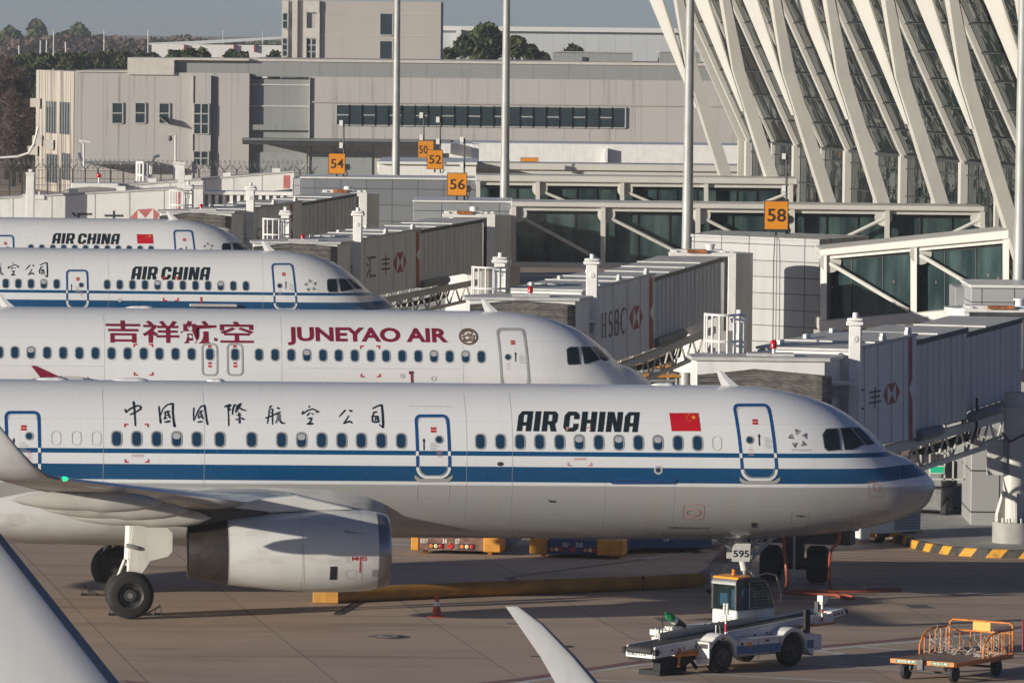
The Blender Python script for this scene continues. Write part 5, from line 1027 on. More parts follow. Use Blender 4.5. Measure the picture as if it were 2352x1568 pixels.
def bridge(lab, A, theta, secs, width, cols, cage, beacon, cabq, bel, stripe, rot, lamp, px0, truss, notch):
    (ax, aD) = A; th = R(theta); wall = Wall((X(ax, aD), aD), (math.sin(th), math.cos(th))); n = -wall.n; s = aD/F
    base = wall.hit(ax, 900); t = thing('boarding_bridge', lab, 'boarding bridge', (base.x, base.y, 0), 0, BG)
    for i, (x0, x1, yt0, yt1, yb0, yb1) in enumerate(secs):
        ins = .0 if i == 0 else .10+.13*(i-1); q = [wall.hit(x0, yb0), wall.hit(x1, yb1), wall.hit(x1, yt1), wall.hit(x0, yt0)]; q = [p+n*ins for p in q]
        mb = MB(); mb.prism(q, n*(width-2*ins), 0)
        if i == 0:
            for fr in (.22,.42,.62,.80): mb.bar(q[0]+(q[1]-q[0])*fr-n*.006, q[3]+(q[2]-q[3])*fr-n*.006, .03, .012, 1, up=tuple(n))
        else:
            L = (q[1]-q[0]).length; nr = int(L/.62)
            for k in range(nr): f0 = (k+.2)/nr; f1 = (k+.62)/nr; e = -n*.05; a_, b_ = q[0]+(q[1]-q[0])*f0, q[0]+(q[1]-q[0])*f1; c_, d_ = q[3]+(q[2]-q[3])*f1, q[3]+(q[2]-q[3])*f0; mb.hexa([a_-n*.001, b_-n*.001, b_+e-wall.u*.05, a_+e+wall.u*.05, d_-n*.001, c_-n*.001, c_+e-wall.u*.05, d_+e+wall.u*.05])
        mb.build('tunnel_section', [M['bridge' if i == 0 else 'ribbed'], M['wframe']], t)
        up = Vector((0,0,.02)); e = -n*.05; mb = MB(); mb.prism([q[3]+e+up, q[2]+e+up, q[2]+n*(width-2*ins+.05)+up, q[3]+n*(width-2*ins+.05)+up], (0,0,.07)); L = (q[2]-q[3]).length
        for k in range(1, int(L/2.4)): p = q[3]+(q[2]-q[3])*(k*2.4/L)+Vector((0,0,.11)); mb.bar(p+e, p+n*(width-2*ins), .10, .05)
        mb.build('tunnel_roof', M['broof'], t)
        if i == 0:
            for fr in (.18, .55, .93): p = q[3]+(q[2]-q[3])*fr+n*.12+Vector((0,0,.2)); mb = MB(); mb.box(p+Vector((0,0,-.06)), (.42,.10,.13), rz=math.pi/2-th); mb.box(p+Vector((0,0,.04)), (.3,.09,.10), rz=math.pi/2-th); mb.build('roof_lug', M['white'], t)
            for fr in (.18, .55, .93): p = q[3]+(q[2]-q[3])*fr+n*(width-.3)+Vector((0,0,.2)); mb = MB(); mb.box(p+Vector((0,0,-.06)), (.42,.10,.13), rz=math.pi/2-th); mb.build('roof_lug', M['white'], t)
            pass
        else: mb = MB(); mb.bar(q[3]-n*.03, q[2]-n*.03, .05, .14); mb.build('roof_edge', M['mullion'], t)
    # underside: beam, truss, cable chain, dark tube
    x0, x1, yt0, yt1, yb0, yb1 = secs[0]; xe = secs[-1][1]; ye = secs[-1][5]
    a, b_ = wall.hit(x0, yb0)+Vector((0,0,-.15)), wall.hit(xe, ye)+Vector((0,0,-.4)); 
    if truss:
        for off in (.25, width-.25):
            mb = MB(); a2, b2 = wall.hit(x0+20, yb0)+n*off+Vector((0,0,-.28)), wall.hit(xe-6, ye)+n*off+Vector((0,0,-.55)); mb.bar(a2, b2, .12, .26); c1, c2 = a2+Vector((0,0,-.9)), b2+Vector((0,0,-.75)); mb.bar(c1, c2, .1, .14); N = 11
            for k in range(N): p, q_ = a2+(b2-a2)*(k/N), c1+(c2-c1)*((k+.5)/N); mb.bar(p, q_, .06, .06); mb.bar(q_, a2+(b2-a2)*((k+1)/N), .06, .06)
            mb.build('truss', M['cream'], t)
        for i in (1, 2):
            if i < len(secs): x0_, x1_, _, _, y0_, y1_ = secs[i]; mb = MB(); p, q_ = wall.hit(x0_, y0_)+Vector((0,0,-.1)), wall.hit(x0_+(x1_-x0_)*(.4 if i == 1 else .9), y0_+(y1_-y0_)*(.4 if i == 1 else .9))+Vector((0,0,-.1)); mb.tube([p-n*.05, q_-n*.05], .17, 12); mb.build('cover_tube', M['canopy'], t)
        mb = MB(); m0 = wall.hit(x0+(xe-x0)*.52, yb0+(ye-yb0)*.50)+n*.5+Vector((0,0,-.5)); d_ = wall.u
        for k in range(5): mb.tube([m0+n*.12*k+Vector((0,0,-.42)), m0+n*.12*k+d_*3.0+Vector((0,0,-.35)), m0+n*.12*k+d_*5.6+Vector((0,0,-.2)), m0+n*.12*k+d_*6.0+Vector((0,0,.15)), m0+n*.12*k+d_*5.5+Vector((0,0,.42)), m0+n*.12*k+d_*2+Vector((0,0,.35))], .05, 6)
        mb.build('cable_chain', M['black'], t)
    # lift columns, bogie
    tops = []
    for ci, (xc, yt, yb, wpx) in enumerate(cols):
        p = wall.hit(ax, 900) if ci == 0 else None
        q = wall.hit(xc, yt) if ci == 0 else None
        if ci == 0: c = Vector((q.x, q.y, 0))-n*.32; c0 = c
        else: c = c0+n*(width+.72)
        k = c.y/F; z1 = zy(cols[ci][0], yt, c.y); wd = wpx*k; mb = MB(); mb.box((c.x, c.y, (z1+1.5)/2), (wd, wd*.85, z1-1.5), rz=-th*.4); mb.box((c.x, c.y, z1-.06), (wd*1.45, wd*1.2, .12), rz=-th*.4, mi=0); mb.box((c.x, c.y, z1+.05), (wd*1.3, wd*1.1, .08), rz=-th*.4)
        mb.lathe((c.x, c.y, z1+.08), (0,0,1), [(0,.09),(.16,.09),(.161,.01)], 10); mb.lathe((c.x-.0, c.y-wd*.43, z1-.5), (0,-1,0), [(0,.1),(.03,.1),(.031,.01)], 14)
        mb.prism([c+wall.u*.2+Vector((0,0,z1-2.6)), c+wall.u*.75+Vector((0,0,z1-2.6)), c+wall.u*.2+Vector((0,0,z1-1.7))], n*.12 if ci == 0 else -n*.12)
        mb.build('lift_column', M['white'], t, bevel=.02); tops.append(c)
    c = (tops[0]+tops[1])/2; mb = MB(); mb.bar(tops[0]+Vector((0,0,1.35)), tops[1]+Vector((0,0,1.35)), .5, .5); mb.box((c.x, c.y, .95), (.55,.55,.8)); axd = Vector((math.cos(-th*.25), math.sin(-th*.25), 0)); mb.tube([c-axd*.75+Vector((0,0,.52)), c+axd*.75+Vector((0,0,.52))], .17, 10); bo = mb.build('drive_bogie', M['dsteel'], t)
    for sg in (-1, 1): mb = MB(); mb.lathe(c+axd*.66*sg+Vector((0,0,.52)), axd, [(-.30,.28),(-.30,.42),(-.2,.51),(0,.52),(.2,.51),(.30,.42),(.30,.28),(.2,.25),(.2,.02)], 28); mb.lathe(c+axd*.66*sg+Vector((0,0,.52)), axd, [(-.30,.28),(-.22,.25),(-.22,.02)], 28); mb.build('tyre', M['black'], bo)
    # cab
    (cx0, cx1, cyt, cyb, cD) = cabq; q0, q1 = X(cx0, cD), X(cx1, cD); zt = zy((cx0+cx1)/2, cyb-(cyb-cyt)*.0-22*s*0, cD); zt = zy((cx0+cx1)/2, cyt, cD); Dp = 3.2
    mb = MB(); rx = [(q0, cD), (q1, cD), (q1+.5, cD+Dp*.6), (q1-.2, cD+Dp), (q0+.9, cD+Dp), (q0-.1, cD+Dp*.45)]
    mb.prism([(x, y, 3.2) for x, y in rx], (0,0,zt-3.2)); mb.build('cab', M['bridge'], t, bevel=.03)
    mb = MB(); mb.prism([(x+.12*(1 if x > (q0+q1)/2 else -1), y-(.08 if y < cD+.1 else 0), zt+.003) for x, y in rx], (0,0,.1)); mb.box(((q0+q1)/2+.3, cD+1.0, zt+.14), (1.3,.8,.08)); mb.build('cab_roof', M['broof'], t)
    # folding bellows canopy
    bx0, bx1, byl, bym, byr, bb0, bb1 = bel; D = cD-.45; nx, nz = 26, 26; g = []; rg = np.random.default_rng(int(bx0))
    for k in range(nz+1):
        row = []
        for i in range(nx+1):
            u = i/nx; x = bx0+(bx1-bx0)*u; yt = byl+(bym-byl)*(u/.42) if u < .42 else bym+(byr-bym)*((u-.42)/.58); yb = bb0+(bb1-bb0)*u
            y = yt+(yb-yt)*k/nz; rd = .028*(1 if k % 2 else -1)+rg.normal()*.006; ed = .5*(max(0, u-.9)*10)**2*.6; p = P(x, y+rg.normal()*.22+.8*math.sin(u*5+k*.7)+ (2.0*math.sin(u*9+k) if 0 else 0), D); row.append(p+Vector((0, rd+ed-.0, 0)))
        g.append(row)
    mb = MB(); vs = [p for r in g for p in r]; mb.add(vs, [(k*(nx+1)+i, k*(nx+1)+i+1, (k+1)*(nx+1)+i+1, (k+1)*(nx+1)+i) for k in range(nz) for i in range(nx)])
    top = g[0]; mb.add([p for p in top]+[p+Vector((0,.5,0)) for p in top], [(i, i+1, nx+2+i, nx+1+i) for i in range(nx)])
    for e in (0, nx): col_ = [r[e] for r in g]; m2 = len(col_); mb.add(col_+[p+Vector((0,.5,0)) for p in col_], [(i, i+1, m2+i+1, m2+i) for i in range(m2-1)])
    mb.build('bellows', M['bellow'], t)
    lo = g[-1]; mb = MB(); mb.tube([lo[i]+Vector((0,-.05,-.10)) for i in range(int(nx*.35), nx+1, 2)], .13, 8); mb.build('bumper_tube', M['cream'], t)
    # cage, beacon, floodlight
    kx0, kx1, ky0, ky1 = cage; D = tops[1].y+.2; k = D/F; mb = MB(); cxm, rx_ = X((kx0+kx1)/2, D), (kx1-kx0)*k/2; z0, z1 = zy((kx0+kx1)/2, ky1, D), zy((kx0+kx1)/2, ky0, D)
    arc = [Vector((cxm-rx_*math.cos(a), D-.9*math.sin(a), 0)) for a in [math.pi*i/7 for i in range(8)]]
    for zz in (z1, z0+(z1-z0)*.36): mb.tube([p+Vector((0,0,zz)) for p in arc], .04, 6)
    for p in arc: mb.tube([p+Vector((0,0,z0)), p+Vector((0,0,z1))], .032, 6)
    mb.build('ladder_cage', M['white'], t)
    bx_, by0, by1 = beacon; p = P(bx_, by1, cD+.9); p2 = P(bx_, by0+.55*(by1-by0)*0+(by1-by0)*.45, cD+.9); mb = MB(); mb.tube([p, p2], .045, 8); bo = mb.build('beacon_post', M['white'], t); h = (by1-by0)*.45*cD/F; mb = MB(); mb.lathe(p2, (0,0,1), [(0,.07),(h*.12,.095),(h*.7,.09),(h*.9,.06),(h,.01)], 14); mb.build('beacon', M['beacon'], bo)
    lx0, lx1, ly0, ly1 = lamp; D = tops[0].y-.6; face_ = MB(); a0, a1 = X(lx0, D), X(lx1, D); z1, z0 = zy(lx0, ly0, D), zy(lx0, ly1, D); face_.bx(a0-.25, a1+.25, D-.1, D+.6, z1+.08, z1+.16, 1); face_.bx(a0, a1, D, D+.4, z0, z1, 0); face_.build('floodlight', [M['grey'], M['white']], t)
    # rotunda frame
    (fx0, fx1, fy0, fy1, fD, rx0, rx1, ry1) = rot
    mb = MB(); 
    def fb(x0, x1, y0, y1, D, dep, mi=0): face(mb, x0, x1, y0, y1, D, dep, mi)
    fb(fx0, fx1, fy0+9, fy0+18, fD, 1.0); fb(fx1-19, fx1, fy0+18.2, ry1, fD, 1.0); fb(fx0, fx0+14, fy0+18.2, ry1, fD, 1.0); fb(fx0+4, fx1-30, fy0+3, fy0+8.7, fD+.3, 1.2); mb.build('rotunda_frame', M['white'], t, bevel=.02)
    mb = MB(); fb(fx1-27, fx1-19.3, fy0+26, ry1, fD+.25, .4); mb.build('rotunda_seal', M['black'], t)
    mb = MB(); xa, xb = X(rx0, fD), X(rx1, fD); mb.lathe(((xa+xb)/2-1.2, fD+2.2, zy(fx1, ry1+100, fD)), (0,0,1), [(0,(xb-xa)/2+1.2),(zy(fx1, fy0+14, fD)-zy(fx1, ry1+100, fD),(xb-xa)/2+1.2)], 28, 0, (True,True)); mb.s = [False]*len(mb.s); mb.build('rotunda', M['ribbed'], t)
    mb = MB(); mb.lathe(P(fx0+(fx1-fx0)*.62, fy0+9, fD+.5), (0,0,1), [(0,.17*fD/250),(.26,.17*fD/250),(.27,.2),(.33,.2),(.331,.01)], 16); mb.build('roof_vent', M['white'], t)
    mb = MB(); fb(fx0+(fx1-fx0)*.27, fx0+(fx1-fx0)*.56, fy0+2.5, fy0+10, fD-.1, .3); mb.build('warning_lamp_box', M['rust'], t)
    for fr in (.06, .78, .9): mb = MB(); fb(fx0+(fx1-fx0)*fr, fx0+(fx1-fx0)*fr+8, fy0+4, fy0+9, fD+.2, .4); mb.build('roof_lug', M['white'], t)
    # red stripe with a notch
    sx0, sx1, syt, syb, sm, dy = stripe; mb = MB(); sl = (syt[1]-syt[0])
    pts = [(sx0, syt[0]), (sx1, syt[1]), (sx1, sm-dy), (sx0+1.2, sm), (sx1+.4, sm+dy), (sx1+.6, syb[1]), (sx0+.4, syb[0])]; pts = [wall.uz(*p) for p in pts]
    wall.put(mb, ([pts[0], pts[1], pts[2], pts[3], pts[4], pts[5], pts[6]], [[0,1,2,3],[0,3,6],[3,4,5,6]])); mb.build('stripe', M['hexred'], t, label='red vertical stripe with a notch')
    return t, wall
t, wl = bridge('boarding bridge behind the nose of the nearest airliner, white two character lettering side', (1962,180), 20, [(1950,2105,808.5,772,1036,1006),(2105.5,2228,789,758,993.5,961),(2228.5,2362,772,736,949,906)], 2.7, [(1940,737,1200,28),(1734,731,1200,27)], (1619,1700,721,815), (1777,779,826), (1600,1898,829,861,177.6), (1602,1912,862,848,866,898,930), (2086.3,2094.8,(777,774),(1010.5,1008.5),893.5,24), (2214,2420,700,745,204,2352,2410,752), (1926,1951,889,914), 0, True, 0)
hexlogo(wl, [(2029,908.6),(2037.2,882.7),(2056.7,877.2),(2066.3,899.6),(2056.9,924.4),(2038.5,929.9)], [M['hexred'], M['white']], t); glyph(wl, '汇', 1951, 1984, 893, 945, .005, t); glyph(wl, '丰', 1995, 2023, 889, 938, .005, t)
mb = MB(); face(mb, 2186, 2190, 690, 700, 204, .1)
t['label'] = 'boarding bridge behind the nearest airliner nose, whose tunnel leaves the picture at right'
t, wl = bridge('boarding bridge with HSBC on its tunnel behind the maroon lettered airliner nose', (1413,227), 15.5, [(1335,1503,671,632,858,799),(1503.5,1662,643,596,782,724)], 2.6, [(1340,599,900,26),(1179,596,900,25.5)], (1083,1163,613,688), (1218,656,694), (1075,1322,690,700,219.6), (1079,1322,700,690,702,722,752), (1490.9,1499,(638,636),(801,799),718,20), (1535,1690,571,600,247,1693,1733,760), (1344,1363,745,765), 0, True, 0)
hexlogo(wl, [(1444.6,729),(1454,704),(1468,700.5),(1475.5,727),(1468,753),(1453,757.5)], [M['hexred'], M['white']], t); serif_hsbc(wl, 1381, 1442, (720,705), (777,762), t)
t, wl = bridge('boarding bridge third back, two characters and a red hexagon on its shaded tunnel', (870,281), 17.5, [(800,965,557,528,690,656),(965.5,1113,533,507,648,621)], 2.6, [(806,489,700,20),(681,488,700,19)], (601,664,502,558), (695,537,560), (580,774,560,566,274.6), (581,774,567,558,568,580,604), (955,962.5,(532,531),(659,657),585,16), (1013,1135,482,508,297,1139,1171,620), (786,800,612,628), 0, True, 0)
hexlogo(wl, [(902,605),(911,581),(926,578.5),(932.5,600),(926,624),(911,626)], [M['hexred'], M['white']], t); glyph(wl, '汇', 841, 863, 587, 638, .003, t); glyph(wl, '丰', 875, 896, 586, 631, .003, t)
t, wl = bridge('boarding bridge farthest back of the four angled ones, mostly hidden by white cage rails', (600,322), 17.5, [(560,693,484,464,595,570),(694,822,470,448,560,540)], 2.6, [(562,431,600,18),(451,428,600,17.5)], (386,440,437,489), (462,468,490), (365,530,489,494,316.6), (366,530,496,488,498,505,527), (666,672,(470,469),(572,570),520,14), (733,840,433,448,342,842,866,540), (544,556,548,562), 0, False, 0)
hexlogo(wl, [(632,540),(640,521),(654,519),(660,536),(654,556),(640,558)], [M['hexred'], M['white']], t); serif_hsbc(wl, 577, 624, (530,516), (575,560), t)
# ---- bridges across the far stands, seen side on
def sidebridge(lab, D, x0, x1, ytl, ytr, ybl, ybr, u=(1, .03)):
    wall = Wall((X(x0, D), D), u); t = thing('boarding_bridge', lab, 'boarding bridge', (X((x0+x1)/2, D), D, 0), 0, BG); q = [wall.hit(x0, ybl), wall.hit(x1, ybr), wall.hit(x1, ytr), wall.hit(x0, ytl)]; mb = MB(); mb.prism(q, -wall.n*2.6)
    for fr in (.12,.3,.5,.66,.82): mb.bar(q[0]+(q[1]-q[0])*fr+wall.n*.006, q[3]+(q[2]-q[3])*fr+wall.n*.006, .04, .012, 1, up=(0,1,0))
    mb.build('tunnel_section', [M['bridge'], M['wframe']], t)
    mb = MB(); up = Vector((0,0,.02)); mb.prism([q[3]+wall.n*.06+up, q[2]+wall.n*.06+up, q[2]-wall.n*2.66+up, q[3]-wall.n*2.66+up], (0,0,.1)); mb.build('tunnel_roof', M['broof'], t)
    for fr in (.2, .4, .62, .9): p = q[3]+(q[2]-q[3])*fr-wall.n*.15+Vector((0,0,.24)); mb = MB(); mb.box(p, (.5,.25,.25)); mb.build('roof_lug', M['white'], t)
    for fr in (.15, .85): p = q[0]+(q[1]-q[0])*fr-wall.n*1.3; mb = MB(); mb.bx(p.x-.3, p.x+.3, p.y-.3, p.y+.3, 0, p.z); mb.build('support_column', M['white'], t)
    return t, wall
t, wl = sidebridge('sunlit side-on boarding bridge with large two character lettering at far left', 352, -30, 466, 459, 433, 560, 545)
hexlogo(wl, [(299,500),(316,481),(352,479),(366,492),(352,521),(316,523)], [M['fadedred'], M['white']], t); glyph(wl, '汇', 161, 212, 487, 540, .004, t); glyph(wl, '丰', 238, 285, 484, 540, .004, t)
mb = MB(); a, b_ = wl.uz(405, 445)[0], wl.uz(414, 445)[0]; z0, z1 = wl.uz(410, 520)[1], wl.uz(410, 441)[1]; wl.put(mb, poly([(a, z0), (b_, z0), (b_, z1), (a, z1)])); mb.build('stripe', M['fadedred'], t)
D = 351; mb = MB(); p = P(70, 400, D); mb.bx(p.x-.2, p.x+.24, D-.5, D-.06, 1, p.z); mb.box((p.x+.02, D-.28, p.z+.05), (.5,.5,.12)); mb.box((p.x+.02, D-.28, p.z+.2), (.2,.2,.16)); mb.build('lift_column', M['white'], t, bevel=.02)
mb = MB(); face(mb, 47, 98, 447, 458, D+1, 1.2); face(mb, 60, 88, 440, 447, D+1.2, .8); mb.build('roof_unit', M['white'], t)
mb = MB(); face(mb, 466, 668, 440, 448, 353, 2.2, 0); face(mb, 466, 668, 448, 520, 353.9, .2, 0)
for k in range(12): x = 474+16.6*k; face(mb, x, x+7.5, 448, 520, 353.1, .79, 0)
mb.build('tunnel_section', M['white'], t, label='narrow white ribbed tunnel end')
t, wl = sidebridge('grey boarding bridge with a pale red end stripe, behind the sunlit side-on one', 386, 268, 675, 430, 397, 470, 434)
mb = MB(); a, b_ = wl.uz(651, 420)[0], wl.uz(666, 420)[0]; wl.put(mb, poly([(a, wl.uz(658, 433)[1]), (b_, wl.uz(658, 433)[1]), (b_, wl.uz(658, 403)[1]), (a, wl.uz(658, 403)[1])])); mb.build('stripe', M['fadedred'], t)
mb = MB(); face(mb, 159, 268, 421, 450, 384.5, 3); mb.build('cab', M['white'], t, bevel=.03); mb = MB(); D = 383.8; mb.prism([P(137, 442, D), P(160, 433, D), P(205, 429.5, D), P(240, 431, D), P(266, 433, D), P(266, 447, D), P(140, 449, D)], (0, .6, 0)); mb.build('bellows', M['bellow'], t); mb = MB(); face(mb, 145, 238, 440, 449, 383.6, .15); mb.build('cab_opening', M['cream'], t)
for x, y0, wpx in ((406, 375, 14), (417, 377, 15)): D = 385.2 if x > 410 else 389; mb = MB(); p = P(x, y0, D); mb.bx(p.x-wpx*D/F/2, p.x+wpx*D/F/2, D-.3, D+.1, 1, p.z); mb.box((p.x, D-.1, p.z+.05), (wpx*D/F*1.3, .6, .12)); mb.build('lift_column', M['white'], t)
D = 388.5; mb = MB(); cxm, rx_ = X(327, D), 17*D/F
for zz in (zy(327, 373, D), zy(327, 402, D)): mb.tube([(cxm-rx_*math.cos(a), D-.8*math.sin(a), zz) for a in [math.pi*i/6 for i in range(7)]], .08, 6)
for i in range(7): a = math.pi*i/6; mb.tube([(cxm-rx_*math.cos(a), D-.8*math.sin(a), zy(327, 416, D)), (cxm-rx_*math.cos(a), D-.8*math.sin(a), zy(327, 373, D))], .07, 6)
mb.build('ladder_cage', M['white'], t)
p, p2 = P(227, 420, 385), P(227, 408, 385); mb = MB(); mb.tube([p, p2], .06, 8); bo = mb.build('beacon_post', M['white'], t); mb = MB(); mb.lathe(p2, (0,0,1), [(0,.13),(.1,.16),(.2,.14),(.3,.01)], 12); mb.build('beacon', M['beacon'], bo)
# first bridge: support column, fixed to the island
c = PZ(2329, 1245, .24); t = thing('bridge_column', 'round white column bolted to a concrete footing on the kerbed island', 'column', c)
mb = MB(); mb.lathe(c, (0,0,1), [(0,.66),(.62,.66),(.62,.01)], 24); mb.build('footing', M['concrete'], t)
mb = MB(); mb.lathe(c, (0,0,1), [(.62,.36),(3.95,.36),(3.95,.5),(4.05,.5),(4.05,.36),(4.5,.36)], 28); 
for k in range(6):
    a = R(30+60*k); u_ = Vector((math.cos(a), math.sin(a), 0)); v_ = Vector((-u_.y, u_.x, 0))*.03; mb.prism([c+u_*.36+v_+Vector((0,0,.63)), c+u_*.62+v_+Vector((0,0,.63)), c+u_*.62+v_+Vector((0,0,.85)), c+u_*.42+v_+Vector((0,0,1.5)), c+u_*.36+v_+Vector((0,0,1.5))], -2*v_)
    for q in (-.2, .2): u2 = Vector((math.cos(a+q+.5), math.sin(a+q+.5), 0)); mb.lathe(c+u2*.54+Vector((0,0,.62)), (0,0,1), [(0,.05),(.14,.05),(.141,.01)], 8)
mb.build('shaft', M['cream'], t)
mb = MB(); mb.box(c+Vector((-.6,-.1,2.55)), (.5,.35,1.05)); mb.box(c+Vector((-.33,-.25,2.55)), (.12,.2,1.0), mi=1); mb.build('control_box', [M['cream'], M['grey']], t, bevel=.01)
mb = MB(); mb.tube([c+Vector((-.42,-.2,3.3)), c+Vector((-.2,-.5,3.05)), c+Vector((.3,-.4,3.3)), c+Vector((.5,-.2,3.7))], .03, 6); mb.tube([c+Vector((-1.6,.3,4.2)), c+Vector((-1.55,.2,3.1)), c+Vector((-1.3,.2,2.95)), c+Vector((-1.15,.3,3.4)), c+Vector((-1.15,.3,4.3))], .04, 6); mb.build('cable', M['black'], t)
# ================================================================ AIRLINER CLOSEST TO THE VIEWER (tail fin and far winglet reach into the picture)
fr = Frame.__new__(Frame); yw = R(12.7); pf = P(130, 1400, 80); fr.loc = Vector((pf.x+32.3*math.cos(yw), pf.y+32.3*math.sin(yw), 0)); fr.rot = (0, 0, yw); fr.M = Matrix.Translation(fr.loc) @ Matrix.Rotation(yw, 4, 'Z'); fr.I = fr.M.inverted()
t, fr, B, fb, lv = airliner('white airliner closest to the viewer, only fin and one winglet showing at the bottom', 0, 0, 37.6, 12.63, False, frame=fr)
fb.build('fuselage', [lv, M['seam']], t, True); belly(t, 11.78); wings(t, fr, 12.63, False, wk=.7); gear(t, 17.7); nose_gear(t, fr, B, 5.1); tail(t, 37.6)
fin = [c for c in t.children if c.name.startswith('tail_fin')][0]; mb = MB()
for k in range(60):
    z = 6.4+.085*k; d = 37.6-7.6+.9+(z-6.5)*.804
    for o in (.42, .50): x = -(d+o); th = .20*(5.3-(z-6.5)*.61)/5.3*.62; mb.box((x, -th-.012, z), (.03,.012,.03))
mb.build('rivet_row', M['wframe'], fin, True)
# ================================================================ GROUND EQUIPMENT
M['lblue'] = pm('loader_blue', (.035,.13,.28), .4, var=.08); M['chass'] = pm('loader_white', (.68,.67,.64), .35, var=.05, dirt=(.35,.32,.28), damt=.35); M['belt'] = pm('belt_rubber', (.035,.035,.035), .7, var=.3, scale=5); M['alu'] = pm('bare_aluminium', (.42,.41,.39), .35, .7, var=.1); 
t_ = NT('cab_glass'); tr = t_.node('ShaderNodeBsdfTransparent'); tr.inputs[0].default_value = (.62,.72,.70,1); mx = t_.node('ShaderNodeMixShader'); mx.inputs[0].default_value = .22; t_.lk(tr.outputs[0], mx.inputs[1]); t_.lk(t_.b.outputs[0], mx.inputs[2]); t_.lk(mx.outputs[0], [n for n in t_.t.nodes if n.type == 'OUTPUT_MATERIAL'][0].inputs['Surface']); M['cabglass'] = t_.fin((.05,.08,.08), .05); M['exgreen'] = pm('extinguisher_green', (.01,.22,.07), .35, var=.08)
yw = R(45.3); nw = PZ(1661, 1545.5); lf = Vector((-math.sin(yw), math.cos(yw), 0)); rt = nw+lf*.9
t = thing('belt_loader', 'white and blue belt loader with an orange roofed cab on the apron', 'belt loader', rt, yw)
def lp(mb, name, mats, parent=None, bevel=0, label=None): return mb.build(name, mats, parent or CUR[0], True, bevel, label)
def truckwheel(x, y, r, wd, par, nm='wheel'):
    mb = MB(); mb.lathe((x, y, r), (0,1,0), [(-wd/2,r*.6),(-wd/2,r*.85),(-wd*.4,r*.97),(0,r),(wd*.4,r*.97),(wd/2,r*.85),(wd/2,r*.6)], 32); o = mb.build('tyre', M['black'], par, True)
    mb = MB(); mb.lathe((x, y, r), (0,1,0), [(-wd*.5,r*.6),(-wd*.42,r*.52),(-wd*.30,r*.36),(-wd*.34,r*.2),(-wd*.45,r*.16),(-wd*.46,.01)], 28); mb.lathe((x, y, r), (0,1,0), [(wd*.5,r*.6),(wd*.3,r*.3),(wd*.3,.01)], 24)
    for k in range(6): a = R(60*k); mb.lathe((x+.46*r*math.cos(a), y-wd*.36, r+.46*r*math.sin(a)), (0,-1,0), [(0,.022),(.03,.022),(.031,.003)], 8)
    mb.build('rim', M['dsteel'], o, True)
def arch_panel(mb, xs0, xs1, z0, z1, wheels, r, y, mi): # side panel with wheel arches
    pts = [(xs0, z0)]
    for wx in wheels: pts += [(wx+r*math.cos(a), max(z0, .40+r*math.sin(a))) for a in [math.pi-math.pi*i/12 for i in range(13)]]
    pts += [(xs1, z0), (xs1, z1)]
    for wx in wheels[::-1]: pts += [(wx+(r+.1)*math.cos(a), max(z1, .40+(r+.1)*math.sin(a))) for a in [math.pi*i/12 for i in range(13)]]
    pts += [(xs0, z1)]; mb.prism([(p[0], y, p[1]) for p in pts], (0, .42, 0), mi)
for sd in (-1, 1):
    mb = MB(); arch_panel(mb, -.51, 3.25, .22, .78, [0, 2.53], .46, -.9 if sd < 0 else .6, 0); o = lp(mb, 'side_pod', M['chass'], bevel=.012)
    for x0, x1 in ((-.5,-.43),(.47,2.06),(3.0,3.24)): mb = MB(); mb.bx(x0, x1, -.906 if sd < 0 else 1.023, -.902 if sd < 0 else 1.028, .42, .62); lp(mb, 'blue_band', M['lblue'], o)
    mb = MB()
    for x in (.52, 1.25, 2.02): mb.bx(x-.008, x+.008, -.905, -.901, .26, .77)
    mb.bx(.62, .70, -.91, -.902, .63, .70); mb.bx(1.5, 1.62, -.91, -.902, .68, .73, 0); mb.bx(.85, 1.0, -.909, -.902, .60, .70, 1); mb.bx(-.52, -.512, -.86, -.6, .62, .73, 0)
    if sd < 0: lp(mb, 'panel_fitting', [M['dsteel'], M['amber']], o)
for x in (0, 2.53):
    for y in (-.74, .74): truckwheel(x, y, .39, .27, t)
mb = MB(); mb.bx(-.4, 3.2, -.47, .59, .30, .55); mb.bx(-.3, 3.3, .62, 1.28, .785, .93); mb.bx(3.26, 3.6, -.85, .9, .35, .72); lp(mb, 'chassis', [M['chass']], bevel=.01)
mb = MB(); mb.bx(3.05, 3.22, -.80, -.72, .79, 1.35); mb.bx(3.24, 3.28, -.86, -.6, .45, .78); lp(mb, 'lamp_post', M['black'])
# conveyor
def cz(x): return .70+.065*(x+1.91)
x0, x1 = -1.95, 4.45
for y, nm in ((-.47, 'side_rail'), (.42, 'side_rail')):
    mb = MB(); mb.hexa([(x0,y,cz(x0)-.26),(x1,y,cz(x1)-.16),(x1,y+.05,cz(x1)-.16),(x0,y+.05,cz(x0)-.26),(x0,y,cz(x0)+.02),(x1,y,cz(x1)+.06),(x1,y+.05,cz(x1)+.06),(x0,y+.05,cz(x0)+.02)]); o = lp(mb, nm, M['chass'], bevel=.008)
    if y < 0:
        mb = MB()
        for k in range(14): xx = x0+.15+.42*k; mb.bx(xx, xx+.05, y-.012, y-.001, cz(xx)-.14, cz(xx)-.10)
        lp(mb, 'bolt_plate', M['dsteel'], o)
mb = MB(); n = 9; pr = [(x0+.02, cz(x0)-.05)]
top = [(x0-.09+.11*(1-math.cos(R(22.5*i))), cz(x0)-.11+.11*math.sin(R(22.5*i))) for i in range(5)]
pts = [(x0+.02, cz(x0)-.22), (x0-.09, cz(x0)-.11)]+top[1:]+[(x1, cz(x1)+.02), (x1, cz(x1)-.10)]; mb.prism([(a, -.41, b) for a, b in pts], (0, .82, 0)); lp(mb, 'belt', M['belt'])
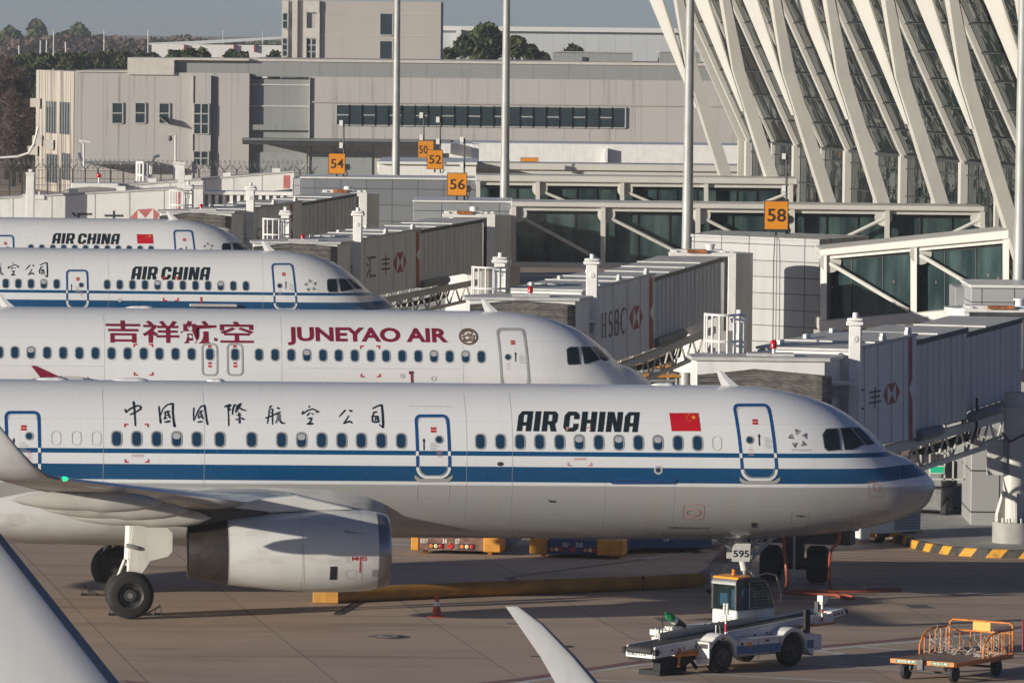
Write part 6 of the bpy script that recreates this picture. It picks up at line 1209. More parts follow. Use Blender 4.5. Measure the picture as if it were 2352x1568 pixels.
mb = MB(); mb.hexa([(-.9,.36,cz(-.9)+.0),(2.6,.36,cz(2.6)),(2.6,.40,cz(2.6)),(-.9,.40,cz(-.9)),(-.9,.36,cz(-.9)+.17),(2.6,.36,cz(2.6)+.17),(2.6,.40,cz(2.6)+.17),(-.9,.40,cz(-.9)+.17)]); lp(mb, 'guard_rail', M['alu'])
mb = MB(); mb.hexa([(.6,-.46,cz(.6)+.04),(4.2,-.46,cz(4.2)+.065),(4.2,-.43,cz(4.2)+.065),(.6,-.43,cz(.6)+.04),(.6,-.46,cz(.6)+.07),(4.2,-.46,cz(4.2)+.10),(4.2,-.43,cz(4.2)+.10),(.6,-.43,cz(.6)+.07)]); lp(mb, 'guard_rail', M['chass'])
mb = MB()
for xx, y in ((-.95,.46),(-.85,.46),(.2,-.46)): mb.tube([(xx,y,cz(xx)), (xx,y,cz(xx)+.28), (xx+.12,y,cz(xx)+.30), (xx+.16,y,cz(xx)+.05)], .016, 6)
lp(mb, 'handle', M['steel'])
mb = MB(); mb.tube([(-1.2,-.52,cz(-1.2)-.22), (1.0,-.52,cz(1)-.24), (3.6,-.52,cz(3.6)-.12)], .028, 8); mb.tube([(-1.3,-.54,cz(-1.3)-.26), (-.2,-.54,cz(-.2)-.34)], .035, 8); mb.tube([(1.9,-.55,cz(2)-.25), (3.2,-.55,cz(3.2)-.26)], .028, 8); mb.tube([(-1.1,-.5,cz(-1.1)-.1), (-1.15,-.5,.2)], .03, 8); mb.tube([(2.7,-.55,cz(2.7)-.1),(4.4,-.55,cz(4.4)-.18)], .025, 8); lp(mb, 'orange_tube', M['orange'])
mb = MB(); mb.bx(-1.95, -1.2, -.38, .40, .36, .46); mb.bx(-1.62, -.7, -.34, -.1, .05, .42); mb.bx(-1.7, -.9, -.4, .3, .0, .12); mb.bx(-2.02, -1.9, -.56, -.48, .52, .66); mb.bx(-2.02, -1.9, .48, .56, .52, .66); mb.bar((-.9,-.3,.15), (-.2,-.3,.5), .1, .1); mb.bar((-.6,-.2,.5), (-.35,-.35,.1), .08, .08); lp(mb, 'support_foot', M['black'])
mb = MB(); mb.hexa([(-1.98,-.42,.44),(-1.94,-.42,.44),(-1.94,.46,.44),(-1.98,.46,.44),(-1.98,-.42,.60),(-1.94,-.42,.60),(-1.94,.46,.60),(-1.98,.46,.60)]); mb.bx(-1.99, -1.982, -.24, .40, .45, .60); o = lp(mb, 'number_plate', M['white'])
m_ = fit(text_mesh('民航沪1216', .01), 0, .60, .475, .575); mb = MB(); mb.add([(-1.995, .38-p[0], p[1]) for p in m_[0]], m_[1]); lp(mb, 'lettering', M['ink'], o)
m_ = fit(text_mesh('Q-POWER', .0), 0, .32, .36, .41); mb = MB(); mb.add([(-.518, -.53-p[0], p[1]) for p in m_[0]], m_[1]); lp(mb, 'lettering', M['grey'])
mb = MB(); mb.hexa([(x1,-.40,cz(x1)-.12),(x1+.62,-.36,cz(x1)-.02),(x1+.62,.36,cz(x1)-.02),(x1,.40,cz(x1)-.12),(x1,-.40,cz(x1)+.08),(x1+.55,-.36,cz(x1)+.13),(x1+.55,.36,cz(x1)+.13),(x1,.40,cz(x1)+.08)]); o = lp(mb, 'nose_bumper', M['chass'], bevel=.03)
for q in (.08, .22, .36): mb = MB(); mb.prism([(x1+q,-.402+.04*q,cz(x1)-.02+.06*q), (x1+q+.10,-.400+.04*q,cz(x1)-.015+.06*q), (x1+q+.05,-.401+.04*q,cz(x1)+.065+.06*q)], (0,-.004,0)); lp(mb, 'warning_mark', M['rust'], o)
mb = MB(); mb.lathe((x1+.6, 0, cz(x1)+.05), (0,1,0), [(-.35,.06),(.35,.06)], 10, 0, (True,True)); lp(mb, 'rubber_roll', M['black'])
# cab
a0, a1, b0, b1, z0, z1 = 2.0, 3.25, .53, 1.36, .93, 2.06
mb = MB(); mb.bx(a0, a1+.15, b0, b1, z0, 1.30); c_ = lp(mb, 'cab', M['chass'], bevel=.03)
fr_p = [(a0, 1.301), (a0, 1.92), (a0+.05, 2.03), (a0+.16, 2.09), (a1-.35, 2.07), (a1-.12, 1.98), (a1+.02, 1.72), (a1+.12, 1.301)]
mb = MB(); mb.prism([(x, b0+.012, z) for x, z in fr_p], (0, b1-b0-.024, 0)); lp(mb, 'cab_body', M['cabglass'], c_)
mb = MB()
for y in (b0, b1-.05):
    k = len(fr_p); inn = [(x+(a0*.5+a1*.5-x)*(.30 if x < a0+.5 else .18), z+(1.68-z)*.22) for x, z in fr_p]
    for i in range(k): j_ = (i+1) % k; mb.hexa([(fr_p[i][0],y,fr_p[i][1]),(fr_p[j_][0],y,fr_p[j_][1]),(fr_p[j_][0],y+.05,fr_p[j_][1]),(fr_p[i][0],y+.05,fr_p[i][1]),(inn[i][0],y,inn[i][1]),(inn[j_][0],y,inn[j_][1]),(inn[j_][0],y+.05,inn[j_][1]),(inn[i][0],y+.05,inn[i][1])])
mb.bx(a0-.015, a0+.03, b0+.0, b0+.06, 1.3, 1.95); mb.bx(a0-.015, a0+.03, b1-.06, b1, 1.3, 1.95); lp(mb, 'cab_frame', M['dsteel'], c_)
mb = MB(); mb.loft([[(a0-.02+.17*(1-math.cos(R(15*i)))-.012, b0+.01 if s==0 else b1-.01, 1.92+.175*math.sin(R(15*i))) for i in range(7)] for s in (0, 1)], closed=False, caps=False); lp(mb, 'roof_band', M['alu'], c_)
mb = MB(); mb.hexa([(a0+.03,b0-.005,2.055),(a0+.5,b0-.005,2.105),(a0+.5,b1+.005,2.105),(a0+.03,b1+.005,2.055),(a0+.05,b0-.005,2.10),(a0+.5,b0-.005,2.13),(a0+.5,b1+.005,2.13),(a0+.05,b1+.005,2.10)]); lp(mb, 'roof_panel', M['amber'], c_)
mb = MB()
for k in range(9): z = 1.38+.075*k; mb.tube([(a0+.45, b0-.03, z), (a1+.03-(z-1.38)*.42, b0-.03, z)], .0045, 5)
mb.tube([(a0+.43,b0-.03,1.34),(a0+.43,b0-.03,1.98),(a1-.28,b0-.03,1.98),(a1-.1,b0-.03,1.78),(a1+.08,b0-.03,1.34),(a0+.43,b0-.03,1.34)], .014, 6); mb.tube([(a1-.6,b0+.05,2.1),(a1-.1,b0+.05,2.16),(a1+.15,b0-.02,2.1),(a1+.35,b0-.02,1.6),(a1+.32,b0,1.4)], .02, 6); lp(mb, 'window_grille', M['steel'], c_)
mb = MB(); mb.lathe((a0+.32, b0+.4, 2.13), (0,0,1), [(0,.06),(.06,.06),(.07,.045),(.13,.045),(.15,.01)], 12); lp(mb, 'beacon', M['orange'], c_)
mb = MB(); mb.bx(a0+.5, a0+.85, b0+.25, b0+.65, 1.31, 1.75); mb.bx(a0+.05, a0+.1, b0+.35, b0+.6, 1.4, 1.7); lp(mb, 'seat', M['lblue'], c_)
mb = MB()
for k in range(3): mb.bx(a0-.008, a0-.001, b0+.12, b0+.55, 1.02+.05*k, 1.035+.05*k)
lp(mb, 'vent', M['grey'], c_)
# light pole, marker pole, extinguisher, deck hoses
mb = MB(); mb.lathe((.2,-.78,.78), (0,0,1), [(0,.06),(.2,.025),(.62,.025)], 10); 
lpole = lp(mb, 'light_pole', M['white']); mb = MB(); mb.lathe((.2,-.78,.98), (0,0,1), [(0,.028),(.2,.028)], 10); lp(mb, 'red_band', M['red'], lpole)
mb = MB()
for y in (-.83,-.73):
    for k in range(4): mb.lathe((.2,y,1.40+.07*k), (0,0,1), [(0,.036),(.05,.036),(.055,.02),(.066,.02)], 10)
lp(mb, 'lamp', M['white'], lpole)
mb = MB(); xm_ = 3.97
for k in range(4): mb.lathe((xm_,-.52,1.0+.1*k), (0,0,1), [(0,.03),(.099,.03)], 10, k % 2)
mb.loft([[(xm_+a*s, -.52+b*s, z) for a, b in ((-1,-1),(1,-1),(1,1),(-1,1))] for s, z in ((.03,1.4),(.09,1.48),(.09,1.64))], 1, smooth=False); lp(mb, 'marker_post', [M['red'], M['white']])
mb = MB(); mb.tube([(3.5,-.5,1.0),(3.55,-.6,1.1),(3.65,-.62,1.3)], .016, 6); mb.box((3.66,-.62,1.38), (.05,.12,.26)); lp(mb, 'mirror', M['dsteel'])
p0, p1 = Vector((.28,.72,.98)), Vector((-.30,.72,1.34)); ax = p1-p0; L = ax.length; mb = MB(); mb.lathe(p0, ax, [(0,.11),(L*.45,.11)], 16, 0, (True,False)); mb.lathe(p0, ax, [(L*.45,.10),(L*.63,.10)], 16, 1); mb.lathe(p0, ax, [(L*.63,.10),(L*.86,.10),(L*.94,.06),(L,.03),(L*1.06,.03),(L*1.061,.01)], 16, 2); mb.tube([p1, p1+Vector((-.05,0,.1)), p1+Vector((.05,0,.14))], .012, 6, 0); mb.tube([p1, p1+Vector((-.12,0,-.02)), p1+Vector((-.12,.02,-.25)), p1+Vector((.02,.02,-.4))], .012, 6, 0)
root_of(t); e = mb.build('fire_extinguisher', [M['black'], M['white'], M['exgreen']], None); e.matrix_world = ROOT[t]; tag(e, 'green fire extinguisher strapped at a tilt on the belt loader deck', 'fire extinguisher')
mb = MB(); mb.bx(-.2, 1.6, .62, .9, .935, 1.02)
for k in range(6): mb.box((.35+.25*k, .50, cz(.35+.25*k)+.14), (.05,.05,.06), mi=1)
lp(mb, 'deck_box', [M['chass'], M['dsteel']], bevel=.01)
# ---- baggage cart
M['rustor'] = pm('worn_orange_tube', (.62,.20,.028), .55, var=.2, scale=5, dirt=(.10,.05,.03), damt=.75, dsc=(3,3,3)); M['wood'] = pm('cart_deck', (.20,.14,.115), .8, var=.2, scale=3); M['plategreen'] = pm('plate_green', (.06,.18,.09), .5)
yw = R(57); c0 = PZ(2193.8, 1522.7, .5); t = thing('baggage_cart', 'flat orange railed baggage cart with a tangled net at lower right', 'baggage cart', (c0.x, c0.y, 0), yw)
LX, LY, ZD = 2.86, 1.75, .5
mb = MB(); mb.bx(0, LX, .02, LY-.02, ZD-.05, ZD); lp(mb, 'deck', M['wood'])
mb = MB(); mb.bx(-.05, -.001, 0, LY, ZD-.09, ZD+.02); mb.bx(0, LX, -.03, .018, ZD-.10, ZD+.01); mb.bx(0, LX, LY-.018, LY+.03, ZD-.10, ZD+.01); mb.bx(LX, LX+.05, 0, LY, ZD-.1, ZD+.02); fo = lp(mb, 'frame', M['rustor'], bevel=.006)
for y0, y1, tx in ((1.0,1.6,'0047'),(.13,.62,'N 0-1.40')):
    mb = MB(); mb.bx(-.058, -.052, y0, y1, ZD-.07, ZD+.005); o = lp(mb, 'plate', M['plategreen'], fo); m_ = fit(text_mesh(tx, .01), 0, (y1-y0)*.8, ZD-.055, ZD-.005); mb = MB(); mb.add([(-.0605, y1-(y1-y0)*.1-p[0], p[1]) for p in m_[0]], m_[1]); lp(mb, 'lettering', M['white'], o)
for y in (0, LY):
    mb = MB(); mb.tube([(1.38,y,ZD), (1.40,y,ZD+.25), (1.52,y,ZD+.42), (1.72,y,ZD+.54), (2.05,y,ZD+.59), (2.82,y,ZD+.60)], .026, 8)
    for k in range(5): x = 1.62+.27*k; mb.tube([(x,y,ZD), (x,y,ZD+.48+.12*min(1,k*.6))], .018, 6)
    mb.tube([(LX,y,ZD),(LX,y,ZD+.60)], .026, 8); lp(mb, 'side_rail', M['rustor'])
mb = MB(); mb.tube([(LX,0,ZD+.45),(LX,.01,ZD+.68),(LX,.09,ZD+.75),(LX,LY-.09,ZD+.75),(LX,LY-.01,ZD+.68),(LX,LY,ZD+.45)], .026, 8); mb.tube([(LX,0,ZD+.50),(LX,LY,ZD+.50)], .022, 8)
for k in range(1, 6): mb.tube([(LX,LY*k/6,ZD),(LX,LY*k/6,ZD+.5)], .018, 6)
lp(mb, 'end_rail', M['rustor']); mb = MB(); mb.bx(LX-.012, LX+.012, .62, 1.10, ZD+.52, ZD+.73); lp(mb, 'sign_panel', M['amber'])
for x in (.35, 2.45):
    for y in (.22, LY-.22): truckwheel(x, y, .21, .12, t)
mb = MB()
for x in (.35, 2.45):
    mb.tube([(x,.2,.21),(x,LY-.2,.21)], .03, 8)
    for y in (.34, LY-.34): mb.bar((x,y,.21), (x+.08,y,ZD-.05), .04, .14)
mb.bx(-.16, -.06, .8, .95, .30, .55); mb.tube([(-.12,.87,.5),(-.12,.87,.66)], .015, 6); mb.bx(.3, 2.5, .8, .95, .36, .44); lp(mb, 'undercarriage', M['dsteel'])
rg = np.random.default_rng(3); mb = MB()
for k in range(190):
    side = k % 3; x, y = (rg.uniform(1.5, 2.8), LY-.06-abs(rg.normal())*.12) if side == 0 else (rg.uniform(1.5, 2.8), .08+abs(rg.normal())*.14) if side == 1 else (rg.uniform(1.75, 2.8), rg.uniform(.1, LY-.1))
    z = ZD+.02+(rg.uniform(0, .5) if side < 2 else abs(rg.normal())*.06); p = Vector((x, y, z)); pts = [p]; d = Vector(rg.normal(size=3)); d.z -= .3
    for q in range(4): d = (d+Vector(rg.normal(size=3))*.8).normalized(); p = p+d*.075; p = Vector((min(max(p.x,1.42),2.82), min(max(p.y,.03),LY-.03), max(p.z, ZD+.01))); pts.append(p)
    mb.tube(pts, .005, 4)
e = mb.build('cargo_net', pm('net_cord', (.55,.52,.48), .8), None); e.matrix_world = ROOT[t]; tag(e, 'tangled pale cargo net heaped inside the orange railed cart', 'cargo net', kind=None)
t = thing('baggage_cart', 'second cart cut off by the right edge, only its rusty red corner posts showing', 'baggage cart', PZ(2362, 1520)); c = PZ(2362, 1520); mb = MB()
for dx, dy in ((-.14,0),(1.6,-.3),(.4,2.6),(2.2,2.2)): mb.tube([c+Vector((dx,dy,.3)), c+Vector((dx,dy,1.05))], .03, 8)
mb.prism([c+Vector((-.15,0,.42)), c+Vector((1.6,-.3,.42)), c+Vector((2.2,2.2,.42)), c+Vector((.4,2.6,.42))], (0,0,.08)); mb.build('frame', M['maroon'], t)
for dx, dy in ((.1,.2),(1.5,.1),(.6,2.2),(2,2)): mb = MB(); mb.lathe(c+Vector((dx,dy,.21)), (.84,-.54,0), [(-.06,.12),(-.06,.2),(.06,.2),(.06,.12)], 20); mb.build('wheel', M['black'], t)
# ---- traffic cone
c = PZ(1003, 1416); t = thing('traffic_cone', 'worn orange traffic cone with a white band on the open apron', 'traffic cone', c); M['cone'] = pm('cone_orange', (.52,.075,.03), .55, var=.12, dirt=(.2,.05,.03), damt=.5)
mb = MB(); mb.bx(-.21, .21, -.21, .21, .005, .035); mb.lathe((0,0,.034), (0,0,1), [(0,.14),(.03,.125),(.26,.085)], 24); mb.lathe((0,0,.034), (0,0,1), [(.38,.064),(.58,.03),(.60,.012)], 24); lp(mb, 'body', M['cone']); mb = MB(); mb.lathe((0,0,.034), (0,0,1), [(.26,.087),(.38,.066)], 24); lp(mb, 'reflective_band', M['white'])
# ---- air hose and cables
M['hose'] = pm('hose_canvas', (.46,.225,.035), .7, var=.15, scale=1.5, dirt=(.18,.10,.03), damt=.5, dsc=(1,3,3)); M['hosepink'] = pm('hose_beige', (.42,.30,.26), .7, var=.08)
h0 = [PZ(x, y, .2) for x, y in ((770,1367),(900,1361),(1060,1354),(1250,1347),(1400,1341),(1476,1338),(1560,1334),(1612,1330))]; t = thing('air_hose', 'long yellow air hose lying across the apron under the nearest airliner', 'hose', h0[0]-Vector((0,0,.2)))
mb = MB(); mb.tube(h0, [.205,.21,.205,.21,.205,.19,.20,.18], 16); mb.build('hose', M['hose'], t)
mb = MB()
for p in (h0[0]+(h0[1]-h0[0])*.55, h0[5], h0[3]): mb.lathe(p-Vector((.03,0,0)), (1,.03,0), [(0,.212),(.06,.212)], 16)
mb.build('joint', M['mullion'], t); e_ = h0[-1]; mb = MB(); mb.tube([e_-Vector((.1,0,0)), e_+Vector((.25,.05,.15)), P(1655,1285,178.4), P(1672,1255,178), P(1680,1230,177.6)], [.19,.2,.2,.2,.2], 14); mb.build('riser', M['hosepink'], t)
a = h0[0]; mb = MB(); mb.loft([[a+Vector((x, y*.24*s, z)) for y, z in ((-1,-.19),(1,-.19),(1,.19),(-1,.19))] for x, s in ((.1,1),(-.25,.95),(-.6,.7))], smooth=False); mb.build('end_fitting', M['hose'], t, bevel=.02)
def cable(name, lab, pts, r, mat, cat='cable'): mb = MB(); mb.tube(pts, r, 8); return tag(mb.build(name, mat), lab, cat)
def smooth(pts, n=6):
    out = []
    for i in range(len(pts)-1):
        p0, p1, p2, p3 = pts[max(i-1,0)], pts[i], pts[i+1], pts[min(i+2,len(pts)-1)]
        for k in range(n): u = k/n; out.append(.5*((2*p1)+(p2-p0)*u+(2*p0-5*p1+4*p2-p3)*u*u+(3*p1-p0-3*p2+p3)*u**3))
    return out+[pts[-1]]
M['cableor'] = pm('cable_orange', (.36,.085,.045), .5, var=.1)
g_ = lambda x, y: PZ(x, y, .045)
cable('power_cable', 'orange power cable hanging from the nose and looping round the ground', smooth([P(1928,1222,173.2), P(1926,1245,173.2), P(1910,1262,173.3), P(1905,1300,173.2), g_(1908,1350), g_(1925,1368), g_(1955,1374), g_(1960,1370), g_(1930,1366), g_(1830,1362), g_(1808,1357), g_(1990,1357), g_(2060,1353), g_(2062,1351), g_(1990,1354)]), .04, M['cableor'])
cable('power_cable', 'straight orange cable hanging beside the black bridge wheels', smooth([P(1800,1232,174), P(1803,1280,174), P(1808,1330,174.2), g_(1805,1354), g_(1830,1358), g_(1900,1357)]), .04, M['cableor'])
cable('rope', 'dark knotted rope trailing from the yellow hose end', smooth([PZ(850,1370,.05), PZ(835,1375,.03), PZ(805,1388,.03), PZ(785,1400,.03), PZ(768,1409,.03)]), .025, M['black'], 'rope')
cable('dropped_cable', 'thin black cord hanging down the sunlit gate building wall', [P(1780,541,252.8), P(1777,600,252.7), P(1775,790,252.7)], .02, M['dsteel'])
# ---- wheel chocks
G = 'wheel chocks'
for x, y, D, sg, lab, red in ((270,1412,0,1,'black frame chock left of the front main wheel',0),(353,1412,0,-1,'chock with a red bar right of the front main wheel',1),(206,1366,0,1,'black frame chock behind the rear main wheel',0)):
    c = PZ(x, y); t = thing('wheel_chock', lab, 'wheel chock', c, 0, G); mb = MB()
    for yy in (-.18, .18):
        q = [(-.22*sg,yy,.02),(.22*sg,yy,.02),(-.16*sg,yy,.24)]; mb.tube(q, .026, 6, closed=True); mb.tube([(0,yy,.02),(-.05*sg,yy,.17)], .02, 6)
    for x_, z_ in ((-.22*sg,.02),(.22*sg,.02),(-.16*sg,.24)): mb.tube([(x_,-.18,z_),(x_,.18,z_)], .018, 6, 1 if red and z_ < .1 else 0)
    lp(mb, 'frame', [M['dsteel'], M['red']])
# ---- cargo dollies beyond the nearest airliner
M['dollyblue'] = pm('dolly_blue', (.02,.045,.16), .45, var=.15, dirt=(.15,.12,.1), damt=.4); M['dollyrust'] = pm('dolly_rust', (.17,.085,.065), .7, var=.4, scale=4, dirt=(.35,.30,.27), damt=.6, dsc=(2,2,2)); M['dollyyel'] = pm('dolly_yellow', (.62,.27,.03), .5, var=.15, dirt=(.3,.12,.04), damt=.5); M['lampcream'] = pm('lamp_cream', (.7,.62,.35), .3); M['lamporange'] = pm('lamp_orange', (.7,.22,.05), .3)
def dolly(xl, xr, y, lab, front, bl, br, lx, dx, txt, rz):
    a, b_ = PZ(xl, y), PZ(xr, y); wd_ = (b_-a).length; t = thing('cargo_dolly', lab, 'cargo dolly', a, rz, 'low cargo dollies'); mb = MB(); mb.bx(.02, wd_-.02, 0, 4.2, .14, .50); mb.bx(0, wd_, -.02, .12, .12, .52, 1); lp(mb, 'body', [M['dollyblue'], front], bevel=.02)
    for x0, x1 in ((-.02, bl*wd_), (br*wd_, wd_+.02)): mb = MB(); mb.bx(x0, x1, -.05, .8, .10, .56); lp(mb, 'corner_block', M['dollyyel'], bevel=.03)
    for x0 in lx:
        x0 *= wd_; mb = MB(); mb.bx(x0-.08, x0+.36, -.035, -.021, .17, .33, 1); lo = lp(mb, 'lamp_cluster', [M['white'], M['black']])
        for k, m_ in enumerate(('lamporange','lampcream','red')): mb = MB(); mb.lathe((x0+.14*k, -.036, .25), (0,-1,0), [(0,.062),(.02,.058),(.03,.01)], 16); lp(mb, 'lamp', M[m_], lo)
    mb = MB(); q = dx*wd_; mb.prism([(q,-.05,.15),(q+.10,-.05,.25),(q,-.05,.35),(q-.10,-.05,.25)], (0,.028,0)); lp(mb, 'reflector', M['red'])
    for tx, x0, x1 in txt: m_ = fit(text_mesh(tx, .012), x0*wd_, x1*wd_, .32, .47); mb = MB(); mb.add([(p[0], -.026, p[1]) for p in m_[0]], m_[1]); lp(mb, 'lettering', M['white'])
    for x in (.35, wd_-.35):
        for yy in (.3, 3.6): mb = MB(); mb.lathe((x-.06, yy, .1), (1,0,0), [(0,.04),(0,.1),(.12,.1),(.12,.04)], 16); lp(mb, 'castor', M['rustor'])
    for yy in (.5,1.4,2.3,3.2): mb = MB(); mb.lathe((.3, yy, .56), (1,0,0), [(0,.05),(wd_-.6,.05)], 12, 0, (True,True)); lp(mb, 'roller', M['steel'])
dolly(946, 1150, 1271, 'rusty orange cornered cargo dolly showing below the middle of the nearest airliner', M['dollyrust'], .085, .81, (.22, .57), .44, [('民航沪', .095, .18), ('34', .345, .395), ('07', .49, .54)], R(-9))
dolly(1218, 1430, 1279, 'blue cargo dolly with bright yellow corners showing below the nearest airliner', M['dollyblue'], .18, .72, (.235, .60), .455, [('民航沪', .35, .42), ('3542', .49, .57)], R(-9))
a = PZ(1436, 1274); t = thing('cargo_dolly', 'dark blue dolly marked T58 behind the yellow cornered one', 'cargo dolly', a, R(14), 'low cargo dollies'); mb = MB(); mb.bx(0, 2.75, .35, 3.8, .16, .62); lp(mb, 'body', M['dollyblue'], bevel=.02); m_ = fit(text_mesh('T58', .01), 1.25, 1.42, .36, .50); mb = MB(); mb.add([(p[0], .343, p[1]) for p in m_[0]], m_[1]); lp(mb, 'lettering', M['white'])
for x in (.4, 2.3): mb = MB(); mb.lathe((x, .5, .12), (0,1,0), [(0,.05),(0,.12),(.12,.12),(.12,.05)], 16); lp(mb, 'wheel', M['black'])
a = PZ(1566, 1266); t = thing('service_trailer', 'white low trailer with a slanted red edge beside the nose gear', 'trailer', a, R(6)); mb = MB(); mb.hexa([(.12,.6,.25),(1.9,.6,.25),(1.9,3,.25),(.12,3,.25),(-.05,.6,.95),(1.9,.6,.95),(1.9,3,.95),(-.05,3,.95)]); lp(mb, 'body', M['white'], bevel=.02); mb = MB(); mb.hexa([(.10,.59,.25),(.16,.59,.25),(.16,.598,.25),(.10,.598,.25),(-.06,.59,.95),(.0,.59,.95),(.0,.598,.95),(-.06,.598,.95)]); lp(mb, 'stripe', M['red'])
for x in (.6, 1.5): mb = MB(); mb.lathe((x, .7, .2), (0,1,0), [(0,.1),(0,.2),(.15,.2),(.15,.1)], 18); lp(mb, 'wheel', M['black'])
# ---- wire basket trolley and folding stairs by the nose gear
c = PZ(1655, 1362); t = thing('wire_trolley', 'small wire basket trolley beside the nose wheel', 'trolley', c, R(15)); mb = MB()
for z in (.45, .85): mb.tube([(-.38,-.22,z),(.42,-.22,z),(.42,.22,z),(-.38,.22,z)], .012, 6, closed=True)
for k in range(15): x = -.38+.8*k/14; mb.tube([(x*.8,-.2,.45),(x,-.22,.85)], .006, 5); mb.tube([(x*.8,.2,.45),(x,.22,.85)], .006, 5)
for x in (-.28, .32):
    for y in (-.18, .18): mb.tube([(x,y,.1),(x,y,.45)], .012, 6)
lp(mb, 'basket', M['steel']); mb = MB(); mb.bx(-.37, -.24, -.24, -.22, .2, .6); lp(mb, 'side_plate', M['white'])
for x in (-.28, .32):
    for y in (-.18, .18): mb = MB(); mb.lathe((x, y-.015, .055), (0,1,0), [(0,.02),(0,.055),(.03,.055),(.03,.02)], 12); lp(mb, 'castor', M['black'])
c = PZ(1735, 1338); t = thing('access_stairs', 'lattice sided service stairs behind the nose gear', 'stairs', c, R(20)); mb = MB()
for y in (-.4, .4):
    mb.bar((-.9,y,.15), (1.1,y,2.0), .05, .10); mb.bar((-.9,y,.9), (1.1,y,2.6), .03, .03)
    for k in range(10): u = k/9; mb.bar((-.9+2*u,y,.15+1.85*u), (-.9+2*u,y,.9+1.7*u), .02, .02); 
    for k in range(9): u, v = k/9, (k+1)/9; mb.bar((-.9+2*u,y,.15+1.85*u), (-.9+2*v,y,.9+1.7*v), .018, .018)
for k in range(9): u = k/8; mb.bx(-1.0+2*u, -.78+2*u, -.4, .4, .2+1.7*u, .23+1.7*u)
mb.bar((1.0,-.4,.05), (1.0,-.4,2.0), .05, .05); mb.bar((1.0,.4,.05), (1.0,.4,2.0), .05, .05); lp(mb, 'frame', M['cream'])
# ---- under the first bridge: power unit, sign, dark tractor
c = PZ(2030, 1246); t = thing('power_unit', 'grey louvred ground power unit standing under the boarding bridge by the nose', 'power unit', c, R(42)); mb = MB(); mb.bx(-.35, 1.6, 0, 1.0, .28, 1.55); lp(mb, 'body', M['bridge'], bevel=.02)
mb = MB()
for k in range(14): mb.hexa([(.45,-.03,.36+.08*k),(1.55,-.03,.36+.08*k),(1.55,-.001,.36+.08*k),(.45,-.001,.36+.08*k),(.45,-.01,.42+.08*k),(1.55,-.01,.42+.08*k),(1.55,-.001,.42+.08*k),(.45,-.001,.42+.08*k)])
lp(mb, 'louvre', M['grey']); mb = MB(); mb.bx(-.36, 1.62, -.05, 1.02, .16, .279); lp(mb, 'hazard_skirt', M['kerb']); mb = MB(); mb.bx(-.9, -.5, .1, .5, .1, 1.3); lp(mb, 'side_cabinet', M['white'], bevel=.02)
for x in (0, 1.3): mb = MB(); mb.lathe((x, .1, .16), (0,1,0), [(0,.06),(0,.16),(.15,.16),(.15,.06)], 16); lp(mb, 'wheel', M['black'])
c = P(2152, 1078, 196); t = thing('exit_sign', 'small green lit sign on white rails under the boarding bridge', 'sign', c); mb = MB(); mb.box(c, (.46,.06,.24), mi=0); mb.build('frame', M['white'], t); mb = MB(); mb.box(c+Vector((0,-.034,0)), (.40,.006,.19)); mb.build('panel', emit('green_sign', (.01,.32,.16), .5), t)
mb = MB()
for dx in (-.5,-.22,.24,.5,.85): mb.bar(c+Vector((dx,.1,-.35)), c+Vector((dx,.1,1.1)), .05, .05)
for dz in (-.3,.5): mb.bar(c+Vector((-.5,.1,dz)), c+Vector((.9,.1,dz)), .05, .05)
mb.build('rail', M['cream'], t)
c = PZ(2158, 1210); t = thing('tow_tractor', 'dark tractor parked in the shadow behind the nose of the nearest airliner', 'tractor', c+Vector((0,3,0)), R(60)); mb = MB(); mb.bx(-1, 1.3, -.8, .8, .35, 1.1); mb.bx(-.9, .2, -.75, .75, 1.1, 1.9); lp(mb, 'body', M['dsteel'], bevel=.05)
for x in (-.6, .8):
    for y in (-.8, .8): truckwheel(x, y, .38, .25, t)
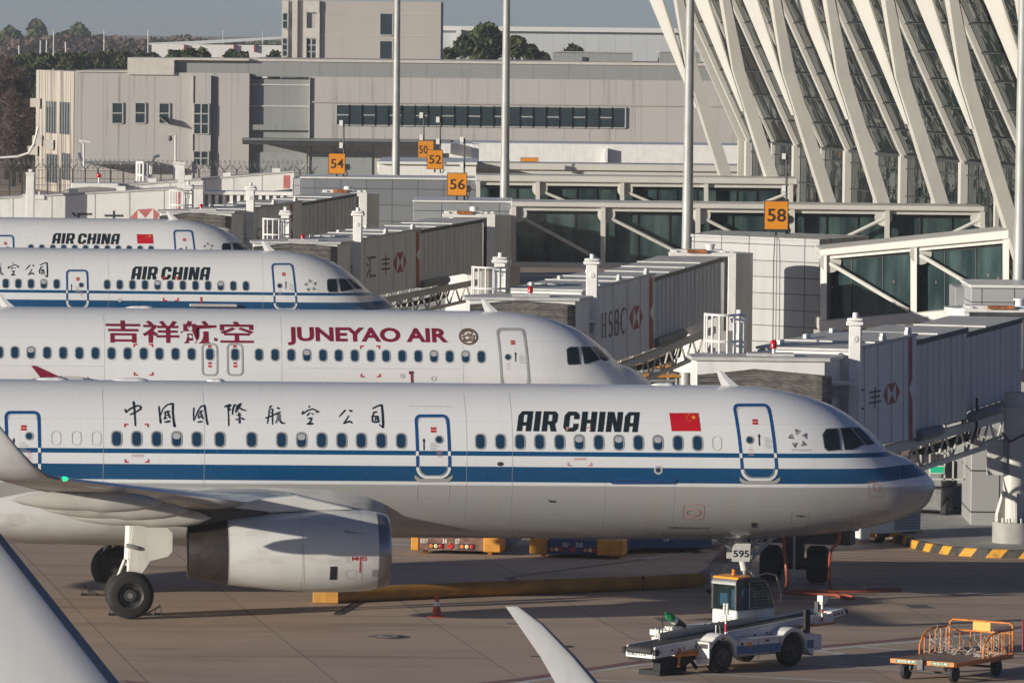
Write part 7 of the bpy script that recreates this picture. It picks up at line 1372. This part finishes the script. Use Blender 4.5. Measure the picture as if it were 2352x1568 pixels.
def tug(x, y, D, lab, rz):
    zt = zy(x, y, D); t = thing('tow_tractor', lab, 'tractor', (X(x, D), D, 0), rz, 'grey tractors behind the maroon lettered airliner'); mb = MB(); mb.bx(-1.4, 1.4, -.75, .75, .3, .95); lp(mb, 'body', M['grey'], bevel=.05); mb = MB()
    for a_, b_ in ((-.7,-.7),(.7,-.7),(-.7,.7),(.7,.7)): mb.bar((a_,b_,.95), (a_*.9,b_*.9,zt-.1), .12, .12)
    mb.bar((-.7,-.7,1.2), (.7,-.7,1.2), .1, .2); mb.bar((-.63,-.64,zt-.22), (.63,-.64,zt-.22), .1, .12); lp(mb, 'cab_frame', M['grey'], bevel=.03); mb = MB(); mb.bx(-.8, .8, -.75, .75, zt-.1, zt); lp(mb, 'roof', M['dollyyel'], bevel=.03); mb = MB(); mb.bx(-.62, .62, -.60, .60, .951, zt-.25); lp(mb, 'window', M['cabglass'])
    for x_ in (-.9, .9):
        for y_ in (-.75, .75): truckwheel(x_, y_, .36, .22, t)
tug(1493, 837, 252, 'grey tractor with a yellow roof, farther of two behind the maroon lettered airliner nose', R(8)); tug(1512, 859, 246, 'grey tractor with a yellow roof, nearer of two behind the maroon lettered airliner nose', R(8))
D = 333; c = P(955, 718, D); t = thing('barrier_fence', 'pale green railing under the third boarding bridge', 'railing', (c.x, D, 0)); mb = MB(); a, b_ = X(917, D), X(1034, D); z1 = zy(955, 687, D)
for k in range(34): x = a+(b_-a)*k/33; mb.bx(x-.02, x+.02, D-.02, D+.02, 0, z1)
for z in (.15, z1): mb.bx(a, b_, D-.05, D-.021, z-.05, z+.05)
mb.build('rails', pm('pale_green', (.38,.47,.45), .6), t)
# ================================================================ HAZE
hz = MB(); hz.bx(-2400, 2400, -40, 2300, -1, 42); ho = hz.build('haze', [])
t_ = bpy.data.materials.new('haze_air'); t_.use_nodes = True; nt = t_.node_tree
for n in list(nt.nodes):
    if n.type == 'BSDF_PRINCIPLED': nt.nodes.remove(n)
v = nt.nodes.new('ShaderNodeVolumePrincipled'); v.inputs['Color'].default_value = (.78,.84,.92,1); v.inputs['Density'].default_value = HAZE; v.inputs['Anisotropy'].default_value = .1
nt.links.new(v.outputs[0], [n for n in nt.nodes if n.type == 'OUTPUT_MATERIAL'][0].inputs['Volume']); ho.data.materials.append(t_); ho['kind'] = 'stuff'; ho['label'] = 'thin pale haze over the airfield'
